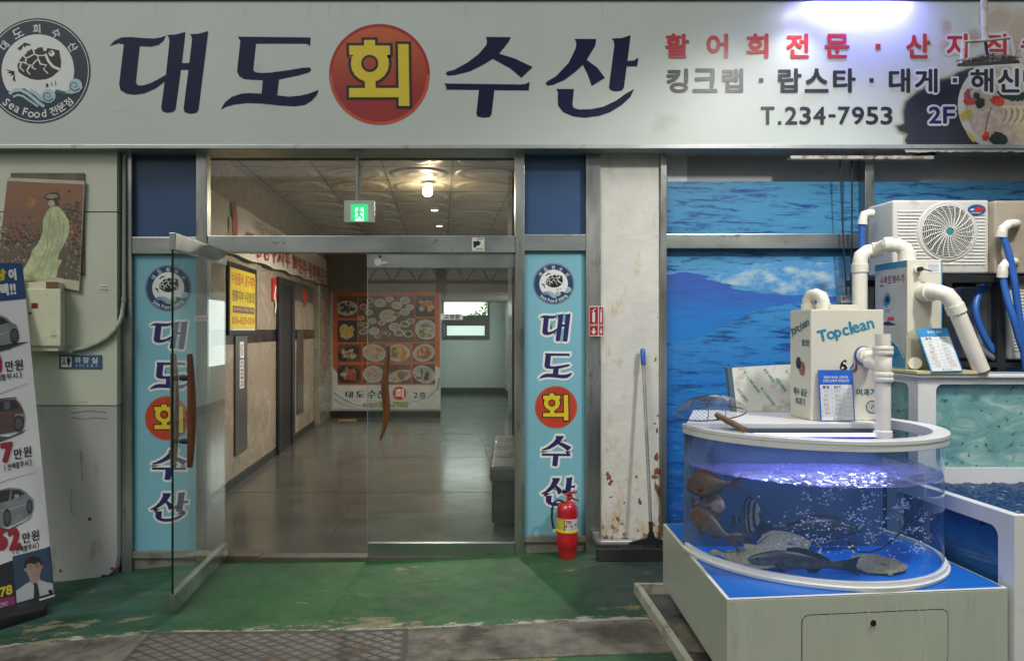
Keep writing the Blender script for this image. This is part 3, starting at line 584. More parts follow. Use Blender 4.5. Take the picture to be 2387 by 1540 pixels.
# ================================================================ sea mural wall
def sea():
    m = bpy.data.materials.new('printed_sea'); m.use_nodes = True; nt = m.node_tree; N = nt.nodes; L = nt.links; b = N['Principled BSDF']; b.inputs['Roughness'].default_value = 0.35
    tc = N.new('ShaderNodeTexCoord')
    def noise(s, d, r, scl, dis=0.0):
        mp = N.new('ShaderNodeMapping'); mp.inputs['Scale'].default_value = scl; L.new(tc.outputs['Object'], mp.inputs['Vector']); n = N.new('ShaderNodeTexNoise'); n.inputs['Distortion'].default_value = dis; n.inputs['Scale'].default_value = s; n.inputs['Detail'].default_value = d; n.inputs['Roughness'].default_value = r; L.new(mp.outputs[0], n.inputs['Vector']); return n.outputs['Fac']
    sep = N.new('ShaderNodeSeparateXYZ'); L.new(tc.outputs['Object'], sep.inputs[0])
    g = N.new('ShaderNodeMapRange'); g.inputs[1].default_value = 0; g.inputs[2].default_value = 2.6; L.new(sep.outputs['Z'], g.inputs[0])
    r = N.new('ShaderNodeValToRGB'); L.new(g.outputs[0], r.inputs[0]); e = r.color_ramp.elements
    e[0].position = 0.0; e[0].color = (0.012, 0.05, 0.22, 1); e[1].position = 1.0; e[1].color = (0.06, 0.26, 0.46, 1)
    for p, c in ((0.22, (0.012, 0.12, 0.46)), (0.5, (0.022, 0.195, 0.58)), (0.72, (0.05, 0.26, 0.58)), (0.8, (0.11, 0.35, 0.60)), (0.88, (0.06, 0.25, 0.47))): k = e.new(p); k.color = (*c, 1)
    w = noise(7, 9, 0.70, (0.5, 1, 3.6), .5); f = N.new('ShaderNodeMapRange'); f.inputs[1].default_value = 0.50; f.inputs[2].default_value = 0.60; f.inputs[4].default_value = 0.95; L.new(w, f.inputs[0])
    mi = N.new('ShaderNodeMix'); mi.data_type = 'RGBA'; L.new(f.outputs[0], mi.inputs['Factor']); L.new(r.outputs[0], mi.inputs['A']); mi.inputs['B'].default_value = (0.012, 0.055, 0.24, 1)
    w2 = noise(21, 9, 0.7, (0.42, 1, 4.2), .4); f2 = N.new('ShaderNodeMapRange'); f2.inputs[1].default_value = 0.54; f2.inputs[2].default_value = 0.66; f2.inputs[4].default_value = 0.6; L.new(w2, f2.inputs[0])
    m2 = N.new('ShaderNodeMix'); m2.data_type = 'RGBA'; L.new(f2.outputs[0], m2.inputs['Factor']); L.new(mi.outputs['Result'], m2.inputs['A']); m2.inputs['B'].default_value = (0.07, 0.33, 0.58, 1)
    L.new(m2.outputs['Result'], b.inputs['Base Color']); return m
m_sea = sea()
mw = empty('mural_wall', (X(1900), 0.02, 0), 'wall with a printed blue sea and wave mural in a steel frame', 'wall')
mb = MB(); mb.box(X(1550), 12, 0.06, 0.3, Z(420), 3.2, mat('grey_band', (0.30, 0.31, 0.32), 0.5, 0, 0.06)); mb.build('top_band', mw)
mb = MB(); mb.box(X(1550), 12, 0.04, 0.3, Z(562), Z(420) - .002, m_sea); mb.build('upper_mural', mw)
mb = MB(); mb.box(X(1550), 12, 0.04, 0.3, -0.1, Z(562) - .002, m_sea); lm = mb.build('lower_mural', mw)
for a, b_, nm in ((1535, 1550, 'post'), (2008, 2029, 'post')): mb = MB(); mb.box(X(a) + .001, X(b_), -0.05, 0.05, 0.0, 3.06, m_steel); mb.build('post', mw, bevel=0.004)
for a, b_ in ((1550, 2008), (2029, 2700)): mb = MB(); mb.box(X(a) + .001, X(b_) - .001, -0.03, 0.038, Z(580), Z(546), m_steel_h); mb.build('rail', mw, bevel=0.004)
def foam_mat(nm, c0, c1, s, lo, hi, scl=(1, 1, 1)):
    m = bpy.data.materials.new(nm); m.use_nodes = True; nt = m.node_tree; N = nt.nodes; L = nt.links; b = N['Principled BSDF']; b.inputs['Roughness'].default_value = 0.35
    tc = N.new('ShaderNodeTexCoord'); mp = N.new('ShaderNodeMapping'); mp.inputs['Scale'].default_value = scl; L.new(tc.outputs['Object'], mp.inputs['Vector']); n = N.new('ShaderNodeTexNoise'); n.inputs['Scale'].default_value = s; n.inputs['Detail'].default_value = 9; n.inputs['Roughness'].default_value = 0.65; L.new(mp.outputs[0], n.inputs['Vector'])
    f = N.new('ShaderNodeMapRange'); f.inputs[1].default_value = lo; f.inputs[2].default_value = hi; L.new(n.outputs['Fac'], f.inputs[0])
    k = N.new('ShaderNodeMix'); k.data_type = 'RGBA'; L.new(f.outputs[0], k.inputs['Factor']); k.inputs['A'].default_value = (*c0, 1); k.inputs['B'].default_value = (*c1, 1); L.new(k.outputs['Result'], b.inputs['Base Color']); return m
dc = Decal(front(0.04)); rs = random.Random(5)
def swell_mat():
    m = bpy.data.materials.new('printed_swell_fade'); m.use_nodes = True; nt = m.node_tree; N = nt.nodes; L = nt.links; b = N['Principled BSDF']; b.inputs['Roughness'].default_value = 0.35
    g = N.new('ShaderNodeNewGeometry'); s = N.new('ShaderNodeSeparateXYZ'); L.new(g.outputs['Position'], s.inputs[0]); mp = N.new('ShaderNodeMapping'); mp.inputs['Scale'].default_value = (.5, 1, 3.6); L.new(g.outputs['Position'], mp.inputs['Vector']); n = N.new('ShaderNodeTexNoise'); n.inputs['Scale'].default_value = 8; n.inputs['Detail'].default_value = 9; n.inputs['Roughness'].default_value = .68; L.new(mp.outputs[0], n.inputs['Vector'])
    q = N.new('ShaderNodeMath'); q.operation = 'MULTIPLY_ADD'; L.new(n.outputs['Fac'], q.inputs[0]); q.inputs[1].default_value = .55; L.new(s.outputs['Z'], q.inputs[2]); f = N.new('ShaderNodeMapRange'); f.inputs[1].default_value = Z(735) + .21; f.inputs[2].default_value = Z(660) + .27; L.new(q.outputs[0], f.inputs[0])
    k = N.new('ShaderNodeMix'); k.data_type = 'RGBA'; L.new(f.outputs[0], k.inputs['Factor']); k.inputs['A'].default_value = (.022, .20, .58, 1); k.inputs['B'].default_value = (.045, .11, .43, 1); L.new(k.outputs['Result'], b.inputs['Base Color']); return m
m_swell = foam_mat('printed_swell', (0.040, 0.085, 0.40), (0.022, 0.18, 0.56), 6, 0.40, 0.68, (0.45, 1, 3.5)); m_foam = foam_mat('printed_foam', (0.07, 0.27, 0.58), (0.42, 0.57, 0.62), 7, 0.42, 0.66, (1, 1, 1.7))
def jag(pts, a):
    out = []
    for (x0, y0), (x1, y1) in zip(pts, pts[1:] + pts[:1]):
        n = max(1, int(math.hypot(x1 - x0, y1 - y0) / 9))
        for i in range(n): out.append((x0 + (x1 - x0) * i / n + rs.uniform(-a, a), y0 + (y1 - y0) * i / n + rs.uniform(-a, a)))
    return out
dc.poly(jag([(1552, 640), (1590, 634), (1640, 640), (1680, 655), (1710, 672), (1770, 683), (1860, 688), (2000, 690), (2000, 700), (1850, 706), (1760, 722), (1700, 752), (1620, 790), (1552, 800)], 1.5), swell_mat(), 0.001)
dc.poly(jag([(1672, 656), (1700, 646), (1725, 634), (1750, 630), (1790, 628), (1830, 622), (1880, 626), (1940, 632), (2000, 628), (2000, 694), (1940, 690), (1890, 684), (1840, 688), (1790, 680), (1740, 672), (1700, 664)], 2.5), m_foam, 0.002)
m_fs = foam_mat('printed_foam_sparse', (0.09, 0.30, 0.59), (0.35, 0.52, 0.62), 6, .50, .72, (1, 1, 1.5))
dc.poly(jag([(1640, 650), (1690, 634), (1740, 618), (1790, 612), (1850, 606), (1920, 612), (2000, 606), (2000, 640), (1900, 640), (1800, 640), (1720, 650), (1690, 660)], 3), m_fs, 0.0015)
for x, y, l, w in ((1800, 880, 150, 9), (1850, 815, 90, 8), (1650, 895, 70, 6), (1600, 960, 60, 8), (1575, 1100, 50, 14), (1580, 1180, 45, 18)):
    dc.poly(jag([(x - l / 2, y), (x - l / 6, y - w / 2), (x + l / 4, y - w / 3), (x + l / 2, y + 1), (x + l / 5, y + w / 2), (x - l / 4, y + w / 3)], 1.2), m_swell, 0.001)
dc.build('printed_wave', mw)
# ================================================================ long shop sign
SY = -0.19
sg = empty('shop_sign', (X(1200, SY), SY, 3.01), 'long white shop sign with big navy lettering across the whole front', 'sign')
SZ0, SZ1 = 3.012, 4.085
m_sign = mat('sign_sheet', (0.555, 0.615, 0.57), 0.30, 0, 0.035, 1.2, 0.03, 14, (0.50, 0.52, 0.48), 0.05, 1.5)
mb = MB(); mb.box(-5.2, 7.5, SY, 0.10, SZ0 + .03, SZ1, m_sign); mb.build('board', sg)
m_alu = mat('aluminium_trim', (0.48, 0.50, 0.49), 0.35, 0.5, 0.12, 3, dirt=(0.25, 0.24, 0.2), dirt_amt=0.15)
mb = MB(); mb.box(-5.2, 7.5, SY - .012, 0.10, SZ0, SZ0 + .0295, m_alu); mb.build('bottom_trim', sg, bevel=0.003)
mb = MB(); mb.box(-5.2, 7.5, SY - .012, 0.10, SZ1 + .0005, SZ1 + .03, m_dsteel); mb.build('top_trim', sg, bevel=0.003)
sp = front(SY)
dc = Decal(sp)
for g in (DAE, DO, SU, SAN):
    dc = Decal(sp)
    for p in g: dc.poly(p, m_navy)
    dc.build('letter', sg)
dc = Decal(sp)
for s, x0, x1 in (('활', 1550, 1606), ('어', 1646, 1697), ('회', 1739, 1791), ('전', 1832, 1885), ('문', 1921, 1980), ('산', 2111, 2168), ('지', 2205, 2255), ('직', 2297, 2346), ('송', 2378, 2436)): dc.text(s, x0, 79, x1, 137, mat('sign_red', (0.50, 0.035, 0.045), 0.3), 0.004, 0.035)
for x, y in ((2046, 109),): dc.rect(x - 6, y - 6, x + 6, y + 6, MATS['sign_red'], 0.004)
dc.build('slogan_lettering', sg); dc = Decal(sp)
row2 = (('킹', 1553, 1604), ('크', 1614, 1672), ('랩', 1683, 1732), ('랍', 1813, 1868), ('스', 1875, 1931), ('타', 1941, 1994), ('대', 2071, 2121), ('게', 2131, 2185), ('해', 2261, 2315), ('신', 2324, 2376), ('탕', 2384, 2436))
for s, x0, x1 in row2: dc.text(s, x0, 160, x1, 217, m_char, 0.004, 0.035)
for x in (1774, 2031, 2225): dc.rect(x - 5, 183, x + 5, 193, m_char, 0.004)
dc.build('menu_lettering', sg); dc = Decal(sp)
for s, x0, x1 in (('T', 1773, 1805), ('2', 1829, 1858), ('3', 1863, 1890), ('4', 1895, 1924), ('7', 1953, 1981), ('9', 1985, 2014), ('5', 2018, 2047), ('3', 2052, 2080)): dc.text(s, x0, 249, x1, 291, m_char, 0.004, 0.03)
dc.rect(1813, 283, 1821, 291, m_char, 0.004); dc.rect(1931, 267, 1947, 274, m_char, 0.004)
dc.build('phone_lettering', sg); dc = Decal(sp)
dc.text('2', 2164, 249, 2193, 289, m_navy2, 0.006, 0.03); dc.text('F', 2197, 249, 2225, 289, m_navy2, 0.006, 0.03)
dc.build('floor_lettering', sg)
dc = Decal(sp); rs = random.Random(8)
m_blob = mat('printed_dark_ground', (0.030, 0.034, 0.050), 0.3, 0, 0.3, 3)
m_peach = mat('printed_peach_wash', (0.50, 0.44, 0.39), 0.35, 0, 0.2, 4)
blob = [(2120, 343), (2112, 328), (2118, 312), (2098, 303), (2094, 296), (2110, 290), (2108, 262), (2114, 240), (2130, 224), (2160, 206), (2180, 200), (2190, 190), (2215, 184), (2235, 172), (2262, 163), (2440, 150), (2440, 343)]
for q, (g_, c_) in enumerate(((11, (.50, .55, .48)), (8.5, (.43, .46, .37)), (6, (.34, .35, .25)), (4, (.22, .22, .16)), (2, (.10, .105, .085)))): dc.poly(jag(grow(blob, g_), 2.2), mat('printed_soft_edge_%d' % q, c_, 0.4, 0, 0.1, 5), 0.0008 + q * .0002)
dc.poly(jag(blob, 1.0), m_blob, 0.0021)
for x, y, rx, ry in ((2205, 62, 14, 20), (2330, 45, 46, 34), (2270, 90, 18, 22), (2380, 60, 50, 45), (2210, 110, 22, 18), (2360, 110, 46, 26)):
    for q in range(5): dc.disc(x + rs.uniform(-3, 3), y + rs.uniform(-3, 3), rx * (1.35 - .2 * q), (mat('printed_peach_%d' % q, (0.565 - .022 * q, 0.60 - .05 * q, 0.565 - .058 * q), 0.35, 0, 0.1, 4)), 0.0004 + .0001 * q + rs.random() * 0.00004, ry=ry * (1.35 - .2 * q), n=26, wob=0.1)
for pts in ((('게'), 2131, 2185),): pass
wh = mat('letter_outline_white', (0.68, 0.70, 0.72), 0.3)
for s, x0, x1, y0, y1 in (('게', 2131, 2185, 160, 217), ('해', 2261, 2315, 160, 217), ('신', 2324, 2376, 160, 217), ('탕', 2384, 2436, 160, 217), ('2', 2164, 2193, 249, 289), ('F', 2197, 2225, 249, 289), ('지', 2205, 2255, 79, 137), ('직', 2297, 2346, 79, 137), ('송', 2378, 2436, 79, 137)):
    dc.text(s, x0 - 5, y0 - 5, x1 + 5, y1 + 5, wh, 0.0034, 0.13)
dc.rect(2216, 179, 2234, 197, wh, 0.0034)
plx, ply, plr = 2338, 246, 106
m_cut = None
def clip(pts): return [(x, min(y, 343.0)) for x, y in pts]
def cdisc(cx, cy, rx, m, h, ry=None, rot=0.0, wob=0.0, n=40):
    ry = ry or rx; p = []
    for k in range(n):
        a = 2 * math.pi * k / n; w = 1 + rs.uniform(-wob, wob); x, y = rx * w * math.cos(a), ry * w * math.sin(a)
        q = (cx + x * math.cos(rot) - y * math.sin(rot), cy + x * math.sin(rot) + y * math.cos(rot))
        if q[1] < 344: p.append(q)
    if len(p) > 2: dc.poly(p, m, h)
cdisc(plx, ply, plr, mat('printed_plate', (0.60, 0.60, 0.55), 0.3), 0.0024); cdisc(plx + 4, ply + 2, plr * 0.88, mat('printed_plate_inner', (0.50, 0.44, 0.34), 0.3, 0, 0.25, 12), 0.0027)
F1 = mat('printed_fish_white', (0.60, 0.48, 0.38), 0.3, 0, 0.25, 20); F2 = mat('printed_pink', (0.42, 0.12, 0.14), 0.3, 0, 0.6, 22); F3 = mat('printed_lemon', (0.55, 0.46, 0.08), 0.3, 0, 0.3, 15); F4 = mat('printed_seaweed', (0.02, 0.045, 0.025), 0.3, 0, 0.5, 30); F5 = mat('printed_scarlet', (0.55, 0.06, 0.03), 0.3, 0, 0.5, 20); F6 = mat('printed_cream', (0.62, 0.53, 0.30), 0.3, 0, 0.2)
for a in ((2262, 226, 17, F2, 20, .2), (2255, 238, 10, F5, 8, .3), (2268, 218, 8, F1, 9, .4), (2284, 241, 12, F4, 12, .5), (2276, 224, 9, F4, 7, .9), (2251, 268, 16, F3, 11, -.5), (2246, 280, 8, F6, 6, .5), (2298, 284, 38, F1, 27, -.3), (2288, 276, 20, F6, 12, -.3), (2312, 292, 16, F1, 12, .6), (2325, 236, 17, F5, 12, .2), (2318, 232, 8, F2, 7, .2), (2358, 222, 34, F4, 14, .2), (2370, 312, 30, F1, 26, .2), (2380, 300, 14, F6, 9, .4), (2327, 325, 22, F4, 17, .1), (2297, 318, 7.5, F5, 12, .4), (2296, 313, 3, F1, 4, .4), (2400, 262, 30, F1, 30, .1), (2262, 318, 5, F3, 16, -.6)): cdisc(a[0], a[1], a[2], a[3], 0.0029 + 0.0001 * rs.random(), a[4], a[5], 0.14, 30)
for i in range(4): dc.stroke([(2336 + i * 14, 250), (2345 + i * 14, 248), (2352 + i * 14, 258), (2350 + i * 14, 272), (2340 + i * 14, 290)], 6, mat('printed_curl', (0.70, 0.62, 0.40), 0.3), 0.0032); dc.stroke([(2342 + i * 14, 256), (2345 + i * 14, 262), (2344 + i * 14, 274), (2338 + i * 14, 284)], 3, mat('printed_curl_shade', (0.30, 0.22, 0.12), 0.4), 0.0033)
dc.stroke([(2310, 250), (2302, 275), (2296, 305)], 2, F4, 0.0032)
dc.build('food_print', sg)
dc = Decal(sp); mf = mat('sign_faint_mark', (0.47, 0.51, 0.47), 0.4); rs = random.Random(14)
for pts, w in (([(505, 88), (525, 108), (546, 132)], 1.2), ([(796 + 833, 60), (796 + 830, 120)], 1), ([(260, 262), (300, 256)], 1)): dc.stroke(pts, w, mf, .0012, .5)
for i in range(60): x = rs.uniform(0, 2380); y = rs.uniform(20, 330); dc.disc(x, y, rs.uniform(.6, 1.6), mf, .0012, n=7, wob=.4)
for i in range(26): x = rs.uniform(0, 2080); l_ = rs.uniform(8, 40); dc.stroke([(x, 12), (x + rs.uniform(-1, 1), 12 + l_)], rs.uniform(.8, 2.2), mf, .0011, .3)
dc.build('grime', sg)
dc = Decal(sp); emblem(dc, 88.8, 165.5, 122.5, mat('emblem_navy', (0.012, 0.030, 0.060), 0.35, 0, 0.2, 3), 0.002); dc.build('emblem', sg)
dc = Decal(sp)
dc.disc(884.5, 174, 117.5, mat('disc_dark_red', (0.36, 0.018, 0.014), 0.35), 0.0015, n=80)
dc.poly([(884.5 + 117.2 * math.cos(a), 174 + 117.2 * math.sin(a)) for a in [math.pi * k / 40 for k in range(41)]], mat('disc_orange_rim', (0.58, 0.085, 0.025), 0.35), 0.0022)
def vgrad(nm, c0, c1, z0, z1):
    m = bpy.data.materials.new(nm); m.use_nodes = True; N = m.node_tree.nodes; L = m.node_tree.links; b = N['Principled BSDF']; b.inputs['Roughness'].default_value = 0.35
    g = N.new('ShaderNodeNewGeometry'); s = N.new('ShaderNodeSeparateXYZ'); L.new(g.outputs['Position'], s.inputs[0]); f = N.new('ShaderNodeMapRange'); f.inputs[1].default_value = z0; f.inputs[2].default_value = z1; L.new(s.outputs['Z'], f.inputs[0])
    k = N.new('ShaderNodeMix'); k.data_type = 'RGBA'; L.new(f.outputs[0], k.inputs['Factor']); k.inputs['A'].default_value = (*c0, 1); k.inputs['B'].default_value = (*c1, 1); L.new(k.outputs['Result'], b.inputs['Base Color']); return m
m_dg = vgrad('disc_two_tone', (0.33, 0.025, 0.02), (0.55, 0.11, 0.022), Z(215, SY), Z(75, SY))
dc.disc(884.5, 174, 110, m_dg, 0.003, n=80); hoe(dc, HOE, 6.5, 0.0042, mat('disc_red_core', (0.42, 0.05, 0.02), 0.35)); dc.build('red_disc', sg)
# ---------------------------------------------------------------- vertical panel signs
def vsign(x0, y0, x1, y1, em, letters, circ, col, label):
    t = empty('panel_sign', (X((x0 + x1) / 2), -0.01, Z(y1)), label, 'sign', 'tall light blue panel signs beside the door')
    mb = MB(); mb.box(X(x0), X(x1), -0.012, 0.03, Z(y1), Z(y0), col); mb.build('panel', t, bevel=0.002)
    pl_ = front(-0.012); dc = Decal(pl_); emblem(dc, *em, mat('panel_emblem_blue', (0.018, 0.055, 0.145), 0.4, 0, 0.2, 8), 0.0012); dc.build('emblem', t)
    dc = Decal(pl_)
    for g, bx in letters:
        for p in fit(g, *bx): dc.poly(grow(p, 5.2), m_wht, 0.0012)
        for p in fit(g, *bx): dc.poly(p, m_navy2, 0.0026)
    dc.build('lettering', t)
    dc = Decal(pl_); dc.disc(circ[0], circ[1], circ[2], mat('panel_disc_rim', (0.50, 0.12, 0.035), 0.4), 0.0012, n=60); dc.disc(circ[0], circ[1], circ[2] * .94, mat('panel_disc_red', (0.52, 0.055, 0.03), 0.4), 0.002, n=60)
    hoe(dc, fit(HOE, *circ[3]), 2.4, 0.003, MATS['panel_disc_red']); dc.build('red_disc', t)
m_lb = mat('light_blue_sheet', (0.215, 0.485, 0.585), 0.3, 0, 0.05, 2, dirt=(0.16, 0.40, 0.50), dirt_amt=0.1, ds=4)
vsign(313.5, 592.5, 461.5, 1281, (392.5, 671.5, 54), ((DAE, (350, 748, 438, 814)), (DO, (348.5, 844, 439.5, 909)), (SU, (353.5, 1048, 437.5, 1118)), (SAN, (351, 1145, 439, 1215))), (390, 974, 52, (360, 942, 428, 1008)), m_lb, 'tall light blue panel sign left of the entrance, behind the open glass door')
vsign(1221.5, 586.5, 1362.5, 1245, (1290.5, 661.5, 48), ((DAE, (1257, 730, 1330, 796)), (DO, (1256, 823, 1334, 884)), (SU, (1262, 1015, 1332, 1086)), (SAN, (1262, 1110, 1341, 1178))), (1296, 948.5, 49.5, (1266, 916, 1325, 979)), m_lb, 'tall light blue panel sign behind the fire extinguisher')
# ================================================================ glass doors
m_wood = mat('polished_brown_wood', (0.13, 0.042, 0.014), 0.22, 0, 0.35, 5, stretch=(6, 6, 0.6), coat=0.5)
m_edge = mat('dark_glass_edge', (0.006, 0.020, 0.016), 0.15, 0, 0.1)
# open leaf: swung out at a right angle, its free edge towards the street
ox, oy0, oy1 = X(524), -1.10, -0.005
d1 = empty('glass_door', (ox, -0.55, 0.0), 'open glass door leaf swung outwards, with wooden handles on both faces', 'door', 'glass entrance doors')
zt, zr, zb0, zb1 = Z(590), Z(612), Z(1283), Z(1262)
zb = -0.005
mb = MB(); mb.box(ox - .006, ox + .006, oy0 + .004, oy1, zb + .105, zr + .001, m_gl); g1 = mb.build('pane', d1)
mb = MB(); mb.box(ox - .0065, ox + .0065, oy0, oy0 + .0035, zb + .105, zr, m_edge); mb.build('pane_edge', d1)
mb = MB(); mb.box(ox - .02, ox + .02, oy0 - .002, oy1, zr - .02, zt + .012, m_steel_h); mb.build('top_rail', d1, bevel=0.003)
mb = MB(); mb.box(ox - .02, ox + .02, oy0 - .002, oy1, zb, zb + .105, m_steel_h); mb.build('bottom_rail', d1, bevel=0.003)
yh = oy0 + 0.10
def tusk(x, y, z0, z1, bow, ax):      # long gently bowed wooden grip
    pts, rr = [], []
    for i in range(17):
        t = i / 16; z = z0 + (z1 - z0) * t; b = bow * math.sin(math.pi * t)
        pts.append((x + ax[0] * b, y + ax[1] * b, z)); rr.append(0.017 + 0.010 * math.sin(math.pi * t) ** 0.8)
    return pts, rr
for s in (-1, 1):
    mb = MB(); hx = ox + (.072 if s > 0 else -.030); p, r = tusk(hx, yh, 0.85, 1.55, 0.012 if s > 0 else -.008, (s, 0)); mb.tube(p, r, m_wood, 14)
    for z in (1.01, 1.40): mb.tube([(ox + s * .007, yh, z), (ox * .5 + hx * .5, yh, z), (hx, yh, z)], [.011, .018, .012], m_rubber, 10)
    mb.build('handle', d1, smooth=50)
mb = MB(); mb.box(X(524) - .02, X(607), -.04, .10, 0.001, 0.014, mat('floor_spring_cover', (0.13, 0.11, 0.08), 0.5, 0.4, 0.2)); mb.build('floor_spring', label='flat metal floor spring cover at the pivot of the open door', cat='floor spring', bevel=0.003)
dc = Decal(front(-.0505)); dc.rect(455, 736, 487, 748, mat('sticker_paper', (0.62, 0.62, 0.60), 0.5), .001); dc.text('자동문 아닙니다', 457, 739, 485, 745, m_red, .002, .03); dc.build('post_sticker', label='small white sticker with red letters on the steel post by the open door', cat='sticker')
# closed leaf
d2 = empty('glass_door', (X(1030), 0, 0.0), 'closed right hand glass door leaf with one tusk shaped wooden handle', 'door', 'glass entrance doors')
cx0, cx1 = X(857), X(1210)
mb = MB(); mb.box(cx0, X(1200) - .002, -.006, .006, Z(1264), Z(624), m_gl); mb.build('pane', d2)
mb = MB(); mb.box(cx0 - .002, cx0 + .002, -.0065, .0065, Z(1264), Z(624), mat('pale_glass_edge', (0.20, 0.27, 0.25), 0.15)); mb.build('pane_edge', d2)
mb = MB(); mb.box(cx0 - .004, X(1200) - .002, -.018, .018, Z(625), Z(592), m_steel_h); mb.build('top_rail', d2, bevel=0.003)
mb = MB(); mb.box(cx0 + .004, X(1200) - .002, -.022, .022, Z(1296), Z(1263), m_steel_h); mb.build('bottom_rail', d2, bevel=0.003)
dc = Decal(front(-.018)); dc.disc(881, 611, 9, mat('lock_disc', (0.6, 0.6, 0.57), 0.35, 0.5), 0.003); dc.poly([(889, 611), (903, 608), (904, 613), (891, 616)], MATS['lock_disc'], 0.004); dc.disc(886, 598, 3, m_black, 0.003); dc.build('lock', d2)
pts, rr = [], []
for i, (px, py, w) in enumerate(((905, 806, 9), (904, 830, 11), (900, 860, 14), (897, 890, 17), (898, 915, 18), (901, 945, 18), (901, 970, 15), (895, 1000, 10), (886, 1027, 3))):
    pts.append(P(px, py, -0.065)); rr.append(w / 2 / 306)
mb = MB(); mb.tube(pts, rr, m_wood, 14)
for py in (850, 965): mb.tube([P(899, py, -.004), P(899, py, -.05)], .012, m_rubber, 10)
mb.build('handle', d2, smooth=50)
fr = m_wht
dc = Decal(front(-.0065)); dc.rect(1027, 731, 1079, 745, mat('sticker_paper', (0.62, 0.62, 0.60), 0.5), 0.001); dc.text('고정문', 1034, 733, 1073, 743.5, m_black, 0.002, 0.03)
dc.build('sticker', d2)
dc = Decal(front(-.040)); dc.rect(1100, 554, 1129, 585, mat('sticker_paper2', (0.60, 0.60, 0.54), 0.5), 0.001); dc.poly([(1106, 562), (1118, 564), (1118, 572), (1112, 572), (1108, 577), (1104, 577), (1103, 563)], m_black, 0.002)
dc.poly([(1112, 560), (1121, 565), (1117, 571), (1110, 566)], m_black, 0.0026); dc.text('촬영중', 1110, 578, 1125, 582, m_char, 0.002); dc.rect(1112, 555.5, 1127, 559, mat('sticker_olive', (0.25, 0.30, 0.16), 0.5), 0.002)
dc.build('sticker', label='small square camera warning sticker on the steel door beam', cat='sticker')
# ================================================================ things in the corridor
# lamp
ly = 9.0 + CAMY
lx = X(997, ly)
lp = empty('ceiling_lamp', (lx, ly, CEZ), 'lit bare bulb under the tiled corridor ceiling', 'lamp')
mb = MB(); mb.lathe([(0.0, CEZ - .001), (0.09, CEZ - .001), (0.085, CEZ - .03), (0.05, CEZ - .05), (0.0, CEZ - .05)], m_white, Matrix.Translation((lx, ly, 0))); mb.build('base', lp, smooth=40)
m_bulb = mat('lit_bulb', (1, 0.95, 0.8), 0.5, emit=(1.0, 0.86, 0.55), es=26)
mb = MB(); mb.lathe([(0.0, CEZ - .05), (0.045, CEZ - .052), (0.058, CEZ - .10), (0.055, CEZ - .15), (0.03, CEZ - .172), (0.0, CEZ - .175)], m_bulb, Matrix.Translation((lx, ly, 0)), 20); mb.build('bulb', lp, smooth=60)
def lamp(name, typ, loc, e, col, size=0.05, aim=None, **kw):
    l = bpy.data.lights.new(name, typ); o = bpy.data.objects.new(name, l); COL.objects.link(o); o.location = loc; l.energy = e; l.color = col
    if typ == 'AREA': l.shape = 'RECTANGLE'; l.size = size; l.size_y = kw.get('size_y', size)
    else: l.shadow_soft_size = size
    if typ == 'SPOT': l.spot_size = kw.get('angle', 1.2); l.spot_blend = kw.get('blend', 0.5)
    if aim is not None: o.rotation_euler = (Vector(aim) - Vector(loc)).to_track_quat('-Z', 'Y').to_euler()
    return o
lamp('bulb_light', 'SPOT', (lx, ly, CEZ - .2), 290, (1.0, 0.95, 0.85), 0.06, (lx, ly, 0), angle=3.0, blend=.5)
lamp('bulb_glow', 'POINT', (lx, ly, CEZ - .30), 14, (1.0, 0.80, 0.52), 0.06)
for px, py, lab in ((1013, 485, 'nearer small round downlight in the corridor ceiling'), (1024, 522, 'farther small round downlight in the corridor ceiling')):
    y = (CEZ - CAMZ) * F / (CY - py) + CAMY; x = X(px, y)
    dl = empty('downlight', (x, y, CEZ - .03), lab, 'downlight', 'corridor downlights')
    mb = MB(); mb.lathe([(0.0, CEZ - .035), (0.05, CEZ - .036)], mat('downlight_glow', (1, 1, 1), 0.5, emit=(1, 0.9, 0.95), es=9), Matrix.Translation((x, y, 0)), 20); mb.build('lens', dl)
    mb = MB(); mb.lathe([(0.05, CEZ - .037), (0.062, CEZ - .034), (0.065, CEZ - .0005)], m_white, Matrix.Translation((x, y, 0)), 20); mb.build('trim', dl)
    lamp('downlight_light', 'SPOT', (x, y, CEZ - .05), 110, (1.0, 0.93, 0.84), 0.04, (x, y, 0), angle=2.5)
# banner along the top of the left wall
WP = Plane((LWX + 0.02, 0, CAMZ), (0, 1, 0), (0, 0, -1))
m_ban = mat('banner_cloth', (0.56, 0.50, 0.42), 0.7, 0, 0.06, 3)
bn = empty('banner', (LWX + .02, 5, 2.45), 'long pale banner with red lettering hung along the top of the marble wall', 'banner')
mb = MB(); n = 60; vs = []
for i in range(n + 1):
    y = 0.9 + (PWY - 0.08 - 0.9) * i / n; o = 0.012 * math.sin(i * .9) + .006 * math.sin(i * 2.3) + .03
    vs += [Vector((LWX + .02 + o * .4, y, 3.05 + .01 * math.sin(i * .5))), Vector((LWX + .03 + o, y, 2.47 + .08 * (y / 9) + .012 * math.sin(i * .7)))]
mb.add(vs, [(2 * i, 2 * i + 2, 2 * i + 3, 2 * i + 1) for i in range(n)], m_ban); mb.build('cloth', bn, smooth=60)
BP = Plane((LWX + 0.066, 0, CAMZ), (0, 1, 0), (0, 0, -1))
dc = Decal(BP, px=False); m_brd = mat('banner_red', (0.40, 0.05, 0.045), 0.6); m_bgr = mat('banner_brown', (0.20, 0.15, 0.09), 0.6)
a0 = BP.inv(567, 600)[0]
for i, s in enumerate('영통장구지부회원수원회원모집'):
    a = 2.75 + i * 0.42 + (0.0 if i < 6 else .15); 
    if a < 8.6: dc.text(s, a, -1.12, a + .33, -0.86, m_brd, 0.002, 0.03)
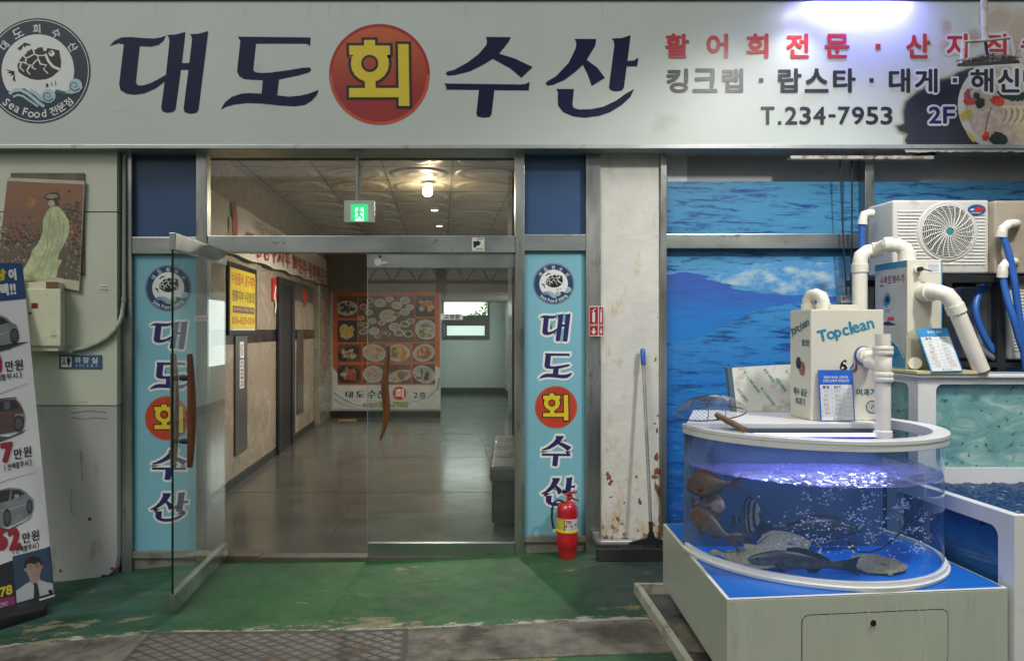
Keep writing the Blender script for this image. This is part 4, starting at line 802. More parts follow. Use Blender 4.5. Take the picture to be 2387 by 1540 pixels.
for i, s in enumerate('대도수산과함께하는행사'): dc.text(s, 3.2 + i * .22, -1.29, 3.38 + i * .22, -1.17, m_bgr, 0.002, 0.02)
dc.disc(2.3, -1.15, .10, m_brd, 0.002, ry=.2, wob=.2, n=20); dc.disc(2.12, -1.0, .07, mat('banner_ochre', (0.45, 0.30, 0.10), 0.6), 0.0024, ry=.17, wob=.2, n=20)
dc.text('지부장', 6.15, -0.86, 6.6, -0.78, m_bgr, 0.002); dc.text('문의 031-234', 6.75, -0.84, 7.5, -0.75, m_bgr, 0.002)
dc.build('lettering', bn)
# yellow poster in a dark frame
def lwrect(px0, py0, px1, py1):      # rectangle on the left wall whose left edge is (px0, py0..py1), right edge at px1
    y0 = LW.inv(px0, CY)[0]; y1 = LW.inv(px1, CY)[0]; s = (y0 - CAMY) / F; return y0, y1, CAMZ - (py1 - CY) * s, CAMZ - (py0 - CY) * s
y0, y1, z0, z1 = lwrect(527, 608, 590, 770)
yp = empty('notice_poster', (LWX, (y0 + y1) / 2, z0), 'bright yellow notice in a black frame on the marble wall', 'poster')
mb = MB(); mb.box(LWX + .001, LWX + .03, y0, y1 + .06, z0 - .05, z1, m_black); mb.build('frame', yp, bevel=0.005)
YP = Plane((LWX + .03, 0, 0), (0, 1, 0), (0, 0, -1)); dc = Decal(YP, px=False); w = y1 - y0; u = lambda t: y0 + .02 + (w - .0) * t; v = lambda t: -(z1 - .06 - (z1 - z0 - .06) * t)
dc.rect(u(0.02), v(0), u(.96), v(1), mat('notice_white', (0.62, 0.60, 0.52), 0.4), 0.001); dc.rect(u(0.02), v(0), u(.96), v(.965), mat('notice_yellow', (0.66, 0.50, 0.04), 0.4), 0.002)
nr = mat('notice_red', (0.42, 0.10, 0.04), 0.5)
dc.text('수원품바', u(.06), v(.06), u(.50), v(.26), nr, 0.003, 0.03); dc.text('장구대학', u(.54), v(.06), u(.94), v(.26), nr, 0.003, 0.03)
dc.text('영통지부', u(.08), v(.34), u(.50), v(.53), mat('notice_olive', (0.14, 0.10, 0.03), 0.5), 0.003, 0.03); dc.text('수강생모집', u(.53), v(.34), u(.93), v(.53), MATS['notice_olive'], 0.003, 0.03)
dc.rrect(u(.1), v(.60), u(.93), v(.715), .015, mat('notice_purple', (0.16, 0.10, 0.13), 0.5), 0.003); dc.text('품바국악반 | 취미반 | 자격반', u(.13), v(.63), u(.9), v(.69), MATS['notice_yellow'], 0.004, 0.02)
dc.text('010-4329-0014', u(.08), v(.775), u(.93), v(.90), nr, 0.003, 0.02); dc.build('print', yp)
# lift call panels
def callpanel(px0, py0, px1, py1, label, stickers):
    y0, y1, z0, z1 = lwrect(px0, py0, px1, py1)
    t = empty('call_panel', (LWX, (y0 + y1) / 2, z0), label, 'panel', 'tall grey metal strips on the marble wall'); mb = MB(); mb.box(LWX + .0065, LWX + .02, y0, y1, z0, z1, mat('panel_strip_grey', (0.17, 0.16, 0.145), 0.3, 0.7, 0.1)); mb.build('plate', t, bevel=0.003)
    if stickers:
        dc = Decal(Plane((LWX + .02, 0, 0), (0, 1, 0), (0, 0, -1)), px=False); w = y1 - y0; a, b = y0 + w * .33, y0 + w * .68; hh = z1 - z0
        dc.rect(a, -z1 + .05 * hh - .0, b, -z1 + .19 * hh, m_wht, 0.001); c_ = (a + b) / 2
        dc.ring(c_, -z1 + .12 * hh, .05, .062, m_red, 0.002, 24); dc.stroke([(c_ - .035, -z1 + .12 * hh - .03), (c_ + .035, -z1 + .12 * hh + .03)], .012, m_red, 0.0025)
        dc.rect(a, -z1 + .205 * hh, b, -z1 + .45 * hh, m_wht, 0.001)
        for i, s in enumerate('브리핑관출입문'): dc.text(s, a + .02, -z1 + (.215 + .033 * i) * hh, b - .02, -z1 + (.240 + .033 * i) * hh, m_brd if i > 2 else m_char, 0.002, 0.04)
        dc.build('sticker', t)
callpanel(545, 783, 573, 1062, 'tall grey metal strip with two white stickers, below the yellow notice', True)
callpanel(691, 770, 705, 965, 'plain tall grey metal strip under the red toilet sign', False)
# dark doorway in the left wall
y0, y1 = LW.inv(643, 768)[0], LW.inv(680, 768)[0]
dd = empty('dark_door', (LWX, (y0 + y1) / 2, 0), 'dark open toilet doorway set in the marble wall', 'door')
mb = MB(); mb.box(LWX + .013, LWX + .03, y0 + .08, y1 - .18, .0, 2.33, mat('dark_doorway', (0.012, 0.012, 0.012), 0.4)); mb.build('leaf', dd)
mb = MB()
for a in ((y0, y0 + .079, 0, 2.42), (y1 - .179, y1 - .09, 0, 2.42), (y1 - .085, y1, 0, 2.42), (y0 + .08, y1 - .18, 2.331, 2.42)): mb.box(LWX + .013, LWX + .05, a[0], a[1], a[2], a[3], mat('dark_door_frame', (0.045, 0.046, 0.05), 0.35, 0.4))
mb.build('frame', dd, bevel=0.003)
# red sign edge and women's toilet sign
y0, y1, z0, z1 = lwrect(632, 647, 643, 700)
ms = empty('toilet_sign', (LWX, y0, z0), 'narrow red and white sign beside the dark doorway', 'sign'); mb = MB(); mb.box(LWX + .001, LWX + .02, y0, y1 - .05, z0, z1, m_red); mb.build('plate', ms)
dc = Decal(Plane((LWX + .02, 0, 0), (0, 1, 0), (0, 0, -1)), px=False); dc.stroke([(y0 + .2, -z1 + .1), (y0 + .12, -z1 + .24), (y0 + .22, -z1 + .36), (y0 + .14, -z1 + .46)], .07, m_wht, .001); dc.build('symbol', ms)
y0, y1, z0, z1 = lwrect(684, 655, 729, 698)
ws = empty('toilet_sign', (LWX, (y0 + y1) / 2, z0), 'grey plate with a red standing woman symbol', 'sign'); mb = MB(); mb.box(LWX + .001, LWX + .015, y0 + .05, y1, z0, z1, mat('sign_plate_grey', (0.20, 0.185, 0.15), 0.3, 0.6)); mb.build('plate', ws)
dc = Decal(Plane((LWX + .015, 0, 0), (0, 1, 0), (0, 0, -1)), px=False); c_, t_ = (y0 + y1) / 2 + .02, -z1 + .06; mr_ = mat('toilet_red', (0.50, 0.03, 0.03), 0.5)
dc.disc(c_, t_ + .02, .035 * 1.6, mr_, .001, ry=.03)
dc.poly([(c_ - .10, t_ + .05), (c_ + .10, t_ + .05), (c_ + .24, t_ + .17), (c_ + .18, t_ + .19), (c_ + .09, t_ + .11), (c_ + .16, t_ + .2), (c_ + .07, t_ + .2), (c_ + .06, t_ + .31), (c_ + .01, t_ + .31), (c_, t_ + .21), (c_ - .01, t_ + .31), (c_ - .06, t_ + .31), (c_ - .07, t_ + .2), (c_ - .16, t_ + .2), (c_ - .09, t_ + .11), (c_ - .18, t_ + .19), (c_ - .24, t_ + .17)], mr_, .001); dc.build('symbol', ws)
# food poster
FP = front(PWY - 0.015)
fp = empty('food_poster', (X(900, PWY), PWY - .015, Z(952, PWY)), 'large orange bordered food photo poster on the end wall of the corridor', 'poster')
mb = MB(); mb.box(X(775, PWY), X(1026, PWY), PWY - .014, PWY - .001, Z(953, PWY), Z(679, PWY), mat('poster_white', (0.50, 0.50, 0.46), 0.4)); mb.build('sheet', fp)
dc = Decal(FP); m_po = mat('poster_orange', (0.40, 0.085, 0.025), 0.4); rs = random.Random(11)
dc.poly([(776, 680), (1025, 679), (1025, 858), (1014, 852), (1014, 897), (787, 897), (787, 870), (776, 855)], m_po, 0.001)
m_pw = mat('plate_white', (0.37, 0.35, 0.30), 0.4); woods = [mat('table_brown', (0.10, 0.052, 0.032), 0.5, 0, 0.3, 9), mat('table_dark', (0.045, 0.028, 0.022), 0.5, 0, 0.3, 9), mat('table_tan', (0.20, 0.12, 0.07), 0.5, 0, 0.3, 9)]
foods = {k: mat('food_' + k, c, 0.5, 0, 0.45, 28) for k, c in (('cream', (0.36, 0.29, 0.19)), ('yellow', (0.46, 0.27, 0.04)), ('orange', (0.40, 0.15, 0.03)), ('red', (0.30, 0.05, 0.025)), ('green', (0.10, 0.13, 0.035)), ('grey', (0.26, 0.25, 0.22)), ('brown', (0.20, 0.10, 0.045)), ('dark', (0.03, 0.026, 0.025)), ('pink', (0.36, 0.20, 0.15)))}
def cell(x0, y0, x1, y1, wood, ex, ey, rx, ry, plate, fds, rot=0.0):
    dc.rect(x0, y0, x1, y1, woods[wood], 0.002)
    def cl(cx, cy, a, b, m, h, r, wob, n=30):
        q = []
        for k in range(n):
            t = 2 * math.pi * k / n; w = 1 + rs.uniform(-wob, wob); x, y = a * w * math.cos(t), b * w * math.sin(t)
            q.append((min(max(cx + x * math.cos(r) - y * math.sin(r), x0), x1), min(max(cy + x * math.sin(r) + y * math.cos(r), y0), y1)))
        dc.poly(q, m, h)
    cl(ex, ey, rx, ry, plate, 0.003, rot, 0); 
    if plate is m_pw: cl(ex, ey, rx * .82, ry * .82, mat('plate_shade', (0.30, 0.28, 0.24), 0.4), 0.0035, rot, 0)
    for i, f in enumerate(fds):
        for _ in range(11): cl(ex + rs.uniform(-.5, .5) * rx, ey + rs.uniform(-.5, .5) * ry, rx * rs.uniform(.08, .36), ry * rs.uniform(.08, .36), foods[f], 0.004 + rs.random() * .0018, rs.uniform(0, 3), 0.3, 10)
pd = mat('black_pan', (0.022, 0.02, 0.02), 0.4)
cell(787, 690, 832, 742, 0, 808, 718, 26, 17, m_pw, ['grey', 'cream', 'dark']); cell(787, 746, 833, 797, 1, 808, 772, 25, 21, pd, ['yellow', 'yellow', 'cream'], .1)
cell(968, 689, 1013, 738, 1, 994, 712, 30, 17, pd, ['red', 'orange', 'cream']); cell(968, 742, 1014, 796, 0, 993, 768, 26, 23, m_pw, ['cream', 'grey', 'green'], .3)
cell(787, 802, 842, 843, 0, 812, 824, 27, 14, pd, ['cream', 'cream', 'brown'], -.4); cell(846, 801, 899, 843, 0, 872, 822, 28, 20, m_pw, ['yellow', 'cream', 'orange'], .2); cell(903, 801, 957, 842, 2, 928, 822, 28, 20, m_pw, ['orange', 'yellow', 'green']); cell(962, 800, 1014, 842, 0, 988, 822, 26, 20, m_pw, ['red', 'yellow', 'brown'], -.3)
cell(787, 850, 842, 893, 0, 812, 872, 27, 20, pd, ['red', 'cream', 'brown']); cell(846, 850, 899, 893, 0, 870, 872, 24, 20, m_pw, ['cream', 'pink']); cell(903, 850, 957, 893, 0, 932, 876, 32, 13, m_pw, ['brown', 'cream', 'brown'], -.25); cell(962, 849, 1014, 893, 1, 988, 872, 27, 20, m_pw, ['grey', 'cream', 'dark'], .4)
dc.rect(835, 690, 966, 797, woods[0], 0.002)
for cx, cy, r, f in ((848, 715, 10, 'red'), (862, 700, 9, 'brown'), (886, 706, 14, 'cream'), (908, 697, 10, 'yellow'), (925, 712, 13, 'cream'), (944, 700, 12, 'grey'), (955, 716, 10, 'cream'), (905, 736, 21, 'cream'), (943, 727, 12, 'grey'), (924, 733, 8, 'red'), (842, 741, 8, 'orange'), (868, 748, 10, 'grey'), (852, 758, 9, 'green'), (860, 728, 10, 'cream'), (920, 762, 14, 'grey'), (944, 755, 11, 'green'), (930, 775, 12, 'brown'), (957, 748, 9, 'brown'), (895, 775, 6, 'red'), (905, 778, 6, 'dark'), (880, 783, 8, 'green'), (872, 772, 13, 'cream'), (846, 773, 9, 'green'), (952, 778, 11, 'dark'), (840, 755, 7, 'red'), (890, 752, 9, 'pink')):
    dc.disc(cx, cy, r, m_pw, 0.003 + rs.random() * .001, ry=r * .72, n=22); dc.disc(cx, cy, r * .72, foods[f], 0.0045 + rs.random() * .0006, ry=r * .5, n=14, wob=.2)
m_pb = mat('poster_blue_swirl', (0.18, 0.30, 0.36), 0.4)
dc.stroke([(778, 915), (800, 930), (830, 944), (870, 948)], 5, m_pb, .0015, 1); dc.stroke([(1024, 880), (1020, 905), (1000, 925), (950, 940)], 7, m_pb, .0015, 1); dc.stroke([(778, 930), (800, 943), (830, 950)], 7, mat('poster_grey_swirl', (0.36, 0.38, 0.36), 0.4), .0014, 2)
for g, bx in ((DAE, (803, 912, 824, 927)), (DO, (828, 911, 850, 926)), (SU, (856, 909, 876, 928)), (SAN, (878, 909, 898, 928))):
    for p in fit(g, *bx): dc.poly(p, m_navy, 0.002)
dc.disc(931, 916, 16, m_red, .002); dc.text('회', 921, 905, 941, 927, m_wht, .003, .03); dc.text('2', 964, 914, 974, 927, m_black, .002, .02); dc.text('층', 977, 913, 993, 928, m_black, .002, .02)
dc.text('예약문의', 845, 939, 879, 949, mat('poster_brown', (0.12, 0.09, 0.05), 0.5), .002, .02); dc.text('234-7953', 882, 936, 952, 949, m_black, .002, .10); dc.text('234-7953', 883, 937, 951, 948, mat('poster_lime', (0.50, 0.46, 0.03), 0.5), .003, .03)
dc.build('print', fp)
mb = MB()
for i in range(6): mb.box(X(790 + i * 7, PWY - .5), X(795.5 + i * 7, PWY - .5), PWY - .62, PWY - .42, .003, .012, mat('tactile_yellow', (0.50, 0.30, 0.02), 0.5))
mb.build('tactile_strip', label='short yellow ribbed tactile strip on the floor below the food poster', cat='floor marker', bevel=0.004)
# bench
be = empty('bench', (0.8, 2.0, 0), 'low dark padded bench against the right of the corridor', 'bench')
m_lea = mat('dark_leather', (0.075, 0.068, 0.066), 0.3, 0, 0.15, 8, 0.15, 40)
def obx(mb, y0, y1, xl0, xl1, xr_, z0, z1, m): mb.hexa([Vector(p) for p in ((xl0, y0, z0), (xr_, y0, z0), (xr_, y1, z0), (xl1, y1, z0), (xl0, y0, z1), (xr_, y0, z1), (xr_, y1, z1), (xl1, y1, z1))], m)
mb = MB(); obx(mb, .74, 2.58, .43, .60, 1.25, .06, .40, mat('bench_base_dark', (0.022, 0.019, 0.017), 0.35)); mb.build('base', be, bevel=0.01)
for i in range(4):
    a, b = .70 + i * .48, .70 + (i + 1) * .48 - .012; mb = MB(); obx(mb, a, b, .41 + i * .045, .41 + (i + 1) * .045, 1.27, .405, .545, m_lea); mb.build('cushion', be, bevel=0.035, segs=3, smooth=50)
# exit sign
ey = -0.10
es = empty('exit_sign', (X(838, ey), ey, Z(520, ey)), 'green lit running man exit sign hanging on a rod over the door', 'sign')
mb = MB(); mb.box(X(803, ey), X(874, ey), ey - .03, ey + .03, Z(520, ey), Z(469, ey), mat('exit_case', (0.42, 0.46, 0.42), 0.4)); mb.build('case', es, bevel=0.006)
dc = Decal(front(ey - .03)); dc.rect(818, 476, 858, 515, mat('exit_lit_white', (0.7, 0.9, 0.75), 0.5, emit=(0.62, 1.0, 0.74), es=0.85), .001)
eg = mat('exit_lit_green', (0.05, 0.5, 0.2), 0.5, emit=(0.02, 0.62, 0.20), es=0.75)
dc.poly([(818, 476), (858, 476), (858, 515), (848, 515), (848, 484), (828, 484), (828, 515), (818, 515)], eg, .002); dc.disc(838, 487, 3.4, eg, .0025)
dc.poly([(834, 490), (842, 491), (847, 497), (845, 499), (840, 495), (840, 501), (846, 506), (845, 513), (842, 513), (842, 508), (836, 504), (833, 509), (826, 512), (826, 509), (831, 506), (834, 500), (834, 495), (830, 499), (828, 497)], eg, .0025); dc.build('lit_face', es)
mb = MB(); mb.tube([P(833, 469, ey) + Vector((0, 0, -.01)), (X(833, ey), ey, 3.01)], .014, mat('exit_rod', (0.30, 0.33, 0.31), 0.4, 0.4), 12); mb.lathe([(0, 3.01), (.06, 3.009), (.05, 2.995), (.014, 2.99)], MATS['exit_case'], Matrix.Translation((X(833, ey), ey, 0)), 20); mb.build('rod', es, smooth=50)
# ================================================================ left wall things
wp = front(WY - 0.02)
pt = empty('wall_picture', (X(100, WY), WY, Z(677, WY)), 'faded picture of a lady in a long pale green robe, hung crooked', 'picture')
mb = MB(); mb.box(X(27, WY), X(198, WY), WY - .012, WY - .001, Z(640, WY), Z(404, WY), mat('old_backing', (0.16, 0.135, 0.09), 0.8, 0, 0.3)); mb.build('backing', pt)
mb = MB(); c4 = [P(18, 414, WY - .03), P(197, 422, WY - .03), P(184, 678, WY - .03), P(-8, 640, WY - .03)]; mb.prism(c4, (0, .016, 0), mat('picture_sheet', (0.50, 0.47, 0.36), 0.5)); mb.build('sheet', pt)
dc = Decal(front(WY - .0305)); rs = random.Random(4)
dc.poly([(17, 422), (195, 430), (184, 655), (-6, 622)], vgrad('picture_ground', (0.14, 0.12, 0.085), (0.28, 0.14, 0.085), Z(600, WY), Z(450, WY)), .0005)
fl = [mat('picture_bloom', (0.30, 0.12, 0.10), 0.6, 0, 0.4, 30), mat('picture_leafage', (0.10, 0.11, 0.07), 0.6, 0, 0.4, 30), mat('picture_pale_bloom', (0.34, 0.28, 0.20), 0.6, 0, 0.4, 30)]
for _ in range(620):
    x, y = rs.uniform(0, 188), rs.uniform(540, 655)
    if rs.random() < .3: y = rs.uniform(505, 560); x = rs.choice((rs.gauss(45, 22), rs.gauss(172, 9)))
    if not 0 < x < 187: continue
    if y > 625 + (x / 190) * 28: continue
    dc.disc(x, y, rs.uniform(1, 4.2), fl[0 if y < 560 and rs.random() < .6 else rs.choice((0, 1, 1, 1, 2))], .0007 + rs.random() * .0006, ry=rs.uniform(1.5, 4.5), n=9, wob=.35)
for cx_, cy_, sx_, sy_, n_ in ((40, 556, 22, 12, 90), (168, 500, 12, 14, 60), (176, 556, 9, 22, 50)):
    for _ in range(n_):
        x, y = rs.gauss(cx_, sx_), rs.gauss(cy_, sy_)
        if 2 < x < 187 and 440 < y < 620: dc.disc(x, y, rs.uniform(1.5, 5), mat('picture_rock', (0.075, 0.07, 0.055), .6, 0, .4, 30), .0009 + rs.random() * .0004, ry=rs.uniform(1.2, 3.5), n=9, wob=.35)
for _ in range(22):
    a = rs.uniform(2.2, 4.4); r_ = rs.uniform(8, 30); dc.stroke([(86 + 6 * math.cos(a), 474 + 4 * math.sin(a)), (82 + r_ * math.cos(a), 474 + r_ * .9 * math.sin(a))], 2.2, mat('picture_gold', (0.40, 0.22, 0.07), 0.6), .0010 + rs.random() * .0003, .6)
robe = mat('picture_robe', (0.50, 0.56, 0.32), 0.6, 0, 0.25, 18)
tq = lambda L_: [(x * .6686, y * .6686 + 352.7) for x, y in L_]
dc.poly(tq([(176,196),(200,190),(222,212),(240,240),(243,280),(226,320),(210,350),(200,375),(217,380),(205,402),(196,440),(150,446),(110,450),(84,446),(82,412),(105,372),(112,345),(135,320),(150,280),(150,240),(162,212)]), robe, .0016)
for pts in ([(118, 500), (112, 540), (110, 580), (92, 620), (80, 640)], [(135, 495), (142, 540), (130, 590), (120, 640)], [(150, 520), (146, 560), (136, 600), (134, 640)], [(126, 520), (124, 560), (108, 610), (98, 642)]): dc.stroke(pts, 2.2, mat('picture_fold', (0.30, 0.335, 0.18), 0.6), .0019, 1)
for _ in range(120):
    t = rs.random(); xa_ = 128 - 45 * t ** 2 + rs.uniform(-1, 1) * (18 + 14 * t); ya_ = 500 + 143 * t; a = rs.uniform(1.2, 2.4); l_ = rs.uniform(3, 9)
    if 60 < xa_ < 158 and (xa_ > 108 - (ya_ - 520) * .42 + 6): dc.stroke([(xa_, ya_), (xa_ + l_ * .5 * math.cos(a) + 1, ya_ + l_ * .5 * math.sin(a)), (xa_ + l_ * math.cos(a), ya_ + l_ * math.sin(a))], 1.3, mat('picture_fold_light', (0.55, 0.60, 0.38), 0.6) if rs.random() < .5 else MATS['picture_fold'], .0020 + rs.random() * .0002, .4)
dc.disc(120, 473, 7, mat('picture_face', (0.55, 0.44, 0.32), 0.6), .0017, ry=8.5)
dc.poly(tq([(152,162),(162,150),(178,144),(196,142),(208,152),(211,166),(203,172),(207,190),(196,192),(192,178),(184,170),(166,172)]), mat('picture_hair', (0.06, 0.055, 0.05), 0.6), .0019)
dc.poly(tq([(158,160),(170,150),(196,150),(204,160),(180,166)]), mat('picture_comb', (0.30, 0.27, 0.19), 0.6), .0021); dc.stroke(tq([(200,150),(203,136)]), 1.2, MATS['picture_hair'], .0022); dc.stroke(tq([(206,158),(220,150)]), 2, MATS['picture_comb'], .0022)
for x, y in ((116, 471), (121.5, 470.5)): dc.stroke([(x - 1.6, y), (x + 1.6, y)], .9, MATS['picture_hair'], .0022)
dc.stroke([(116.5, 477.5), (119.5, 477.5)], 1, mat('picture_lips', (0.3, 0.06, 0.05), .5), .0022)
dc.build('print', pt)
eb = empty('electric_box', (X(100, WY), WY, Z(816, WY)), 'old cream metal electric box on the grey wall below the picture', 'electric box')
m_box = mat('cream_metal', (0.74, 0.74, 0.53), 0.45, 0, 0.08, 5, dirt=(0.60, 0.60, 0.42), dirt_amt=0.3, ds=6)
yb_ = WY - .13; bx1 = X(141, yb_); mb = MB(); mb.box(-3.30, X(155, WY) - .006, WY - .11, WY - .001, Z(817, WY), Z(660, WY), m_box); mb.build('case', eb, bevel=0.004)
mb = MB(); mb.box(-3.30, X(141, yb_), yb_, WY - .112, Z(806, yb_), Z(673, yb_), m_box); dr = mb.build('door', eb, bevel=0.005)
dc = Decal(front(yb_)); dc.rect(74, 706, 88, 718, mat('red_latch', (0.22, 0.02, 0.02), 0.4), .004); dc.build('latch', dr)
dc = Decal(front(yb_)); dc.rect(119, 781, 132, 785, mat('faded_label', (0.42, 0.33, 0.26), 0.6), .0015); dc.rect(68, 727, 73, 733, m_char, .0015); dc.build('label_plate', dr)
mb = MB(); t_ = mat('brown_tape', (0.17, 0.095, 0.045), 0.5, 0, 0.25); mb.box(X(126, WY), X(155, WY) - .003, WY - .114, WY - .109, Z(680, WY), Z(659, WY), t_); mb.box(X(143, WY), X(155, WY) - .002, WY - .1135, WY - .06, Z(700, WY), Z(681, WY), t_); mb.build('tape', eb)
cd = empty('conduit', (X(285), WY, Z(740)), 'grey conduit bending from the electric box up the wall corner', 'conduit')
m_cd = mat('conduit_grey', (0.36, 0.37, 0.32), 0.4, 0, 0.08)
xc = xe + .03; pts = [(xc, WY + .06, 3.0), (xc, WY + .05, Z(700, WY)), (xc - .002, WY + .02, Z(735, WY))]
for px, py in ((278, 752), (268, 770), (250, 787), (228, 800), (200, 811), (165, 817), (110, 820)): pts.append(P(px, py, WY - .022))
mb = MB(); mb.tube(pts[:3] + pts[3:], .0165, m_cd, 12); mb.build('pipe', cd, smooth=60)
mb = MB(); mb.lathe([(.022, 0), (.022, .03)], m_cd, Matrix.Translation((xc, WY + .05, Z(702, WY))), 14); mb.tube([P(165, 806, WY - .002), P(165, 824, WY - .045)], .01, m_cd, 8); mb.build('clip', cd)
ts = empty('toilet_sign', (X(188, WY), WY, Z(860, WY)), 'small blue TOILET plate on the grey wall', 'sign')
m_tb = mat('toilet_blue', (0.035, 0.105, 0.21), 0.4); mb = MB(); mb.box(X(139, WY), X(238, WY), WY - .008, WY - .001, Z(859, WY), Z(827, WY), m_tb); mb.build('plate', ts, bevel=0.002)
dc = Decal(front(WY - .008)); dc.rrect(143, 831, 167, 855, 2, m_wht, .001); pk = mat('toilet_pink', (0.50, 0.20, 0.15), 0.5)
dc.disc(149.5, 835.5, 2.6, pk, .002); dc.poly([(148, 838), (151, 838), (155, 850), (144, 850)], pk, .002); dc.disc(160, 834.5, 2.8, m_black, .002); dc.poly([(155, 837), (165, 837), (163, 845), (161, 853), (159, 853), (157, 845)], m_black, .002)
for s, x0, x1 in (('화', 174, 189), ('장', 193, 208), ('실', 213, 228)): dc.text(s, x0, 832, x1, 846, m_wht, .001, .02)
for i, s in enumerate('TOILET'): dc.text(s, 176 + i * 9.2, 849, (176 if s == 'I' else 181) + i * 9.2 + (1.2 if s == 'I' else 0), 855, m_wht, .001, .01)
dc.build('lettering', ts)
dc = Decal(front(WY - .001)); dc.rect(230, 664, 254, 679, m_wht, .001); dc.text('누수·하수구', 232, 666, 252, 671, m_char, .002, .02); dc.text('010-235-4050', 232, 673, 252, 677, m_char, .002, .02); dc.build('wall_sticker', label='tiny white paper sticker on the grey wall right of the electric box', cat='sticker')
# leaning advertising stand
Bq = P(128, 1386, 0); by = 4.96 + CAMY; B0 = P(128, 1388, by); T0 = P(52, 613, 5.42 + CAMY)
AP = Plane(B0, (1.04, 1.0, 0.147), B0 - T0)
st_ = empty('advert_stand', tuple(B0), 'tall white car price advertising stand leaning at the picture edge', 'advertising stand')
ap = lambda a, b, h=0.0: AP.at(*AP.inv(a, b), h)
H = (T0 - B0).length; ub = AP.u; vd = AP.v
mb = MB(); W_ = 0.75; crn = [B0, B0 - ub * W_, B0 - ub * W_ - vd * H, B0 - vd * H]; mb.prism(crn, -AP.n * .02, mat('stand_sheet', (0.80, 0.80, 0.78), 0.45, 0, 0.03)); mb.build('sheet', st_)
dc = Decal(AP); m_hb = mat('stand_blue', (0.03, 0.07, 0.19), 0.4); m_pr = mat('stand_red', (0.36, 0.022, 0.035), 0.4)
dc.poly([(-60, 612), (52, 613.5), (61, 696), (-60, 708)], m_hb, .002); dc.poly([(-60, 1338), (117, 1272), (127, 1384), (-60, 1440)], mat('stand_black', (0.022, 0.023, 0.026), 0.4), .002)
dc.text('랑', -16, 627, 15, 655, m_yel, .004, .05); dc.text('이', 19, 626, 38, 654, m_wht, .004, .05); dc.text('택', -2, 661, 20, 690, m_wht, .004, .05); dc.text('!!', 23, 661, 37, 687, m_wht, .004, .05)
for n_, xb, yb__ in (('0', (-16, 4), (822, 872)), ('7', (1, 32), (1030, 1078)), ('6', (-12, 18), (1230, 1283)), ('2', (18, 48), (1228, 1281))):
    dc.text(n_, xb[0], yb__[0], xb[1], yb__[1], m_pr, .004, .08)
def chars(s, xs, y, h, sl, m, bold=.02):
    w = (xs[1] - xs[0]) / len(s)
    for i, ch in enumerate(s):
        x = xs[0] + w * (i + .5); hh = h * (1.15 if ch in '()' else 1); ww = w * (.35 if ch in '()' else .9)
        dc.text(ch, x - ww / 2, y + sl * i * w - hh / 2, x + ww / 2, y + sl * i * w + hh / 2, m, .004, bold)
chars('만원', (11, 54), 853, 25, -.13, m_black); chars('(전액할부시)', (-38, 54), 885, 15, -.15, m_black); chars('만원', (31, 74), 1057, 25, -.22, m_black); chars('(전액할부시)', (6, 76), 1090, 15, -.22, m_black)
chars('만원', (51, 92), 1252, 25, -.25, m_black); chars('(전액할부시)', (26, 93), 1284, 15, -.25, m_black)
for y, x1 in ((905, 66), (1112, 84)): dc.stroke([(-40, y + (28 if y < 1000 else 30)), (20, y + 5), (x1, y - 12)], 1.6, mat('stand_rule', (0.12, 0.12, 0.12), 0.5), .003, .6)
CG = mat('print_car_grey', (0.24, 0.25, 0.26), 0.4, 0, 0.2, 14); CGd = mat('print_car_dark', (0.03, 0.033, 0.036), 0.4); CGl = mat('print_car_light', (0.42, 0.43, 0.44), 0.4); CB = mat('print_car_brown', (0.12, 0.075, 0.062), 0.4, 0, 0.2, 14); CS = mat('print_car_shadow', (0.10, 0.10, 0.10), 0.6)
def wheel(x, y, rx, ry): dc.disc(x, y, rx, CGd, .006, ry=ry, n=26); dc.disc(x, y, rx * .68, mat('print_wheel', (0.10, 0.10, 0.11), 0.4), .007, ry=ry * .72, n=20)
dc.poly([(-50, 812), (20, 815), (48, 798), (68, 796), (40, 806), (0, 820), (-50, 826)], CS, .003)
dc.poly([(-50, 745), (-10, 735), (4, 735), (16, 741), (27, 752), (38, 757), (42, 770), (41, 785), (36, 798), (18, 803), (-50, 812)], CG, .004); dc.poly([(-50, 752), (-8, 741), (5, 740), (15, 747), (20, 752), (-5, 758), (-50, 766)], CGd, .005); dc.stroke([(-50, 790), (0, 780), (18, 773)], 3, CGl, .005); wheel(33, 783, 10, 18)
dc.poly([(-40, 1012), (20, 1018), (62, 1000), (50, 1010), (0, 1030), (-40, 1040)], CS, .003)
dc.poly([(-50, 936), (0, 931), (36, 929), (45, 938), (51, 950), (56, 962), (57, 980), (54, 996), (40, 1005), (-50, 1020)], CB, .004); dc.poly([(-50, 944), (0, 936), (36, 934), (44, 950), (20, 956), (-50, 964)], CGd, .005); dc.poly([(8, 937), (22, 936), (24, 953), (10, 955)], mat('print_glass', (0.13, 0.135, 0.14), 0.3), .006); dc.stroke([(-45, 934), (38, 926)], 2.2, CGd, .005); dc.poly([(34, 965), (56, 962), (56, 970), (42, 972), (36, 985)], mat('print_tan', (0.30, 0.25, 0.21), 0.5), .005); wheel(43, 987, 12, 19)
dc.poly([(-30, 1222), (20, 1232), (70, 1208), (78, 1200), (40, 1226), (0, 1246), (-30, 1250)], CS, .003)
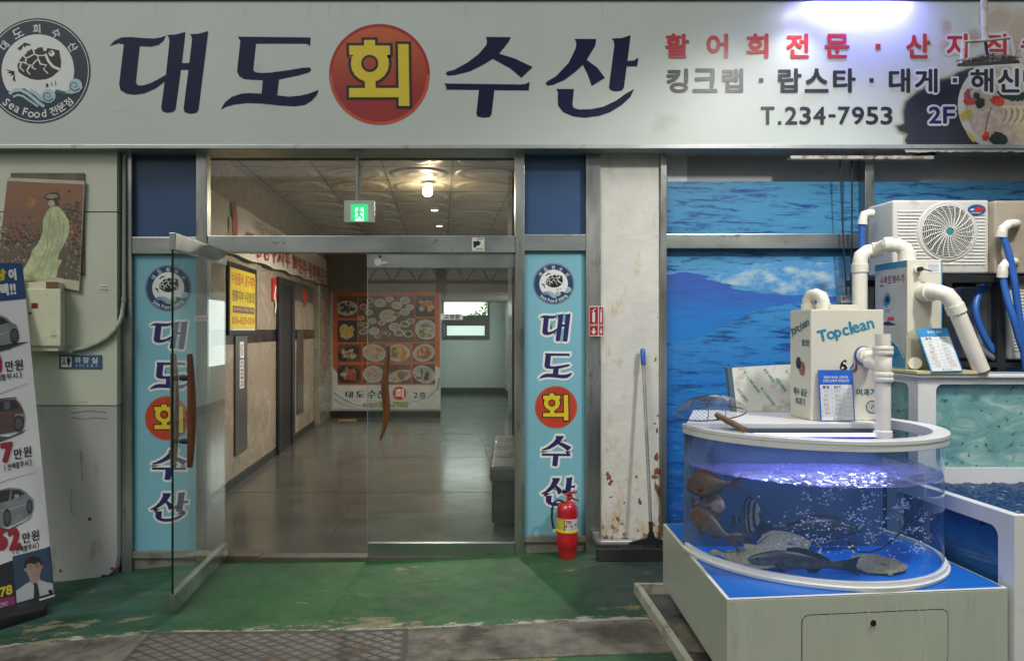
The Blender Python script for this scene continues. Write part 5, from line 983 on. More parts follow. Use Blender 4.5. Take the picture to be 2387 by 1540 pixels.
dc.poly([(-50, 1172), (-10, 1143), (20, 1136), (46, 1138), (60, 1146), (70, 1156), (77, 1163), (78, 1185), (72, 1200), (30, 1222), (0, 1228), (-50, 1226)], CG, .004); dc.poly([(-40, 1170), (-4, 1144), (24, 1140), (20, 1166), (-10, 1174)], CGd, .005); dc.poly([(27, 1141), (45, 1142), (58, 1150), (30, 1162), (25, 1165)], CGd, .005); dc.poly([(33, 1153), (42, 1151), (44, 1158), (34, 1161)], CGl, .006); dc.stroke([(-40, 1196), (24, 1186), (70, 1172)], 2.5, CGl, .005); wheel(16, 1206, 9, 21); wheel(68, 1180, 7, 17)
# printed portrait of a man in a white shirt
pb = mat('portrait_blue', (0.035, 0.07, 0.125), 0.5, 0, 0.1, 3); sk = mat('portrait_skin', (0.42, 0.29, 0.22), 0.5, 0, 0.08, 12); hr = mat('portrait_hair', (0.018, 0.016, 0.016), 0.5); wsx = mat('portrait_shirt', (0.52, 0.54, 0.56), 0.5, 0, 0.06, 8)
dc.poly([(29, 1296), (115, 1274), (125, 1381), (38, 1406)], pb, .003)
dc.poly([(39, 1404), (37, 1376), (60, 1360), (72, 1353), (92, 1350), (108, 1356), (122, 1358), (124.5, 1380)], wsx, .004); dc.poly([(66, 1338), (90, 1334), (94, 1350), (80, 1360), (70, 1356)], sk, .005)
dc.poly([(58, 1318), (62, 1310), (94, 1305), (97, 1322), (93, 1338), (83, 1348), (74, 1348), (64, 1340)], sk, .006); dc.disc(58.5, 1326, 2.6, sk, .006, ry=5); dc.disc(97, 1320, 2.4, sk, .006, ry=5)
dc.poly([(57, 1324), (55, 1312), (60, 1303), (70, 1297), (82, 1296), (92, 1300), (97, 1310), (97, 1320), (94, 1314), (90, 1309), (80, 1314), (70, 1312), (62, 1315), (60, 1324)], hr, .007)
for x, y in ((69, 1322), (86, 1319)): dc.stroke([(x - 4, y - 4), (x + 4, y - 5)], 1.2, hr, .007); dc.disc(x, y, 2.2, hr, .007, ry=1); dc.ring(x, y, 4.3, 5, mat('portrait_glasses', (0.12, 0.10, 0.09), 0.4), .0075, 20)
dc.stroke([(78, 1324), (77, 1332), (80, 1333)], .9, mat('portrait_shade', (0.26, 0.16, 0.12), 0.5), .007); dc.stroke([(73, 1339), (79, 1340.5), (86, 1337)], 1.4, mat('portrait_lips', (0.30, 0.12, 0.10), 0.5), .007)
dc.poly([(76, 1359), (85, 1357), (87, 1362), (92, 1388), (84, 1393), (78, 1394), (79, 1364)], mat('portrait_tie', (0.02, 0.03, 0.045), 0.5), .006); dc.disc(117, 1378, 5, m_black, .006)
dc.text('78', -2, 1364, 29, 1388, m_yel, .005, .05); dc.poly([(-30, 1400), (34, 1388), (35, 1408), (-30, 1424)], mat('stand_magenta', (0.30, 0.035, 0.16), 0.4), .004); dc.text('OK!', -3, 1402, 18, 1413, mat('stand_pale', (0.6, 0.55, 0.57), 0.4), .006, .02)
dc.build('print', st_)
bz = gz(-2.7); mb = MB(); c = B0 - ub * .33 - AP.n * .05; ang = math.atan2(ub.y, ub.x); Mx = Matrix.Translation((c.x, c.y, gz(c.x))) @ Matrix.Rotation(ang, 4, 'Z')
mb.box(-.30, .24, -.20, .26, 0.005, .10, m_rubber, Mx); mb.build('base', st_, bevel=0.03, segs=3, smooth=50)
# ================================================================ right of the door
EXY = -0.15
ex = empty('fire_extinguisher', (X(1322, EXY), EXY, gz(X(1322, EXY))), 'red fire extinguisher standing by the light blue panel', 'fire extinguisher')
k_ = (EXY - CAMY) / F; exx = X(1322, EXY); zf = gz(exx) + .002; zz = lambda py: max(zf, Z(py, EXY)); r_ = 25 * k_
m_er = mat('extinguisher_red', (0.45, 0.013, 0.02), 0.25, 0, 0.06, 4, coat=0.4)
mb = MB(); mb.lathe([(0, zf), (r_ * .80, zf), (r_ * .84, zz(1292)), (r_ * .84, zz(1278)), (r_ * .93, zz(1273)), (r_ * 1.0, zz(1266)), (r_ * 1.0, zz(1252)), (r_ * .98, zz(1250)), (r_ * .98, zz(1190)), (r_ * .92, zz(1180)), (r_ * .72, zz(1172)), (r_ * .4, zz(1167)), (r_ * .2, zz(1165)), (r_ * .2, zz(1158)), (0, zz(1158))], m_er, Matrix.Translation((exx, EXY, 0)), 36); mb.build('cylinder', ex, smooth=40)
LB = []
def cyl_label(name, py0, py1, a0, a1, m, rad, parent):
    mb = MB(); mb.lathe([(rad, zz(py1)), (rad, zz(py0))], m, Matrix.Translation((exx, EXY, 0)), 16, R(a0), R(a1)); return mb.build(name, parent)
cyl_label('yellow_label', 1204, 1231, 175, 250, mat('label_yellow', (0.60, 0.50, 0.05), 0.4), r_ * .99, ex); cyl_label('white_label', 1204, 1231, 250.5, 370, mat('label_white', (0.65, 0.62, 0.62), 0.4), r_ * .99, ex)
class Cyl:
    n = Vector((0, -1, 0))
    def inv(self, px, py): s = max(-.97, min(.97, (px - 1322) / 24.6)); return (math.asin(s), py)
    def at(self, a, b, h=0.0): r = r_ * .99 + h; return Vector((exx + r * math.sin(a), EXY - r * math.cos(a), zz(b)))
dc = Decal(Cyl()); dc.text('TY', 1315, 1207, 1329, 1216, m_red, .0012, .02)
for x, c in ((1316, m_red), (1322, m_yel), (1328, mat('label_blue', (0.05, 0.12, 0.4), 0.4))): dc.disc(x, 1220, 2.3, c, .0012, n=12)
dc.rect(1313, 1224, 1331, 1226, m_red, .0012); dc.rect(1313, 1227, 1331, 1230, MATS['label_blue'], .0012); dc.rect(1335, 1216, 1341, 1219, m_black, .0012); dc.rect(1311.5, 1205, 1312.6, 1231, m_black, .0012)
for y in (1208, 1211, 1214, 1222, 1225): dc.rect(1334, y, 1344, y + .8, m_char, .0012); dc.rect(1300, y, 1309, y + .7, mat('label_text', (0.25, 0.22, 0.06), 0.5), .0012)
dc.build('label_print', ex)
mb = MB(); mb.lathe([(r_ * 1.0, zz(1237)), (r_ * 1.04, zz(1236)), (r_ * 1.04, zz(1232)), (r_ * 1.0, zz(1231))], m_yel, Matrix.Translation((exx, EXY, 0)), 32); mb.tube([(exx - r_, EXY - .01, zz(1234)), (exx - r_ * 1.28, EXY - .01, zz(1232))], .008, m_yel, 8); mb.build('strap', ex, smooth=40)
mb = MB(); mb.tube([P(x, y, EXY - .02) for x, y in ((1312, 1167), (1300, 1165), (1291, 1171), (1287, 1185), (1286, 1205), (1289, 1222), (1291, 1232))], .0085, m_rubber, 10); mb.tube([P(1291, 1232, EXY - .02), P(1292, 1240, EXY - .02)], [.010, .007], m_white, 10); mb.build('hose', ex, smooth=60)
mb = MB(); mb.lathe([(.016, zz(1166)), (.02, zz(1160)), (.014, zz(1154)), (0, zz(1152))], mat('valve_metal', (0.55, 0.55, 0.53), 0.3, 0.8), Matrix.Translation((exx - .012, EXY, 0)), 16); mb.tube([P(1316, 1163, EXY - .035), P(1316, 1163, EXY - .01)], .016, MATS['valve_metal'], 14); mb.build('valve', ex, smooth=40)
mb = MB(); q = lambda pts, d: mb.prism([P(x, y, EXY - .01) for x, y in pts], (0, .02, 0), m_er)
q([(1312, 1161), (1318, 1152), (1330, 1146), (1345, 1144), (1346, 1148), (1332, 1151), (1322, 1157), (1317, 1164)], 0); q([(1316, 1163), (1330, 1157), (1350, 1165), (1349, 1169), (1330, 1162), (1320, 1167)], 0); mb.build('handle', ex, bevel=0.002)
# folded extinguisher wall sign
fs = empty('extinguisher_sign', (X(1386), -.05, Z(783)), 'red folded sign with extinguisher symbols on the steel post', 'sign')
px0, pm, px1 = X(1370), X(1389), X(1403); zt_, zb_ = Z(714), Z(783); yo = -.095
mb = MB(); mb.prism([(px0, -.052, zb_), (pm, yo, zb_), (px1, -.052, zb_)], (0, 0, zt_ - zb_), m_wht); mb.build('body', fs)
for (xa, ya), (xb, yb_2) in (((px0, -.052), (pm, yo)), ((pm, yo), (px1, -.052))):
    pln = Plane((xa, ya, zt_), (xb - xa, yb_2 - ya, 0), (0, 0, -1)); w = math.hypot(xb - xa, yb_2 - ya); h_ = zt_ - zb_; dc = Decal(pln, px=False); m_sr = mat('sign_panel_red', (0.42, 0.02, 0.035), 0.4)
    dc.rect(w * .06, h_ * .03, w * .95, h_ * .97, m_sr, .0008); dc.rrect(w * .36, h_ * .20, w * .64, h_ * .54, .006, m_wht, .0016); dc.stroke([(w * .5, h_ * .2), (w * .5, h_ * .13), (w * .7, h_ * .08)], .007, m_wht, .0018); dc.stroke([(w * .5, h_ * .14), (w * .3, h_ * .16)], .004, m_wht, .0019)
    dc.text('소화기', w * .16, h_ * .59, w * .86, h_ * .67, m_wht, .0016, .04); dc.poly([(w * .4, h_ * .74), (w * .6, h_ * .74), (w * .6, h_ * .83), (w * .8, h_ * .83), (w * .5, h_ * .94), (w * .2, h_ * .83), (w * .4, h_ * .83)], m_wht, .0016); dc.build('face', fs)
# floor squeegee leaning on the pillar, and the grey pipe at its foot
mp_ = empty('floor_squeegee', (X(1500, -.2), -.25, gz(1.5)), 'long handled floor squeegee with a blue grip leaning on the white pillar', 'squeegee')
ya, yb2 = -.075, -.26; tp, bt = P(1498, 812, ya), P(1518, 1246, yb2); lerp = lambda t: tp.lerp(bt, t)
mb = MB(); mb.tube([lerp(.088), lerp(.93)], .0125, mat('handle_alloy', (0.50, 0.50, 0.48), 0.35, 0.7, 0.2), 12); mb.build('pole', mp_, smooth=60)
mb = MB(); mb.tube([lerp(0), lerp(.01), lerp(.09)], [.012, .0185, .0185], mat('grip_blue', (0.02, 0.10, 0.42), 0.35), 14); mb.build('grip', mp_, smooth=60)
mb = MB(); mb.tube([lerp(.93), lerp(.975)], .016, m_rubber, 12); bot = lerp(1.0)
mb.prism([bot + Vector(v) for v in ((-.012, -.01, .03), (.012, -.01, .03), (.03, -.01, -.02), (.14, -.01, -.055), (.14, -.01, -.07), (-.16, -.01, -.07), (-.16, -.01, -.055), (-.03, -.01, -.02))], (0, .02, 0), m_rubber); mb.build('socket', mp_, smooth=30)
zq = gz(1.5); mb = MB(); ct = P(1462, 1290, yb2); mb.hexa([Vector(p) for p in ((X(1391, yb2), yb2 - .03, zq), (X(1545, yb2), yb2 - .03, zq), (X(1545, yb2), yb2 + .03, zq), (X(1391, yb2), yb2 + .03, zq), (X(1391, yb2), yb2 - .02, zq + .085), (X(1545, yb2), yb2 - .02, zq + .085), (X(1545, yb2), yb2 + .02, zq + .085), (X(1391, yb2), yb2 + .02, zq + .085))], m_rubber); mb.build('blade', mp_, bevel=0.006)
mb = MB(); mb.tube([P(1389, 1240, -.09), P(1389, 1252, -.09), P(1393, 1261, -.09), P(1402, 1264, -.09), P(1550, 1264, -.09)], .027, mat('grey_drain_pipe', (0.27, 0.27, 0.26), 0.35, 0.2, 0.1), 14); mb.build('drain_pipe', label='grey drain pipe lying along the foot of the white pillar', cat='pipe', smooth=60)
# ================================================================ fish tank corner
m_frp = mat('tank_white', (0.70, 0.71, 0.70), 0.3, 0, 0.04, 3, dirt=(0.60, 0.60, 0.56), dirt_amt=0.1, ds=4)
m_stand = mat('stand_cream', (0.47, 0.51, 0.41), 0.35, 0, 0.05, 3, dirt=(0.42, 0.41, 0.33), dirt_amt=0.1, ds=5, stretch=(3, 3, 0.35))
m_blue = mat('tank_blue', (0.012, 0.135, 0.52), 0.3, 0, 0.06, 2, 0.05, 30)
ZS = 0.52
FL, FR, BL = G(1695, 1397, ZS), G(2350, 1370, ZS), G(1545, 1220, ZS); BR = Vector((2.600, BL.y + .06, ZS)); dn = Vector((0, 0, .15 - ZS))
ts_ = empty('tank_stand', tuple((FL + FR + BL + BR) / 4 + dn), 'cream cabinet stand with a blue top under the round fish tank', 'tank stand')
mb = MB(); e = Vector((0, 0, -.001)); mb.hexa([FL + dn, FR + dn, BR + dn, BL + dn, FL + e, FR + e, BR + e, BL + e], m_stand); mb.build('cabinet', ts_, bevel=0.006)
ctr = (FL + FR + BL + BR) / 4; sh = lambda p: ctr + (p - ctr) * .976 + Vector((0, 0, .003)); mb = MB(); mb.quad(sh(FL), sh(FR), sh(BR), sh(BL), m_blue); mb.build('top_sheet', ts_)
mb = MB(); q0 = [p + Vector((0, 0, .0005)) for p in (FL, FR, BR, BL)]; q1 = [sh(p) - Vector((0, 0, .0012)) for p in (FL, FR, BR, BL)]; mb.add(q0 + q1, [(i, (i + 1) % 4, 4 + (i + 1) % 4, 4 + i) for i in range(4)], m_white); mb.build('edge_trim', ts_)
SPn = Plane(FL, FR - FL, (0, 0, -1)); W_ = (FR - FL).length
a0, b0 = SPn.inv(1868, 1432); a1, b1 = SPn.inv(2210, 1540); dc = Decal(SPn, px=False); dc.rrect(a0, b0, a1, .335, .035, m_black, .0008); dc.rrect(a0 + .0035, b0 + .0035, a1 - .0035, .3315, .032, m_stand, .0018); dc.build('access_panel', ts_)
dc = Decal(SPn, px=False); ha, hb = SPn.inv(2034, 1451); dc.disc(ha, hb, .0175, m_wht, .0062); dc.disc(ha - .001, hb - .0015, .0155, m_black, .0070); dc.build('finger_hole', ts_)
dc = Decal(SPn, px=False); rs = random.Random(9); m_streak = mat('dried_streak', (0.60, 0.60, 0.53), 0.45); m_fleck = mat('white_fleck', (0.72, 0.72, 0.68), 0.5)
for i in range(46):
    a, t0 = rs.uniform(.1, W_ - .05), rs.uniform(.004, .12); ln = rs.uniform(.04, .22); dc.stroke([(a, t0), (a + rs.uniform(-.003, .003), t0 + ln / 2), (a + rs.uniform(-.004, .004), min(.36, t0 + ln))], rs.uniform(.0016, .0036), m_streak, .0042, .001)
for i in range(30): dc.disc(rs.uniform(.05, .45) if i < 22 else rs.uniform(.5, W_), rs.uniform(.04, .35), rs.uniform(.001, .0028), m_fleck, .0046, n=8, wob=.3)
dc.build('water_stains', ts_)
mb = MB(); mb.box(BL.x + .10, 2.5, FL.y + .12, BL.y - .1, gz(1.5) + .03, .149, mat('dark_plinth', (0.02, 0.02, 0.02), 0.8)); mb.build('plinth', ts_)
# drip tray on the ground
dt = empty('drip_tray', (1.9, -1.5, .03), 'cream rimmed drip tray on the ground under the tank stand', 'tray')
m_cr = mat('tray_rim_cream', (0.45, 0.45, 0.36), 0.5, 0, 0.15, 6, dirt=(0.22, 0.2, 0.14), dirt_amt=0.3, ds=7)
ta, tb = G(1478, 1357, .11), G(1600, 1540, .11); tb = ta + (tb - ta) * 1.9; rt = Vector((1.9, 0, 0)); wv = Vector((.035, 0, 0)); dz_ = Vector((0, 0, -.085))
mb = MB(); mb.hexa([tb + dz_, tb + wv + dz_, ta + wv + dz_, ta + dz_, tb, tb + wv, ta + wv, ta], m_cr); bv = Vector((0, -.035, 0)); mb.hexa([ta + wv + bv + dz_, ta + rt + bv + dz_, ta + rt + dz_, ta + wv + dz_, ta + wv + bv, ta + rt + bv, ta + rt, ta + wv], m_cr); mb.build('rim', dt, bevel=0.004)
mb = MB(); d2_ = Vector((0, 0, -.06)); mb.quad(tb + wv + d2_, tb + rt + d2_, ta + rt + d2_, ta + wv + d2_, mat('tray_wet_dirt', (0.075, 0.07, 0.062), 0.45, 0, 0.4, 8, 0.6, 40, (0.2, 0.2, 0.19), 0.3, 6)); mb.build('floor', dt)
# round tank ---------------------------------------------------------------
TC = Vector((1.942, -1.627, 0)); TR = 0.627; TM = Matrix.Translation(TC); A0, A1 = math.pi, 2 * math.pi + 0.95
tk = empty('fish_tank', (TC.x, TC.y - .3, ZS), 'clear half round fish tank with white rims, full of live fish', 'fish tank')
def half(prof, m, name, seg=64, smooth=40): mb = MB(); mb.lathe(prof, m, TM, seg, A0, A1); return mb.build(name, tk, smooth=smooth)
half([(TR - .045, .5245), (TR + .022, .5245), (TR + .024, .527), (TR + .024, .541), (TR + .022, .543), (TR + .013, .544), (TR + .011, .562), (TR - .010, .562), (TR - .010, .5245)], m_frp, 'bottom_rim')
half([(TR - .050, 1.198), (TR - .050, 1.150), (TR - .048, 1.148), (TR + .018, 1.148), (TR + .021, 1.151), (TR + .021, 1.178), (TR + .024, 1.181), (TR + .024, 1.197), (TR + .021, 1.200), (TR - .047, 1.200), (TR - .050, 1.198)], m_frp, 'top_rim')
m_tg = glass('tank_glass', (0.88, 0.93, 0.97), 1.38, body=(0.20, 0.40, 0.90), bodyf=0.08)
half([(TR, .565), (TR, 1.145)], m_tg, 'glass_wall', 96)
mb = MB(); n = 48; vs = [Vector((TC.x, TC.y, .543))] + [TC + Vector(((TR - .005) * math.cos(A0 + (A1 - A0) * k / n), (TR - .005) * math.sin(A0 + (A1 - A0) * k / n), .543)) for k in range(n + 1)]; mb.add(vs, [(0, k + 1, k + 2) for k in range(n)], mat('tank_floor_blue', (0.015, 0.20, 0.72), 0.3, 0, 0.15, 5)); mb.build('tank_floor', tk)
mb = MB(); mb.box(2.345, 2.365, TC.y + .021, -1.08, .525, 1.17, mat('tank_side_grey', (0.22, 0.27, 0.33), 0.5)); mb.box(TC.x - TR - .01, 2.365, TC.y + .001, TC.y + .02, .525, 1.17, mat('tank_back_grey', (0.09, 0.15, 0.245), 0.5, 0, 0.15, 3)); mb.build('back_panel', tk)
# shelf and filter chamber behind
sz = 1.2
shp = [G(1604, 984, sz), G(2075, 984, sz), Vector((2.37, TC.y + .0, sz)), Vector((2.37, -.97, sz)), Vector((1.57, -.97, sz))]
shp[0].y = shp[1].y = TC.y + .0; shp[0].x = X(1600, TC.y)
mb = MB(); mb.prism([shp[0], shp[2], shp[3], shp[4]], (0, 0, -.03), m_frp); mb.build('shelf', tk, bevel=0.005)
mb = MB(); mb.box(1.60, 2.344, TC.y + .021, -.99, ZS + .003, 1.169, m_frp); mb.build('filter_chamber', tk)
# led strip
ls = empty('led_strip', (1.95, TC.y - .03, 1.14), 'lit violet blue light strip under the tank shelf', 'light strip')
la, lb = X(1690, TC.y - .03), X(2045, TC.y - .03)
mb = MB(); mb.box(la - .02, lb + .08, TC.y - .05, TC.y - .002, 1.150, 1.163, m_rubber); mb.build('holder', ls)
mb = MB(); mb.tube([(la, TC.y - .055, 1.145), (lb, TC.y - .055, 1.145)], .010, mat('led_tube', (.5, .5, .9), 0.4, emit=(0.42, 0.40, 1.0), es=3.0), 12)
for i in range(34): x = la + .02 + (lb - la - .04) * i / 33; mb.lathe([(0, 0), (.006, .002), (.006, .006), (0, .008)], mat('led_dot', (1, 1, 1), 0.4, emit=(0.9, 0.9, 1.0), es=14), Matrix.Translation((x, TC.y - .066, 1.141)), 8)
mb.build('diodes', ls)
lamp('led_light', 'AREA', ((la + lb) / 2, TC.y - .10, 1.13), 2.2, (0.34, 0.36, 1.0), lb - la, ((la + lb) / 2, TC.y - .55, .6), size_y=.02)
# water
mb = MB(); rs = random.Random(2); nr, na = 40, 110; vs = []
def wave(x, y):
    d = math.hypot(x - 2.0, y + 1.85); return .0045 * math.sin(38 * x + 9 * math.sin(21 * y)) * math.cos(47 * y + 5 * math.sin(26 * x)) + .003 * math.sin(90 * x + 70 * y) * math.sin(60 * y - 44 * x) + .004 * math.exp(-d * 6) * math.sin(70 * d)
for i in range(nr + 1):
    for j in range(na + 1):
        r = (TR - .004) * i / nr; a = A0 + (A1 - A0) * j / na; x, y = TC.x + r * math.cos(a), TC.y + r * math.sin(a); vs.append(Vector((x, y, .985 + wave(x, y))))
mb.add(vs, [(i * (na + 1) + j, i * (na + 1) + j + 1, (i + 1) * (na + 1) + j + 1, (i + 1) * (na + 1) + j) for i in range(nr) for j in range(na)], glass('water_surface', (0.58, 0.68, 0.88), 1.40, 0.14, bump=0.45, bs=55, body=(0.24, 0.24, 0.62), bodyf=0.42))
mb.build('water', kind='structure', smooth=180, recalc=False)
# fish ---------------------------------------------------------------------
def fmat(name, back, belly, z0, z1, mott=0.3, stripes=None, ms=30, rough=0.35):
    m = bpy.data.materials.new(name); m.use_nodes = True; N = m.node_tree.nodes; L = m.node_tree.links; b = N['Principled BSDF']; b.inputs['Roughness'].default_value = rough
    tc = N.new('ShaderNodeTexCoord'); s = N.new('ShaderNodeSeparateXYZ'); L.new(tc.outputs['Object'], s.inputs[0]); n = N.new('ShaderNodeTexNoise'); n.inputs['Scale'].default_value = ms; n.inputs['Detail'].default_value = 6; L.new(tc.outputs['Object'], n.inputs['Vector'])
    ad = N.new('ShaderNodeMath'); ad.operation = 'MULTIPLY_ADD'; L.new(n.outputs['Fac'], ad.inputs[0]); ad.inputs[1].default_value = (z1 - z0) * .8; L.new(s.outputs['Z'], ad.inputs[2])
    f = N.new('ShaderNodeMapRange'); f.inputs[1].default_value = z0 + (z1 - z0) * .4; f.inputs[2].default_value = z1 + (z1 - z0) * .4; L.new(ad.outputs[0], f.inputs[0])
    k = N.new('ShaderNodeMix'); k.data_type = 'RGBA'; L.new(f.outputs[0], k.inputs['Factor']); k.inputs['A'].default_value = (*belly, 1); k.inputs['B'].default_value = (*back, 1); col = k.outputs['Result']
    if stripes:
        w = N.new('ShaderNodeMath'); w.operation = 'MULTIPLY_ADD'; L.new(n.outputs['Fac'], w.inputs[0]); w.inputs[1].default_value = .02; L.new(s.outputs['X'], w.inputs[2]); mu = N.new('ShaderNodeMath'); mu.operation = 'MULTIPLY'; L.new(w.outputs[0], mu.inputs[0]); mu.inputs[1].default_value = stripes[0]
        si = N.new('ShaderNodeMath'); si.operation = 'SINE'; L.new(mu.outputs[0], si.inputs[0]); g = N.new('ShaderNodeMapRange'); g.inputs[1].default_value = -.1; g.inputs[2].default_value = .35; L.new(si.outputs[0], g.inputs[0])
        k2 = N.new('ShaderNodeMix'); k2.data_type = 'RGBA'; L.new(g.outputs[0], k2.inputs['Factor']); L.new(col, k2.inputs['A']); k2.inputs['B'].default_value = (*stripes[1], 1); col = k2.outputs['Result']
    v = N.new('ShaderNodeTexNoise'); v.inputs['Scale'].default_value = ms * 4; v.inputs['Detail'].default_value = 4; L.new(tc.outputs['Object'], v.inputs['Vector']); q = N.new('ShaderNodeMapRange'); q.inputs[1].default_value = .3; q.inputs[2].default_value = .7; q.inputs[3].default_value = 1 - mott; q.inputs[4].default_value = 1 + mott; L.new(v.outputs['Fac'], q.inputs[0])
    sc_ = N.new('ShaderNodeVectorMath'); sc_.operation = 'SCALE'; L.new(col, sc_.inputs[0]); L.new(q.outputs[0], sc_.inputs['Scale']); L.new(sc_.outputs[0], b.inputs['Base Color']); return m
BASS = [(0, .008, .010), (.03, .035, .03), (.09, .065, .05), (.18, .095, .075), (.30, .125, .09), (.42, .13, .09), (.55, .115, .08), (.70, .08, .062), (.84, .048, .042), (.92, .042, .038), (1, .045, .042)]
BREAM = [(0, .02, .03), (.04, .10, .08), (.10, .19, .13), (.20, .26, .18), (.34, .29, .23), (.50, .265, .22), (.66, .19, .16), (.80, .10, .09), (.91, .055, .052), (1, .06, .057)]
PARROT = [(0, .03, .04), (.05, .15, .13), (.14, .29, .24), (.28, .40, .34), (.44, .44, .40), (.60, .38, .34), (.76, .22, .20), (.88, .09, .085), (1, .08, .08)]
def fish(name, label, nose, tail, prof, wid, m, mfin, fork=.35, span=.16, tl=.22, dors=(.25, .85, .07), spiny=False, roll=0.0, eye=(.085, .03, .018)):
    nose, tail = Vector(nose), Vector(tail); L_ = (tail - nose).length; xa = (tail - nose).normalized(); ya = Vector((0, 0, 1)).cross(xa).normalized(); za = xa.cross(ya).normalized()
    Rm = Matrix((xa, ya, za)).transposed().to_4x4() @ Matrix.Rotation(roll, 4, 'X'); mb = MB(); sg_ = 16; vs = []
    wig = lambda t: .03 * L_ * math.sin(2.2 * math.pi * (t - .1)) * t
    for t, u, d in prof:
        for k in range(sg_):
            a = 2 * math.pi * k / sg_; c, s = math.cos(a), math.sin(a); hw = (u + d) * wid; vs.append(Vector((t * L_, hw * L_ * c * (abs(c) ** .15 if c else 1) + wig(t), (u if s > 0 else d) * L_ * s)))
    n = len(prof); fs = [(i * sg_ + k, i * sg_ + (k + 1) % sg_, (i + 1) * sg_ + (k + 1) % sg_, (i + 1) * sg_ + k) for i in range(n - 1) for k in range(sg_)]; fs += [tuple(range(sg_))[::-1], tuple((n - 1) * sg_ + k for k in range(sg_))]; mb.add(vs, fs, m)
    th = .004; w1 = wig(1)
    def fin(pts, y=0.0, tilt=0.0): mb.prism([Vector((x * L_, y - th / 2 + tilt * abs(z) * L_, z * L_)) for x, z in pts], (0, th, 0), mfin)
    h = prof[-1][1]; fin([(.965, h * .9), (1.06, h + .02), (1 + tl, span), (1 + tl - .02, span * .7), (1 + tl * (1 - fork), 0), (1 + tl - .02, -span * .7), (1 + tl, -span), (1.06, -h - .02), (.965, -h * .9)], w1)
    P_ = lambda t: next(a[1] + (b[1] - a[1]) * (t - a[0]) / (b[0] - a[0]) for a, b in zip(prof, prof[1:]) if a[0] <= t <= b[0]); D_ = lambda t: next(a[2] + (b[2] - a[2]) * (t - a[0]) / (b[0] - a[0]) for a, b in zip(prof, prof[1:]) if a[0] <= t <= b[0])
    d0, d1_, dh = dors; top = []; k_ = 12
    for i in range(k_ + 1): t = d0 + (d1_ - d0) * i / k_; top.append((t + (.02 if i % 2 else 0), P_(t) + dh * math.sin(math.pi * min(1, (i + 1.2) / (k_ + 1))) ** .6 * (1 if i % 2 or not spiny else .7)))
    bot = [(d0 + (d1_ - d0) * i / k_, P_(d0 + (d1_ - d0) * i / k_) * .9) for i in range(k_, -1, -1)]; fin(top + bot)
    fin([(.62, -D_(.62) * .9), (.66, -D_(.66) - dh * .9), (.74, -D_(.74) - dh * .8), (.80, -D_(.80) * .85)]); fin([(.30, -D_(.3) * .9), (.36, -D_(.36) - dh), (.42, -D_(.42) - dh * .8), (.40, -D_(.40) * .9)])
    for sd in (-1, 1):
        hw = (P_(.3) + D_(.3)) * wid * L_; mb.prism([Vector((x * L_, sd * (hw + o * L_), z * L_)) for x, z, o in ((.26, -.01, -.005), (.33, .012, .01), (.42, -.02, .03), (.40, -.06, .03), (.32, -.05, .01))], (0, sd * .003, 0), mfin)
        ex_, ez, er = eye; hy = (P_(ex_) + D_(ex_)) * wid * L_; q = Matrix.Translation((ex_ * L_, sd * hy * .86, ez * L_)) @ Matrix.Rotation(R(90), 4, 'X')
        mb.lathe([(0, -er * L_ * .55), (er * L_ * .7, -er * L_ * .4), (er * L_, 0), (er * L_ * .7, er * L_ * .4), (0, er * L_ * .55)], mat('fish_eye', (0.01, 0.01, 0.012), 0.1), q, 12)
    o = mb.build(name, smooth=45, origin=(0, 0, 0), label=label, cat='fish', group='live fish in the round tank'); o.matrix_world = Matrix.Translation(nose) @ Rm; return o
f_bass = fmat('bass_skin', (0.030, 0.034, 0.028), (0.22, 0.22, 0.17), -.045, .02, .45); f_bf = mat('bass_fin', (0.025, 0.028, 0.028), 0.5, 0, 0.3, 30)
f_br = fmat('bream_skin', (0.105, 0.062, 0.047), (0.16, 0.17, 0.19), -.05, .03, .25); f_bf2 = mat('bream_fin', (0.12, 0.055, 0.05), 0.5, 0, 0.3, 30)
f_br2 = fmat('dusky_bream_skin', (0.085, 0.058, 0.055), (0.15, 0.14, 0.13), -.05, .03, .25); f_pk = fmat('pale_bream_skin', (0.27, 0.16, 0.15), (0.32, 0.32, 0.34), -.05, .04, .25)
f_st = fmat('striped_skin', (0.17, 0.185, 0.21), (0.21, 0.23, 0.26), -.05, .05, .15, (165, (0.025, 0.03, 0.04))); f_gy = fmat('grey_skin', (0.055, 0.065, 0.075), (0.17, 0.19, 0.20), -.05, .03, .3); f_gf = mat('grey_fin', (0.09, 0.095, 0.10), 0.5, 0, 0.3, 20)
fish('sea_bass', 'big dark sea bass resting on the tank floor at the front glass', P(1742, 1303, -2.02) , P(1962, 1316, -2.10), BASS, .30, f_bass, f_bf, .22, .11, .19, (.42, .88, .06), eye=(.10, .03, .016))
fish('red_bream', 'dusky red bream just under the water surface, tail to the right', P(1600, 1136, -1.76), P(1706, 1126, -1.93), BREAM, .22, f_br2, f_bf2, .6, .17, .26)
fish('red_bream', 'orange red bream diving down to the right by the left glass', P(1608, 1196, -1.72) , P(1702, 1252, -1.92), BREAM, .22, f_br, f_bf2, .6, .20, .26, spiny=True)
fish('red_bream', 'pale pink bream seen nose first between the two redder breams', P(1690, 1182, -1.88), P(1622, 1172, -1.66), BREAM, .26, f_pk, f_bf2, .5, .15, .22)
fish('striped_bream', 'grey bream with bold black upright stripes near the left glass', P(1774, 1200, -1.95), P(1716, 1212, -1.75), PARROT, .12, f_st, f_gf, .2, .16, .2, (.2, .8, .09), True, 0.25)
fish('grey_bream', 'small dull grey bream low down behind the orange red bream', P(1752, 1268, -1.80), P(1694, 1240, -1.76), BREAM, .22, f_gy, f_gf)
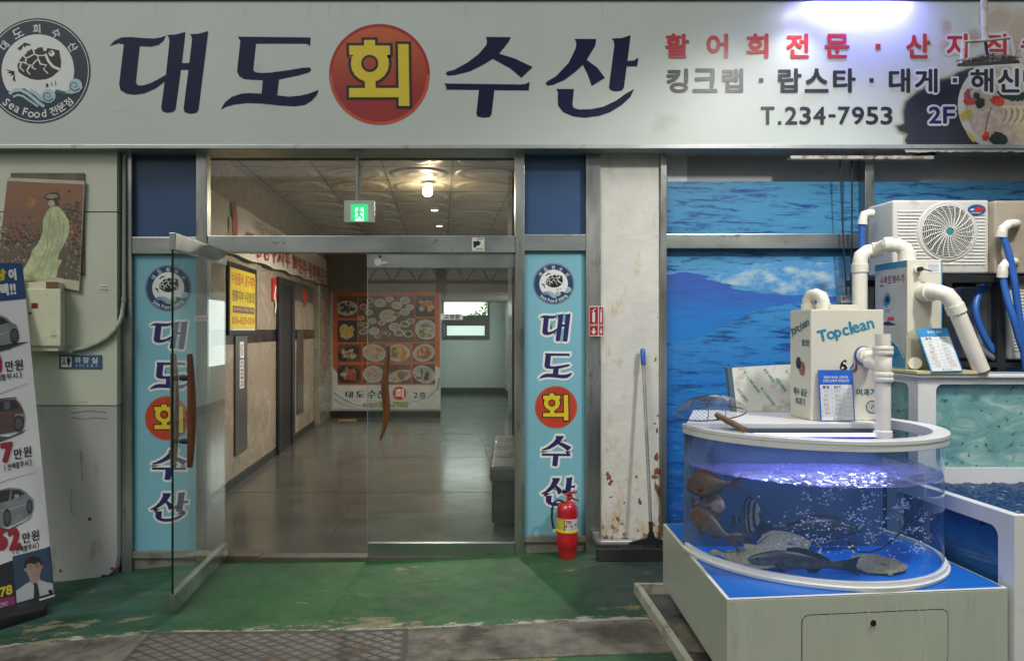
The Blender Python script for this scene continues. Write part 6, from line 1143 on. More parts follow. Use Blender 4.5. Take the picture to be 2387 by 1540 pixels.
fish('grouper', 'long dim grey fish along the back of the tank, tail to the left', P(2010, 1235, -1.70), P(1800, 1232, -1.70), BASS, .30, f_gy, f_gf, -.15, .14, .17, (.25, .85, .05))
f_fl = fmat('flatfish_skin', (0.30, 0.26, 0.13), (0.27, 0.235, 0.12), -.02, .02, .35, ms=18, rough=.5)
FLAT = [(0, .01, .01), (.05, .08, .08), (.15, .17, .17), (.32, .25, .25), (.5, .27, .27), (.68, .22, .22), (.83, .11, .11), (.92, .055, .055), (1, .05, .05)]
def flat(label, nose, tail, tilt):
    o = fish('flatfish', label, nose, tail, FLAT, .035, f_fl, f_fl, -.1, .09, .14, (.08, .9, .045), eye=(.10, .04, .016)); M0 = o.matrix_world.copy(); o.matrix_world = M0 @ Matrix.Rotation(R(tilt), 4, 'X'); return o
flat('mottled brown flatfish lying on the tank floor right of the sea bass', (2.23, -2.06, .575), (1.93, -2.02, .572), 76)
flat('tan flatfish propped up behind the dark sea bass', (1.88, -1.83, .625), (1.57, -1.87, .61), 64)
flat('brown flatfish lying at the left glass below the orange bream', (1.62, -2.06, .58), (1.40, -1.86, .575), 70)
# bubbles
mb = MB(); rs = random.Random(21); ico = bmesh.new(); bmesh.ops.create_icosphere(ico, subdivisions=1, radius=1); iv = [v.co.copy() for v in ico.verts]; jf = [tuple(v.index for v in f.verts) for f in ico.faces]; ico.free()
m_bub = glass('bubble_skin', (0.85, 0.9, 0.97), 1.6, 0.05, body=(0.9, 0.95, 1.0), bodyf=0.55)
clus = [(rs.uniform(1870, 2160), rs.uniform(1145, 1290)) for _ in range(46)]
for i in range(640):
    if i < 480: c = rs.choice(clus); px, py = c[0] + rs.gauss(0, 9), c[1] + rs.gauss(0, 8)
    elif i < 560: px, py = rs.gauss(1860, 40), rs.gauss(1265, 40)
    else: px, py = rs.uniform(1830, 2190), rs.uniform(1140, 1345)
    y = -1.95 + rs.uniform(-.12, .12); p = P(px, py, y); r = rs.uniform(.002, .0062) * (1.4 if rs.random() < .15 else .9)
    if math.hypot(p.x - TC.x, p.y - TC.y) > TR - .02 or p.z > .975 or p.z < .56: continue
    sx, sz_ = rs.uniform(.8, 1.5), rs.uniform(.6, 1); mb.add([p + Vector((v.x * r * sx, v.y * r, v.z * r * sz_)) for v in iv], jf, m_bub)
mb.build('air_bubbles', kind='stuff', recalc=False, smooth=180, label='rising air bubbles in the round tank', cat='bubbles')
mb = MB(); mb.tube([P(1985, 1275, -1.9), P(2000, 1285, -1.92), (P(2030, 1286, -1.95)), P(2060, 1276, -1.9), P(2100, 1240, -1.8), P(2130, 1180, -1.72)], .004, m_rubber, 8); mb.lathe([(0, 0), (.014, .002), (.016, .03), (.01, .04), (0, .042)], m_rubber, Matrix.Translation(P(1985, 1280, -1.9)), 12); mb.build('air_hose', label='thin black air hose curving through the tank water', cat='hose', smooth=60)
# white standpipe with tee ---------------------------------------------------
def ringed(mb, x, y, z, r, h, m): mb.lathe([(r * .9, z), (r, z + h * .12), (r, z + h * .42), (r * .95, z + h * .5), (r, z + h * .58), (r, z + h * .88), (r * .9, z + h)], m, Matrix.Translation((x, y, 0)), 28)
py_ = 3.93 + CAMY; pxx = X(2058, py_); kp = 3.93 / F; zp = lambda v: Z(v, py_); r = 16.5 * kp
sp_ = empty('standpipe', (pxx, py_, zp(1020)), 'white plastic standpipe with a tee joined to the smaller filter box', 'pipe')
mb = MB(); mb.lathe([(r * .9, zp(1018)), (r, zp(1017)), (r, zp(778)), (r * .8, zp(778)), (r * .8, zp(800))], m_pvc, Matrix.Translation((pxx, py_, 0)), 28); mb.build('pipe', sp_, smooth=40)
for z0_, h_ in ((828, 22), (890, 24)): mb = MB(); ringed(mb, pxx, py_, zp(z0_), r * 1.32, h_ * kp, m_pvc); mb.build('coupling', sp_, smooth=40)
for q in ([(1.02, 872), (1.12, 868), (1.12, 830), (1.02, 828)], [(1.05, 1020), (1.22, 1018), (1.22, 1004), (1.05, 1002)]): mb = MB(); mb.lathe([(r * f, zp(v)) for f, v in q], m_pvc, Matrix.Translation((pxx, py_, 0)), 28); mb.build('sleeve', sp_, smooth=40)
BY = 4.127 + CAMY; bt = P(2012, 828, BY)
mb = MB(); mb.tube([(pxx, py_, zp(856)), (pxx - .05, py_ + .04, zp(846)), (bt.x, BY - .06, bt.z), (bt.x, BY - .03, bt.z)], r * .82, m_pvc, 20); mb.tube([(bt.x, BY - .055, bt.z), (bt.x, BY - .015, bt.z)], r * 1.25, m_pvc, 24); mb.tube([(bt.x, BY - .014, bt.z), (bt.x, BY - .001, bt.z)], r * 1.38, mat('gasket_blue', (0.03, 0.08, 0.35), 0.4), 24); mb.build('tee', sp_, smooth=40)
# filter box with blue logo -----------------------------------------------------
m_fb = mat('filter_cream', (0.66, 0.64, 0.54), 0.32, 0, 0.03, 3); m_teal = mat('ink_teal', (0.02, 0.23, 0.36), 0.4); m_dteal = mat('ink_dark_teal', (0.02, 0.13, 0.19), 0.4)
bx0, bx1, bz1 = X(1890, BY), X(2060, BY), Z(721, BY); BD = .245
fb = empty('filter_box', (bx0 + .2, BY + .12, sz), 'cream filter box with blue lettering on the tank shelf', 'filter box')
mb = MB(); mb.box(bx0, bx1, BY, BY + BD, sz + .001, bz1, m_fb); mb.build('case', fb, bevel=0.006)
bp_ = front(BY - .0006); dc = Decal(bp_)
for s, x_, hh, oy in zip('Topclean', (1917, 1937, 1954, 1971, 1983, 1995, 2012, 2029), (25, 18, 24, 18, 28, 18, 18, 18), (-3, 1, 5, 1, -4, 1, 1, 1)): dc.char(s, x_, 785 - (x_ - 1917) * .262 + oy, hh, R(-13), m_teal, .001, .05)
for s, x in (('여', 2003), ('과', 2020), ('기', 2036)): dc.text(s, x - 8, 905, x + 7, 922, m_dteal, .001, .03)
dc.poly([(1957, 857), (1960, 845), (1968, 838), (1974, 840), (1970, 848), (1976, 858), (1968, 864), (1962, 862)], m_black, .001); dc.disc(1968, 846, 2.6, m_wht, .0016); dc.disc(1964, 857, 2.6, m_wht, .0016)
dc.poly([(1980, 858), (1988, 848), (1992, 838), (1998, 848), (1999, 860), (1992, 867), (1984, 866)], m_teal, .001); dc.poly([(1990, 838), (1997, 846), (1999, 856), (1996, 865), (1988, 870), (1994, 860), (1994, 850)], m_red, .0016); dc.stroke([(1983, 864), (1990, 856), (1992, 846), (1990, 838)], 2.4, m_wht, .002)
dc.ring(2033, 948, 13, 15, mat('gauge_navy', (0.03, 0.04, 0.13), 0.4), .001, 30); dc.disc(2033, 948, 13, mat('gauge_face', (0.45, 0.45, 0.42), 0.2), .001); dc.stroke([(2030, 952), (2036, 943)], 2, m_char, .002)
dc.build('print', fb)
lp_ = Plane((bx0 - .0006, BY, 0), (0, -1, 0), (0, 0, -1)); dc = Decal(lp_, px=False); W = BD
for i, s in enumerate('Topclean'): hh = {'T': .045, 'p': .042, 'l': .05}.get(s, .032); dc.char(s, -W + .03 + i * .026, -(bz1 - .13) - i * .008, hh, R(-12), m_dteal, .001, .05)
dc.text('월크린', -.10, -(bz1 - .155), -.015, -(bz1 - .20), m_dteal, .001, .03) if False else dc.text('월크린', -.10, -(bz1 - .165), -.015, -(bz1 - .205), m_dteal, .001, .03)
dc.disc(-.14, -(bz1 - .30), .03, m_black, .001, ry=.035); dc.disc(-.10, -(bz1 - .33), .035, m_teal, .001, ry=.04); dc.disc(-.085, -(bz1 - .33), .02, m_red, .0016, ry=.038)
dc.text('해수 살균', -.20, -(bz1 - .44), -.04, -(bz1 - .485), m_dteal, .001, .03); dc.text('여과기', -.175, -(bz1 - .495), -.065, -(bz1 - .54), m_dteal, .001, .03); dc.build('side_print', fb)
mb = MB(); tz = bz1; ey_ = BY + .10; ea, eb2 = X(1895, ey_), X(1919, ey_); mb.tube([(eb2, ey_, tz), (eb2, ey_, tz + .05), (eb2 - .005, ey_ + .01, tz + .075), (eb2 - .02, ey_ + .04, tz + .09), (eb2 - .03, ey_ + .08, tz + .085), (eb2 - .035, ey_ + .10, tz + .06), (eb2 - .035, ey_ + .10, tz)], .033, m_pvc, 20)
for a, b in ((eb2, ey_), (eb2 - .035, ey_ + .10)): mb.lathe([(.034, tz), (.039, tz + .001), (.039, tz + .035), (.034, tz + .037)], m_pvc, Matrix.Translation((a, b, 0)), 22)
mb.build('elbow_pipe', fb, smooth=45)
mb = MB(); mb.box(X(1935, BY + .05), X(1999, BY + .05), BY + .05, BY + .17, tz + .001, tz + .028, m_fb); mb.build('cap_block', fb, bevel=0.004)
# price cards
def card(name, label, pl, w, h, head, title, rows, cols, hdr, blue, seed, parent=None, tiles=()):
    c = empty(name, tuple(pl.at(w / 2, h, 0)), label, 'price card', 'blue headed price cards'); rs = random.Random(seed)
    mb = MB(); mb.prism([pl.at(a, b, 0) for a, b in ((0, 0), (w, 0), (w, h), (0, h))], -pl.n * .004, blue); mb.build('card', c)
    dc = Decal(pl, px=False); k = w * .035; dc.rect(k, head, w - k, h - k * .6, mat('card_white', (0.66, 0.67, 0.66), 0.4), .0008)
    for t, x0, y0, x1, y1 in title: dc.text(t, x0 * w, y0 * h, x1 * w, y1 * h, m_wht, .0012, .02)
    rh = (h * .90 - head) / (rows + 1); ln = mat('card_rule', (0.15, 0.30, 0.50), 0.4)
    for i in range(1, rows + 2): dc.rect(k, head + rh * i - .0006, w - k, head + rh * i + .0006, ln, .0014)
    for q in cols[1:-1]: dc.rect(q * w - .0006, head, q * w + .0006, head + rh * (rows + 1), ln, .0015)
    for i, t in enumerate(hdr): x = (cols[i] + cols[i + 1]) / 2 * w; dc.text(t, x - w * .10, head + rh * .22, x + w * .10, head + rh * .82, m_char, .0014, .02)
    for r_i in range(rows):
        for ci in range(2):
            s = (('노어', '광어', '우럭', '참돔', '도미', '방어', '멍게')[r_i % 7], ('국내산', '국내산', '중국산', '일본산')[rs.randrange(4)])[ci]; x = (cols[ci] + cols[ci + 1]) / 2 * w + rs.uniform(-.03, .03) * w; wd = w * (.07 if len(s) == 2 else .10); yy = head + rh * (1.5 + r_i)
            dc.text(s, x - wd, yy - rh * .28, x + wd, yy + rh * .25, mat('pen_grey', (0.12, 0.13, 0.15), 0.5), .0015)
    dc.disc(w * .40, h * .955, w * .02, m_char, .0014, n=14); dc.text('농림축산부', w * .45, h * .945, w * .68, h * .97, m_char, .0014); dc.build('print', c); return c
m_cb = mat('card_royal_blue', (0.025, 0.13, 0.55), 0.35); m_cc = mat('card_sky_blue', (0.03, 0.25, 0.55), 0.35)
yy_ = BY - .012; O = P(1907, 862, yy_); cw, ch_ = X(1987, yy_) - X(1907, yy_), Z(862, yy_) - sz - .002
card('price_card', 'royal blue headed price card leaning on the smaller filter box', Plane(O, (1, 0, 0), (0, -.10, -1)), cw, ch_, ch_ * .29, (('원산지 표시는 고객과의', .15, .115, .85, .17), ('소중한 신뢰의 시작입니다', .12, .185, .88, .24)), 6, (.03, .36, .70, .97), ('품명', '원산지'), m_cb, 1)
# foil board behind the shelf -----------------------------------------------------
yb_ = -1.02; brd = empty('insulation_board', (X(1770, yb_), yb_, sz), 'stained pale board printed with green lettering, propped behind the shelf', 'board')
q4 = [P(1718, 956, yb_ - .05), P(1860, 956, yb_ - .05), P(1860, 848, yb_), P(1706, 857, yb_)]; q4[0].z = q4[1].z = sz + .002
mb = MB(); mb.prism(q4, (0.03, .04, 0), mat('board_pale', (0.56, 0.57, 0.52), 0.45, 0, 0.08, 6, dirt=(0.33, 0.29, 0.22), dirt_amt=0.3, ds=7)); mb.build('sheet', brd)
mb = MB(); mb.hexa([q4[0] + Vector((-.025, .01, 0)), q4[0] + Vector((-.001, 0, 0)), q4[0] + Vector((-.001, .04, 0)), q4[0] + Vector((-.025, .05, 0)), q4[3] + Vector((-.025, .01, 0)), q4[3] + Vector((-.001, 0, 0)), q4[3] + Vector((-.001, .04, 0)), q4[3] + Vector((-.025, .05, 0))], mat('board_edge_blue', (0.05, 0.10, 0.15), 0.5)); mb.build('edge', brd)
pb_ = Plane(q4[0], q4[1] - q4[0], q4[0] - q4[3]); pb_.v = (P(1718, 956, yb_ - .05) - P(1706, 857, yb_)).normalized(); dc = Decal(Plane(q4[0], q4[1] - q4[0], Vector((0, -.05, -.3)))); gi = mat('ink_green', (0.03, 0.26, 0.17), 0.4)
for x, y, s in ((1736, 868, '8ILHEUNG'), (1776, 905, '8ILHEUNG'), (1722, 908, 'HEUNG'), (1784, 862, 'HEUNG'), (1812, 884, 'HEUNG'), (1834, 865, '8IL')):
    for i, chr_ in enumerate(s):
        q = (x + i * 4.6, y + i * 6.2)
        if q[1] < 948 and q[0] < 1856: dc.char(chr_, q[0], q[1], 6.2, R(53), gi, .001, .03)
dc.build('print', brd)
# landing net -----------------------------------------------------------------------
ny = 3.93 + CAMY; nc = Vector((X(1655, ny), ny, 1.262)); nt_ = empty('landing_net', tuple(nc), 'wire mesh landing net with a wooden handle resting on the tank rim', 'net')
m_wire = mat('rusty_wire', (0.10, 0.075, 0.055), 0.5, 0.5, 0.3); rx, ry_ = .182, .13; Mn = Matrix.Translation(nc) @ Matrix.Rotation(R(-6), 4, 'Y') @ Matrix.Rotation(R(8), 4, 'X')
hp = [Mn @ Vector((rx * math.cos(2 * math.pi * k / 40), ry_ * math.sin(2 * math.pi * k / 40), 0)) for k in range(41)]; mb = MB(); mb.tube(hp, .0035, m_wire, 8, cap=False)
for x0 in (-.06, .03): mb.tube([Mn @ Vector((x0 + .03 * math.sin(t), ry_ * .95 * math.cos(t), .088 * math.sin(t))) for t in [math.pi * k / 14 for k in range(15)]], .0022, m_wire, 6)
mb.build('hoop', nt_, smooth=60)
mb = MB(); wm_ = mat('net_wire', (0.20, 0.19, 0.17), 0.4, 0.6, 0.2); n1, n2 = 46, 16
def dome(u, v): return Mn @ Vector((rx * math.cos(u) * math.cos(v), ry_ * math.sin(u) * math.cos(v), .092 * math.sin(v)))
for i in range(n1):
    for s in (1, -1): mb.tube([dome(2 * math.pi * (i + s * j * .55) / n1, math.pi / 2 * j / n2) for j in range(n2 + 1)], .0007, wm_, 3, cap=False)
mb.build('mesh', nt_, recalc=False)
h0, h1 = P(1670, 966, ny - .13), P(1736, 1012, ny - .30); h1.z = max(h1.z, 1.215); mb = MB(); mb.tube([h0, h0.lerp(h1, .1), h0.lerp(h1, .9), h1], [.013, .015, .017, .015], mat('old_wood_handle', (0.16, 0.095, 0.055), 0.6, 0, 0.35, 20), 14); mb.tube([Mn @ Vector((-.01, -ry_, .0)), h0, h0.lerp(h1, .12)], .0035, m_wire, 8); mb.build('handle', nt_, smooth=60)
# ---------------------------------------------------------------- rear holding tank and lower tank
def window_frame(mb, O, u, v, n, outer, inner, r, t, m):
    O, u, v, n = Vector(O), Vector(u), Vector(v), Vector(n); a0, b0, a1, b1 = inner; ip, op = [], []
    for (cx, cy, st, oc) in ((a1 - r, b0 + r, -90, (outer[2], outer[1])), (a1 - r, b1 - r, 0, (outer[2], outer[3])), (a0 + r, b1 - r, 90, (outer[0], outer[3])), (a0 + r, b0 + r, 180, (outer[0], outer[1]))):
        for k in range(7): ip.append((cx + r * math.cos(R(st + k * 15)), cy + r * math.sin(R(st + k * 15)))); op.append(oc)
    N_ = len(ip); f = lambda p, h: O + u * p[0] + v * p[1] + n * h
    vs = [f(p, 0) for p in ip] + [f(p, 0) for p in op] + [f(p, t) for p in ip] + [f(p, t) for p in op]; fs = []
    for k in range(N_):
        j = (k + 1) % N_; fs += [(k, j, 2 * N_ + j, 2 * N_ + k)]
        if op[k] == op[j]: fs += [(k, j, N_ + k), (2 * N_ + k, 2 * N_ + j, 3 * N_ + k)]
        else: fs += [(k, j, N_ + j, N_ + k), (2 * N_ + k, 2 * N_ + j, 3 * N_ + j, 3 * N_ + k), (N_ + k, N_ + j, 3 * N_ + j, 3 * N_ + k)]
    mb.add(vs, fs, m)
UY = 4.40 + CAMY; ux0, ux1, uz0, uz1 = X(2140, UY), 3.95, .74, Z(880, UY); uyb = -.74
ut = empty('holding_tank', (3.1, UY + .4, uz0), 'white framed rear tank of murky green water behind the round tank', 'fish tank')
mb = MB(); window_frame(mb, (0, UY, 0), (1, 0, 0), (0, 0, 1), (0, 1, 0), (ux0, uz0, ux1, uz1), (X(2182, UY), Z(1090, UY), 3.86, Z(895, UY)), .04, .03, m_frp); mb.build('front_frame', ut, smooth=35)
mb = MB(); window_frame(mb, (ux0, 0, 0), (0, 1, 0), (0, 0, 1), (1, 0, 0), (UY + .031, uz0, uyb, uz1), (UY + .09, Z(1090, UY), uyb - .06, Z(895, UY)), .04, .03, m_frp); mb.build('side_frame', ut, smooth=35)
mb = MB(); mb.box(ux0 - .02, ux1 + .02, UY - .02, UY + .06, uz1 + .0005, uz1 + .02, m_frp); mb.box(ux0 - .02, ux0 + .06, UY + .061, uyb + .02, uz1 + .0005, uz1 + .02, m_frp); mb.build('rim', ut, bevel=0.005)
mb = MB(); mb.quad((ux0, UY + .012, uz0), (ux1, UY + .012, uz0), (ux1, UY + .012, uz1), (ux0, UY + .012, uz1), m_tg); mb.quad((ux0 + .012, UY + .03, uz0), (ux0 + .012, uyb, uz0), (ux0 + .012, uyb, uz1), (ux0 + .012, UY + .03, uz1), m_tg); mb.build('pane', ut)
def murk_caustics(name, c0, c1, c2, sc_):  # pale streaks put caustic light into the water colour
    m = bpy.data.materials.new(name); m.use_nodes = True; N = m.node_tree.nodes; L = m.node_tree.links; b = N['Principled BSDF']; b.inputs['Roughness'].default_value = 0.25; tc = N.new('ShaderNodeTexCoord'); mp = N.new('ShaderNodeMapping'); mp.inputs['Rotation'].default_value = (0, R(35), 0); mp.inputs['Scale'].default_value = (1, 1, 2.2); L.new(tc.outputs['Object'], mp.inputs['Vector'])
    n = N.new('ShaderNodeTexNoise'); n.inputs['Scale'].default_value = sc_; n.inputs['Detail'].default_value = 7; n.inputs['Distortion'].default_value = 1.2; L.new(mp.outputs[0], n.inputs['Vector']); r = N.new('ShaderNodeValToRGB'); L.new(n.outputs['Fac'], r.inputs[0]); e = r.color_ramp.elements; e[0].position = .32; e[0].color = (*c0, 1); e[1].position = .72; e[1].color = (*c2, 1); k = e.new(.52); k.color = (*c1, 1)
    v = N.new('ShaderNodeTexNoise'); v.inputs['Scale'].default_value = sc_ * 6; v.inputs['Detail'].default_value = 3; L.new(tc.outputs['Object'], v.inputs['Vector']); f = N.new('ShaderNodeMapRange'); f.inputs[1].default_value = .62; f.inputs[2].default_value = .70; L.new(v.outputs['Fac'], f.inputs[0]); x = N.new('ShaderNodeMix'); x.data_type = 'RGBA'; L.new(f.outputs[0], x.inputs['Factor']); L.new(r.outputs[0], x.inputs['A']); x.inputs['B'].default_value = (*[q * .35 for q in c0], 1); L.new(x.outputs['Result'], b.inputs['Base Color']); return m
mb = MB(); mb.box(ux0 + .035, ux1 - .03, UY + .034, uyb - .02, uz0 + .02, uz1 - .03, murk_caustics('green_murky_water', (0.16, 0.36, 0.29), (0.27, 0.50, 0.39), (0.62, 0.78, 0.55), 4.5)); mb.build('green_water', ut)
mb = MB(); mb.box(ux0 + .08, ux1, UY + .08, uyb, uz1 + .001, uz1 + .008, mat('lid_grey', (0.35, 0.37, 0.38), 0.4)); mb.build('lid', ut)
# lower tank
qx, qf, qz = 2.612, 3.42 + CAMY, .852
lt = empty('holding_tank', (3.1, qf + .5, .1), 'white open topped lower tank with a window onto deep blue water', 'fish tank')
m_lbw = murk_caustics('blue_lit_water', (0.006, 0.06, 0.17), (0.012, 0.11, 0.25), (0.05, 0.26, 0.42), 2.2)
mb = MB(); window_frame(mb, (qx, 0, 0), (0, 1, 0), (0, 0, 1), (1, 0, 0), (qf, .08, UY - .003, qz), (qf + .10, .40, UY - .08, qz - .075), .05, .05, m_frp); mb.build('side_frame', lt, smooth=35)
mb = MB(); mb.box(qx + .051, 3.75, qf, qf + .05, .08, qz, m_frp); mb.build('front_wall', lt, bevel=0.004)
mb = MB(); mb.quad((qx + .02, qf + .06, .38), (qx + .02, UY - .01, .38), (qx + .02, UY - .01, qz - .02), (qx + .02, qf + .06, qz - .02), m_tg); mb.build('pane', lt)
mb = MB(); mb.box(qx + .055, 3.74, qf + .055, UY - .01, .10, qz - .085, m_lbw); mb.build('blue_water', lt)
mb = MB(); nx, ny2 = 70, 70; vs = []
for i in range(nx + 1):
    for j in range(ny2 + 1): x, y = qx + .053 + (3.745 - qx - .053) * i / nx, qf + .053 + (UY - .004 - qf - .053) * j / ny2; vs.append(Vector((x, y, qz - .05 + 1.6 * wave(x * .9, y))))
mb.add(vs, [(i * (ny2 + 1) + j, (i + 1) * (ny2 + 1) + j, (i + 1) * (ny2 + 1) + j + 1, i * (ny2 + 1) + j + 1) for i in range(nx) for j in range(ny2)], foam_mat('dark_water_foam', (0.008, 0.035, 0.12), (0.35, 0.45, 0.52), 7, .60, .68, (1.5, 4, 1))); MATS_W = mb.build('water', kind='structure', smooth=180, recalc=False)
# yellow edged board on the rear tank
bz_ = uz1 + .022; bd = empty('cover_board', (2.95, UY + .2, bz_), 'thin yellowed board lying across the rear tank rim', 'board')
mb = MB(); mb.box(X(2082, UY + .2) , X(2300, UY - .01), UY - .03, UY + .62, bz_, bz_ + .018, mat('yellowed_board', (0.58, 0.52, 0.28), 0.45, 0, 0.06)); mb.build('sheet', bd, bevel=0.003)
# larger filter box ----------------------------------------------------------------
BY2 = 4.56 + CAMY; cx_, cr = X(2115, BY2), X(2197, BY2); bzb, bzt = bz_ + .019, Z(605, BY2); BD2 = .34
fb2 = empty('filter_box', (cx_ + .1, BY2 + .19, bzb), 'taller white filter box with a blue swoosh printed on its side', 'filter box')
mb = MB(); mb.box(cx_, cr, BY2, BY2 + BD2, bzb, bzt, m_fb); mb.build('case', fb2, bevel=0.005)
m_sb = mat('swoosh_blue', (0.03, 0.22, 0.42), 0.35); m_sg = mat('side_print_grey', (0.46, 0.47, 0.46), 0.35); m_pur = mat('ink_purple', (0.13, 0.02, 0.09), 0.4)
LP = Plane((cx_ - .0006, BY2, bzt), (0, -1, 0), (0, 0, -1)); dc = Decal(LP, px=False); HB = bzt - bzb; ww = BD2
dc.rect(-ww + .006, .006, -.006, HB - .006, m_sg, .0008); dc.rect(-ww + .004, .004, -.004, .045, m_sb, .0014)
for i, s in enumerate('스마트정수기'[:7]): dc.text(s, -ww + .06 + i * .043, .085, -ww + .098 + i * .043, .135 if i else .15, m_pur, .0014, .04)
dc.ring(-.20, .235, .024, .036, m_sb, .0014, 30); dc.poly([(-.21, .18), (-.17, .21), (-.16, .25), (-.175, .22), (-.2, .2)], m_sb, .0016); dc.poly([(-.19, .29), (-.24, .27), (-.245, .22), (-.23, .25), (-.21, .27)], m_sb, .0016); dc.disc(-.20, .235, .022, m_black, .0018)
dc.rect(-.23, .30, -.17, .304, m_char, .0014); dc.rect(-.22, .31, -.18, .313, m_char, .0014); dc.rrect(-.20, .345, -.13, .37, .01, mat('ink_scarlet', (0.6, 0.05, 0.04), 0.4), .0014); dc.poly([(-.27, .39), (-.2, .37), (-.1, .395), (-.2, .40)], m_char, .0014)
dc.poly([(-ww + .006, .40), (-.30, .42), (-.2, .455), (-.1, .51), (-.03, .58), (-.006, .63), (-.006, HB - .006), (-ww + .006, HB - .006)], m_sb, .0014); dc.stroke([(-.33, .425), (-.2, .46), (-.09, .525), (-.03, .60)], .014, m_wht, .002, .004)
dc.rect(-.18, HB - .09, -.07, HB - .085, m_char, .002); dc.rect(-.18, HB - .07, -.09, HB - .066, m_char, .002); dc.build('side_print', fb2)
dc = Decal(front(BY2 - .0006)); dc.rect(2194, 606, 2196.5, 860, m_sb, .001); dc.rect(2159, 613, 2192, 635, m_wht, .001)
for i in range(6): dc.rect(2162, 616 + i * 3, 2188, 616.9 + i * 3, mat('label_blue_text', (0.15, 0.2, 0.4), 0.5), .0016)
dc.build('front_label', fb2)
mb = MB(); kn = P(2137, 628, BY2); mb.tube([kn + Vector((0, -.001, 0)), kn + Vector((0, -.02, 0))], .022, m_white, 18); mb.tube([kn + Vector((0, -.02, 0)), kn + Vector((0, -.045, 0))], .014, m_rubber, 14); mb.tube([kn + Vector((.01, -.04, 0)), kn + Vector((.06, -.05, -.015))], .004, mat('cable_brown', (0.10, 0.04, 0.03), 0.5), 8); mb.build('power_inlet', fb2, smooth=45)
bk = P(2152, 682, BY2); mb = MB(); R2 = .046
mb.tube([bk + Vector(v) for v in ((0, -.001, 0), (0, -.09, 0), (.008, -.13, -.004), (.035, -.16, -.02), (.06, -.17, -.06), (.075, -.172, -.09))], R2, m_pvc, 24); p0 = bk + Vector((.07, -.172, -.08)); p1 = P(2288, 866, BY2 - .172); p1.z = bz_ + .02; mb.tube([p0, p1], R2 * .93, m_pvc, 24); d_ = (p1 - p0).normalized(); mb.tube([p0, p0 + d_ * .05], R2 * 1.1, m_pvc, 24)
for o_ in (-.012, -.05): mb.tube([bk + Vector((0, o_, 0)), bk + Vector((0, o_ - .03, 0))], R2 * 1.22, m_pvc, 26)
mb.build('outlet_pipe', fb2, smooth=40)
mb = MB(); R3 = .044; yq = BY2 + .26; tx, lx_ = cx_ + .06, X(2004, yq); zt3 = Z(585, yq)
mb.tube([(tx, BY2 + .10, bzt), (tx, BY2 + .10, bzt + .04), (tx - .01, BY2 + .105, bzt + .075), (tx - .045, BY2 + .12, bzt + .10), (tx - .10, BY2 + .14, bzt + .105), (lx_ + .10, yq - .02, bzt + .085), (lx_ + .045, yq, bzt + .075), (lx_ + .01, yq, bzt + .05), (lx_, yq, bzt), (lx_, yq, .95)], R3, m_pvc, 24)
for a, b, z in ((tx, BY2 + .10, bzt), (lx_, yq, bzt - .06)): mb.lathe([(R3, z), (R3 * 1.13, z + .002), (R3 * 1.13, z + .055), (R3, z + .058)], m_pvc, Matrix.Translation((a, b, 0)), 26)
mb.tube([(tx - .075, BY2 + .131, bzt + .105), (tx - .12, BY2 + .146, bzt + .104)], R3 * 1.12, m_pvc, 24); mb.tube([(lx_ + .12, yq - .024, bzt + .088), (lx_ + .075, yq - .01, bzt + .081)], R3 * 1.12, m_pvc, 24)
mb.build('riser_pipe', fb2, smooth=40)
# clear card holder with the second card
yc = UY + .02; cO = P(2136, 766, yc + .06); cT = P(2208, 764, yc + .06); cB = P(2172, 868, yc - .06); vdir = cB - cO; vdir.x *= .9
card('price_card', 'sky blue headed price card with handwritten rows beside the taller filter box', Plane(cO, cT - cO, vdir), (cT - cO).length * 1.0, vdir.length * .985, vdir.length * .20, (('원산지 표시', .30, .06, .75, .12),), 8, (.03, .50, .97), ('품목', '원산지'), m_cc, 5)
mb = MB(); pts_ = [P(x, y, yc + .10) for x, y in ((2112, 862), (2112, 785), (2118, 774), (2130, 768), (2140, 766), (2170, 862))]; mb.prism(pts_, (0, .012, 0), glass('clear_acrylic', (0.80, 0.80, 0.70), 1.4, .05, body=(0.6, 0.58, 0.48), bodyf=.45)); mb.tube([P(2133, 846, yc + .09), P(2133, 846, yc + .075)], .036, m_pvc, 24); mb.build('card_holder', label='clear plastic card holder with a round cap below the taller filter box', cat='holder')
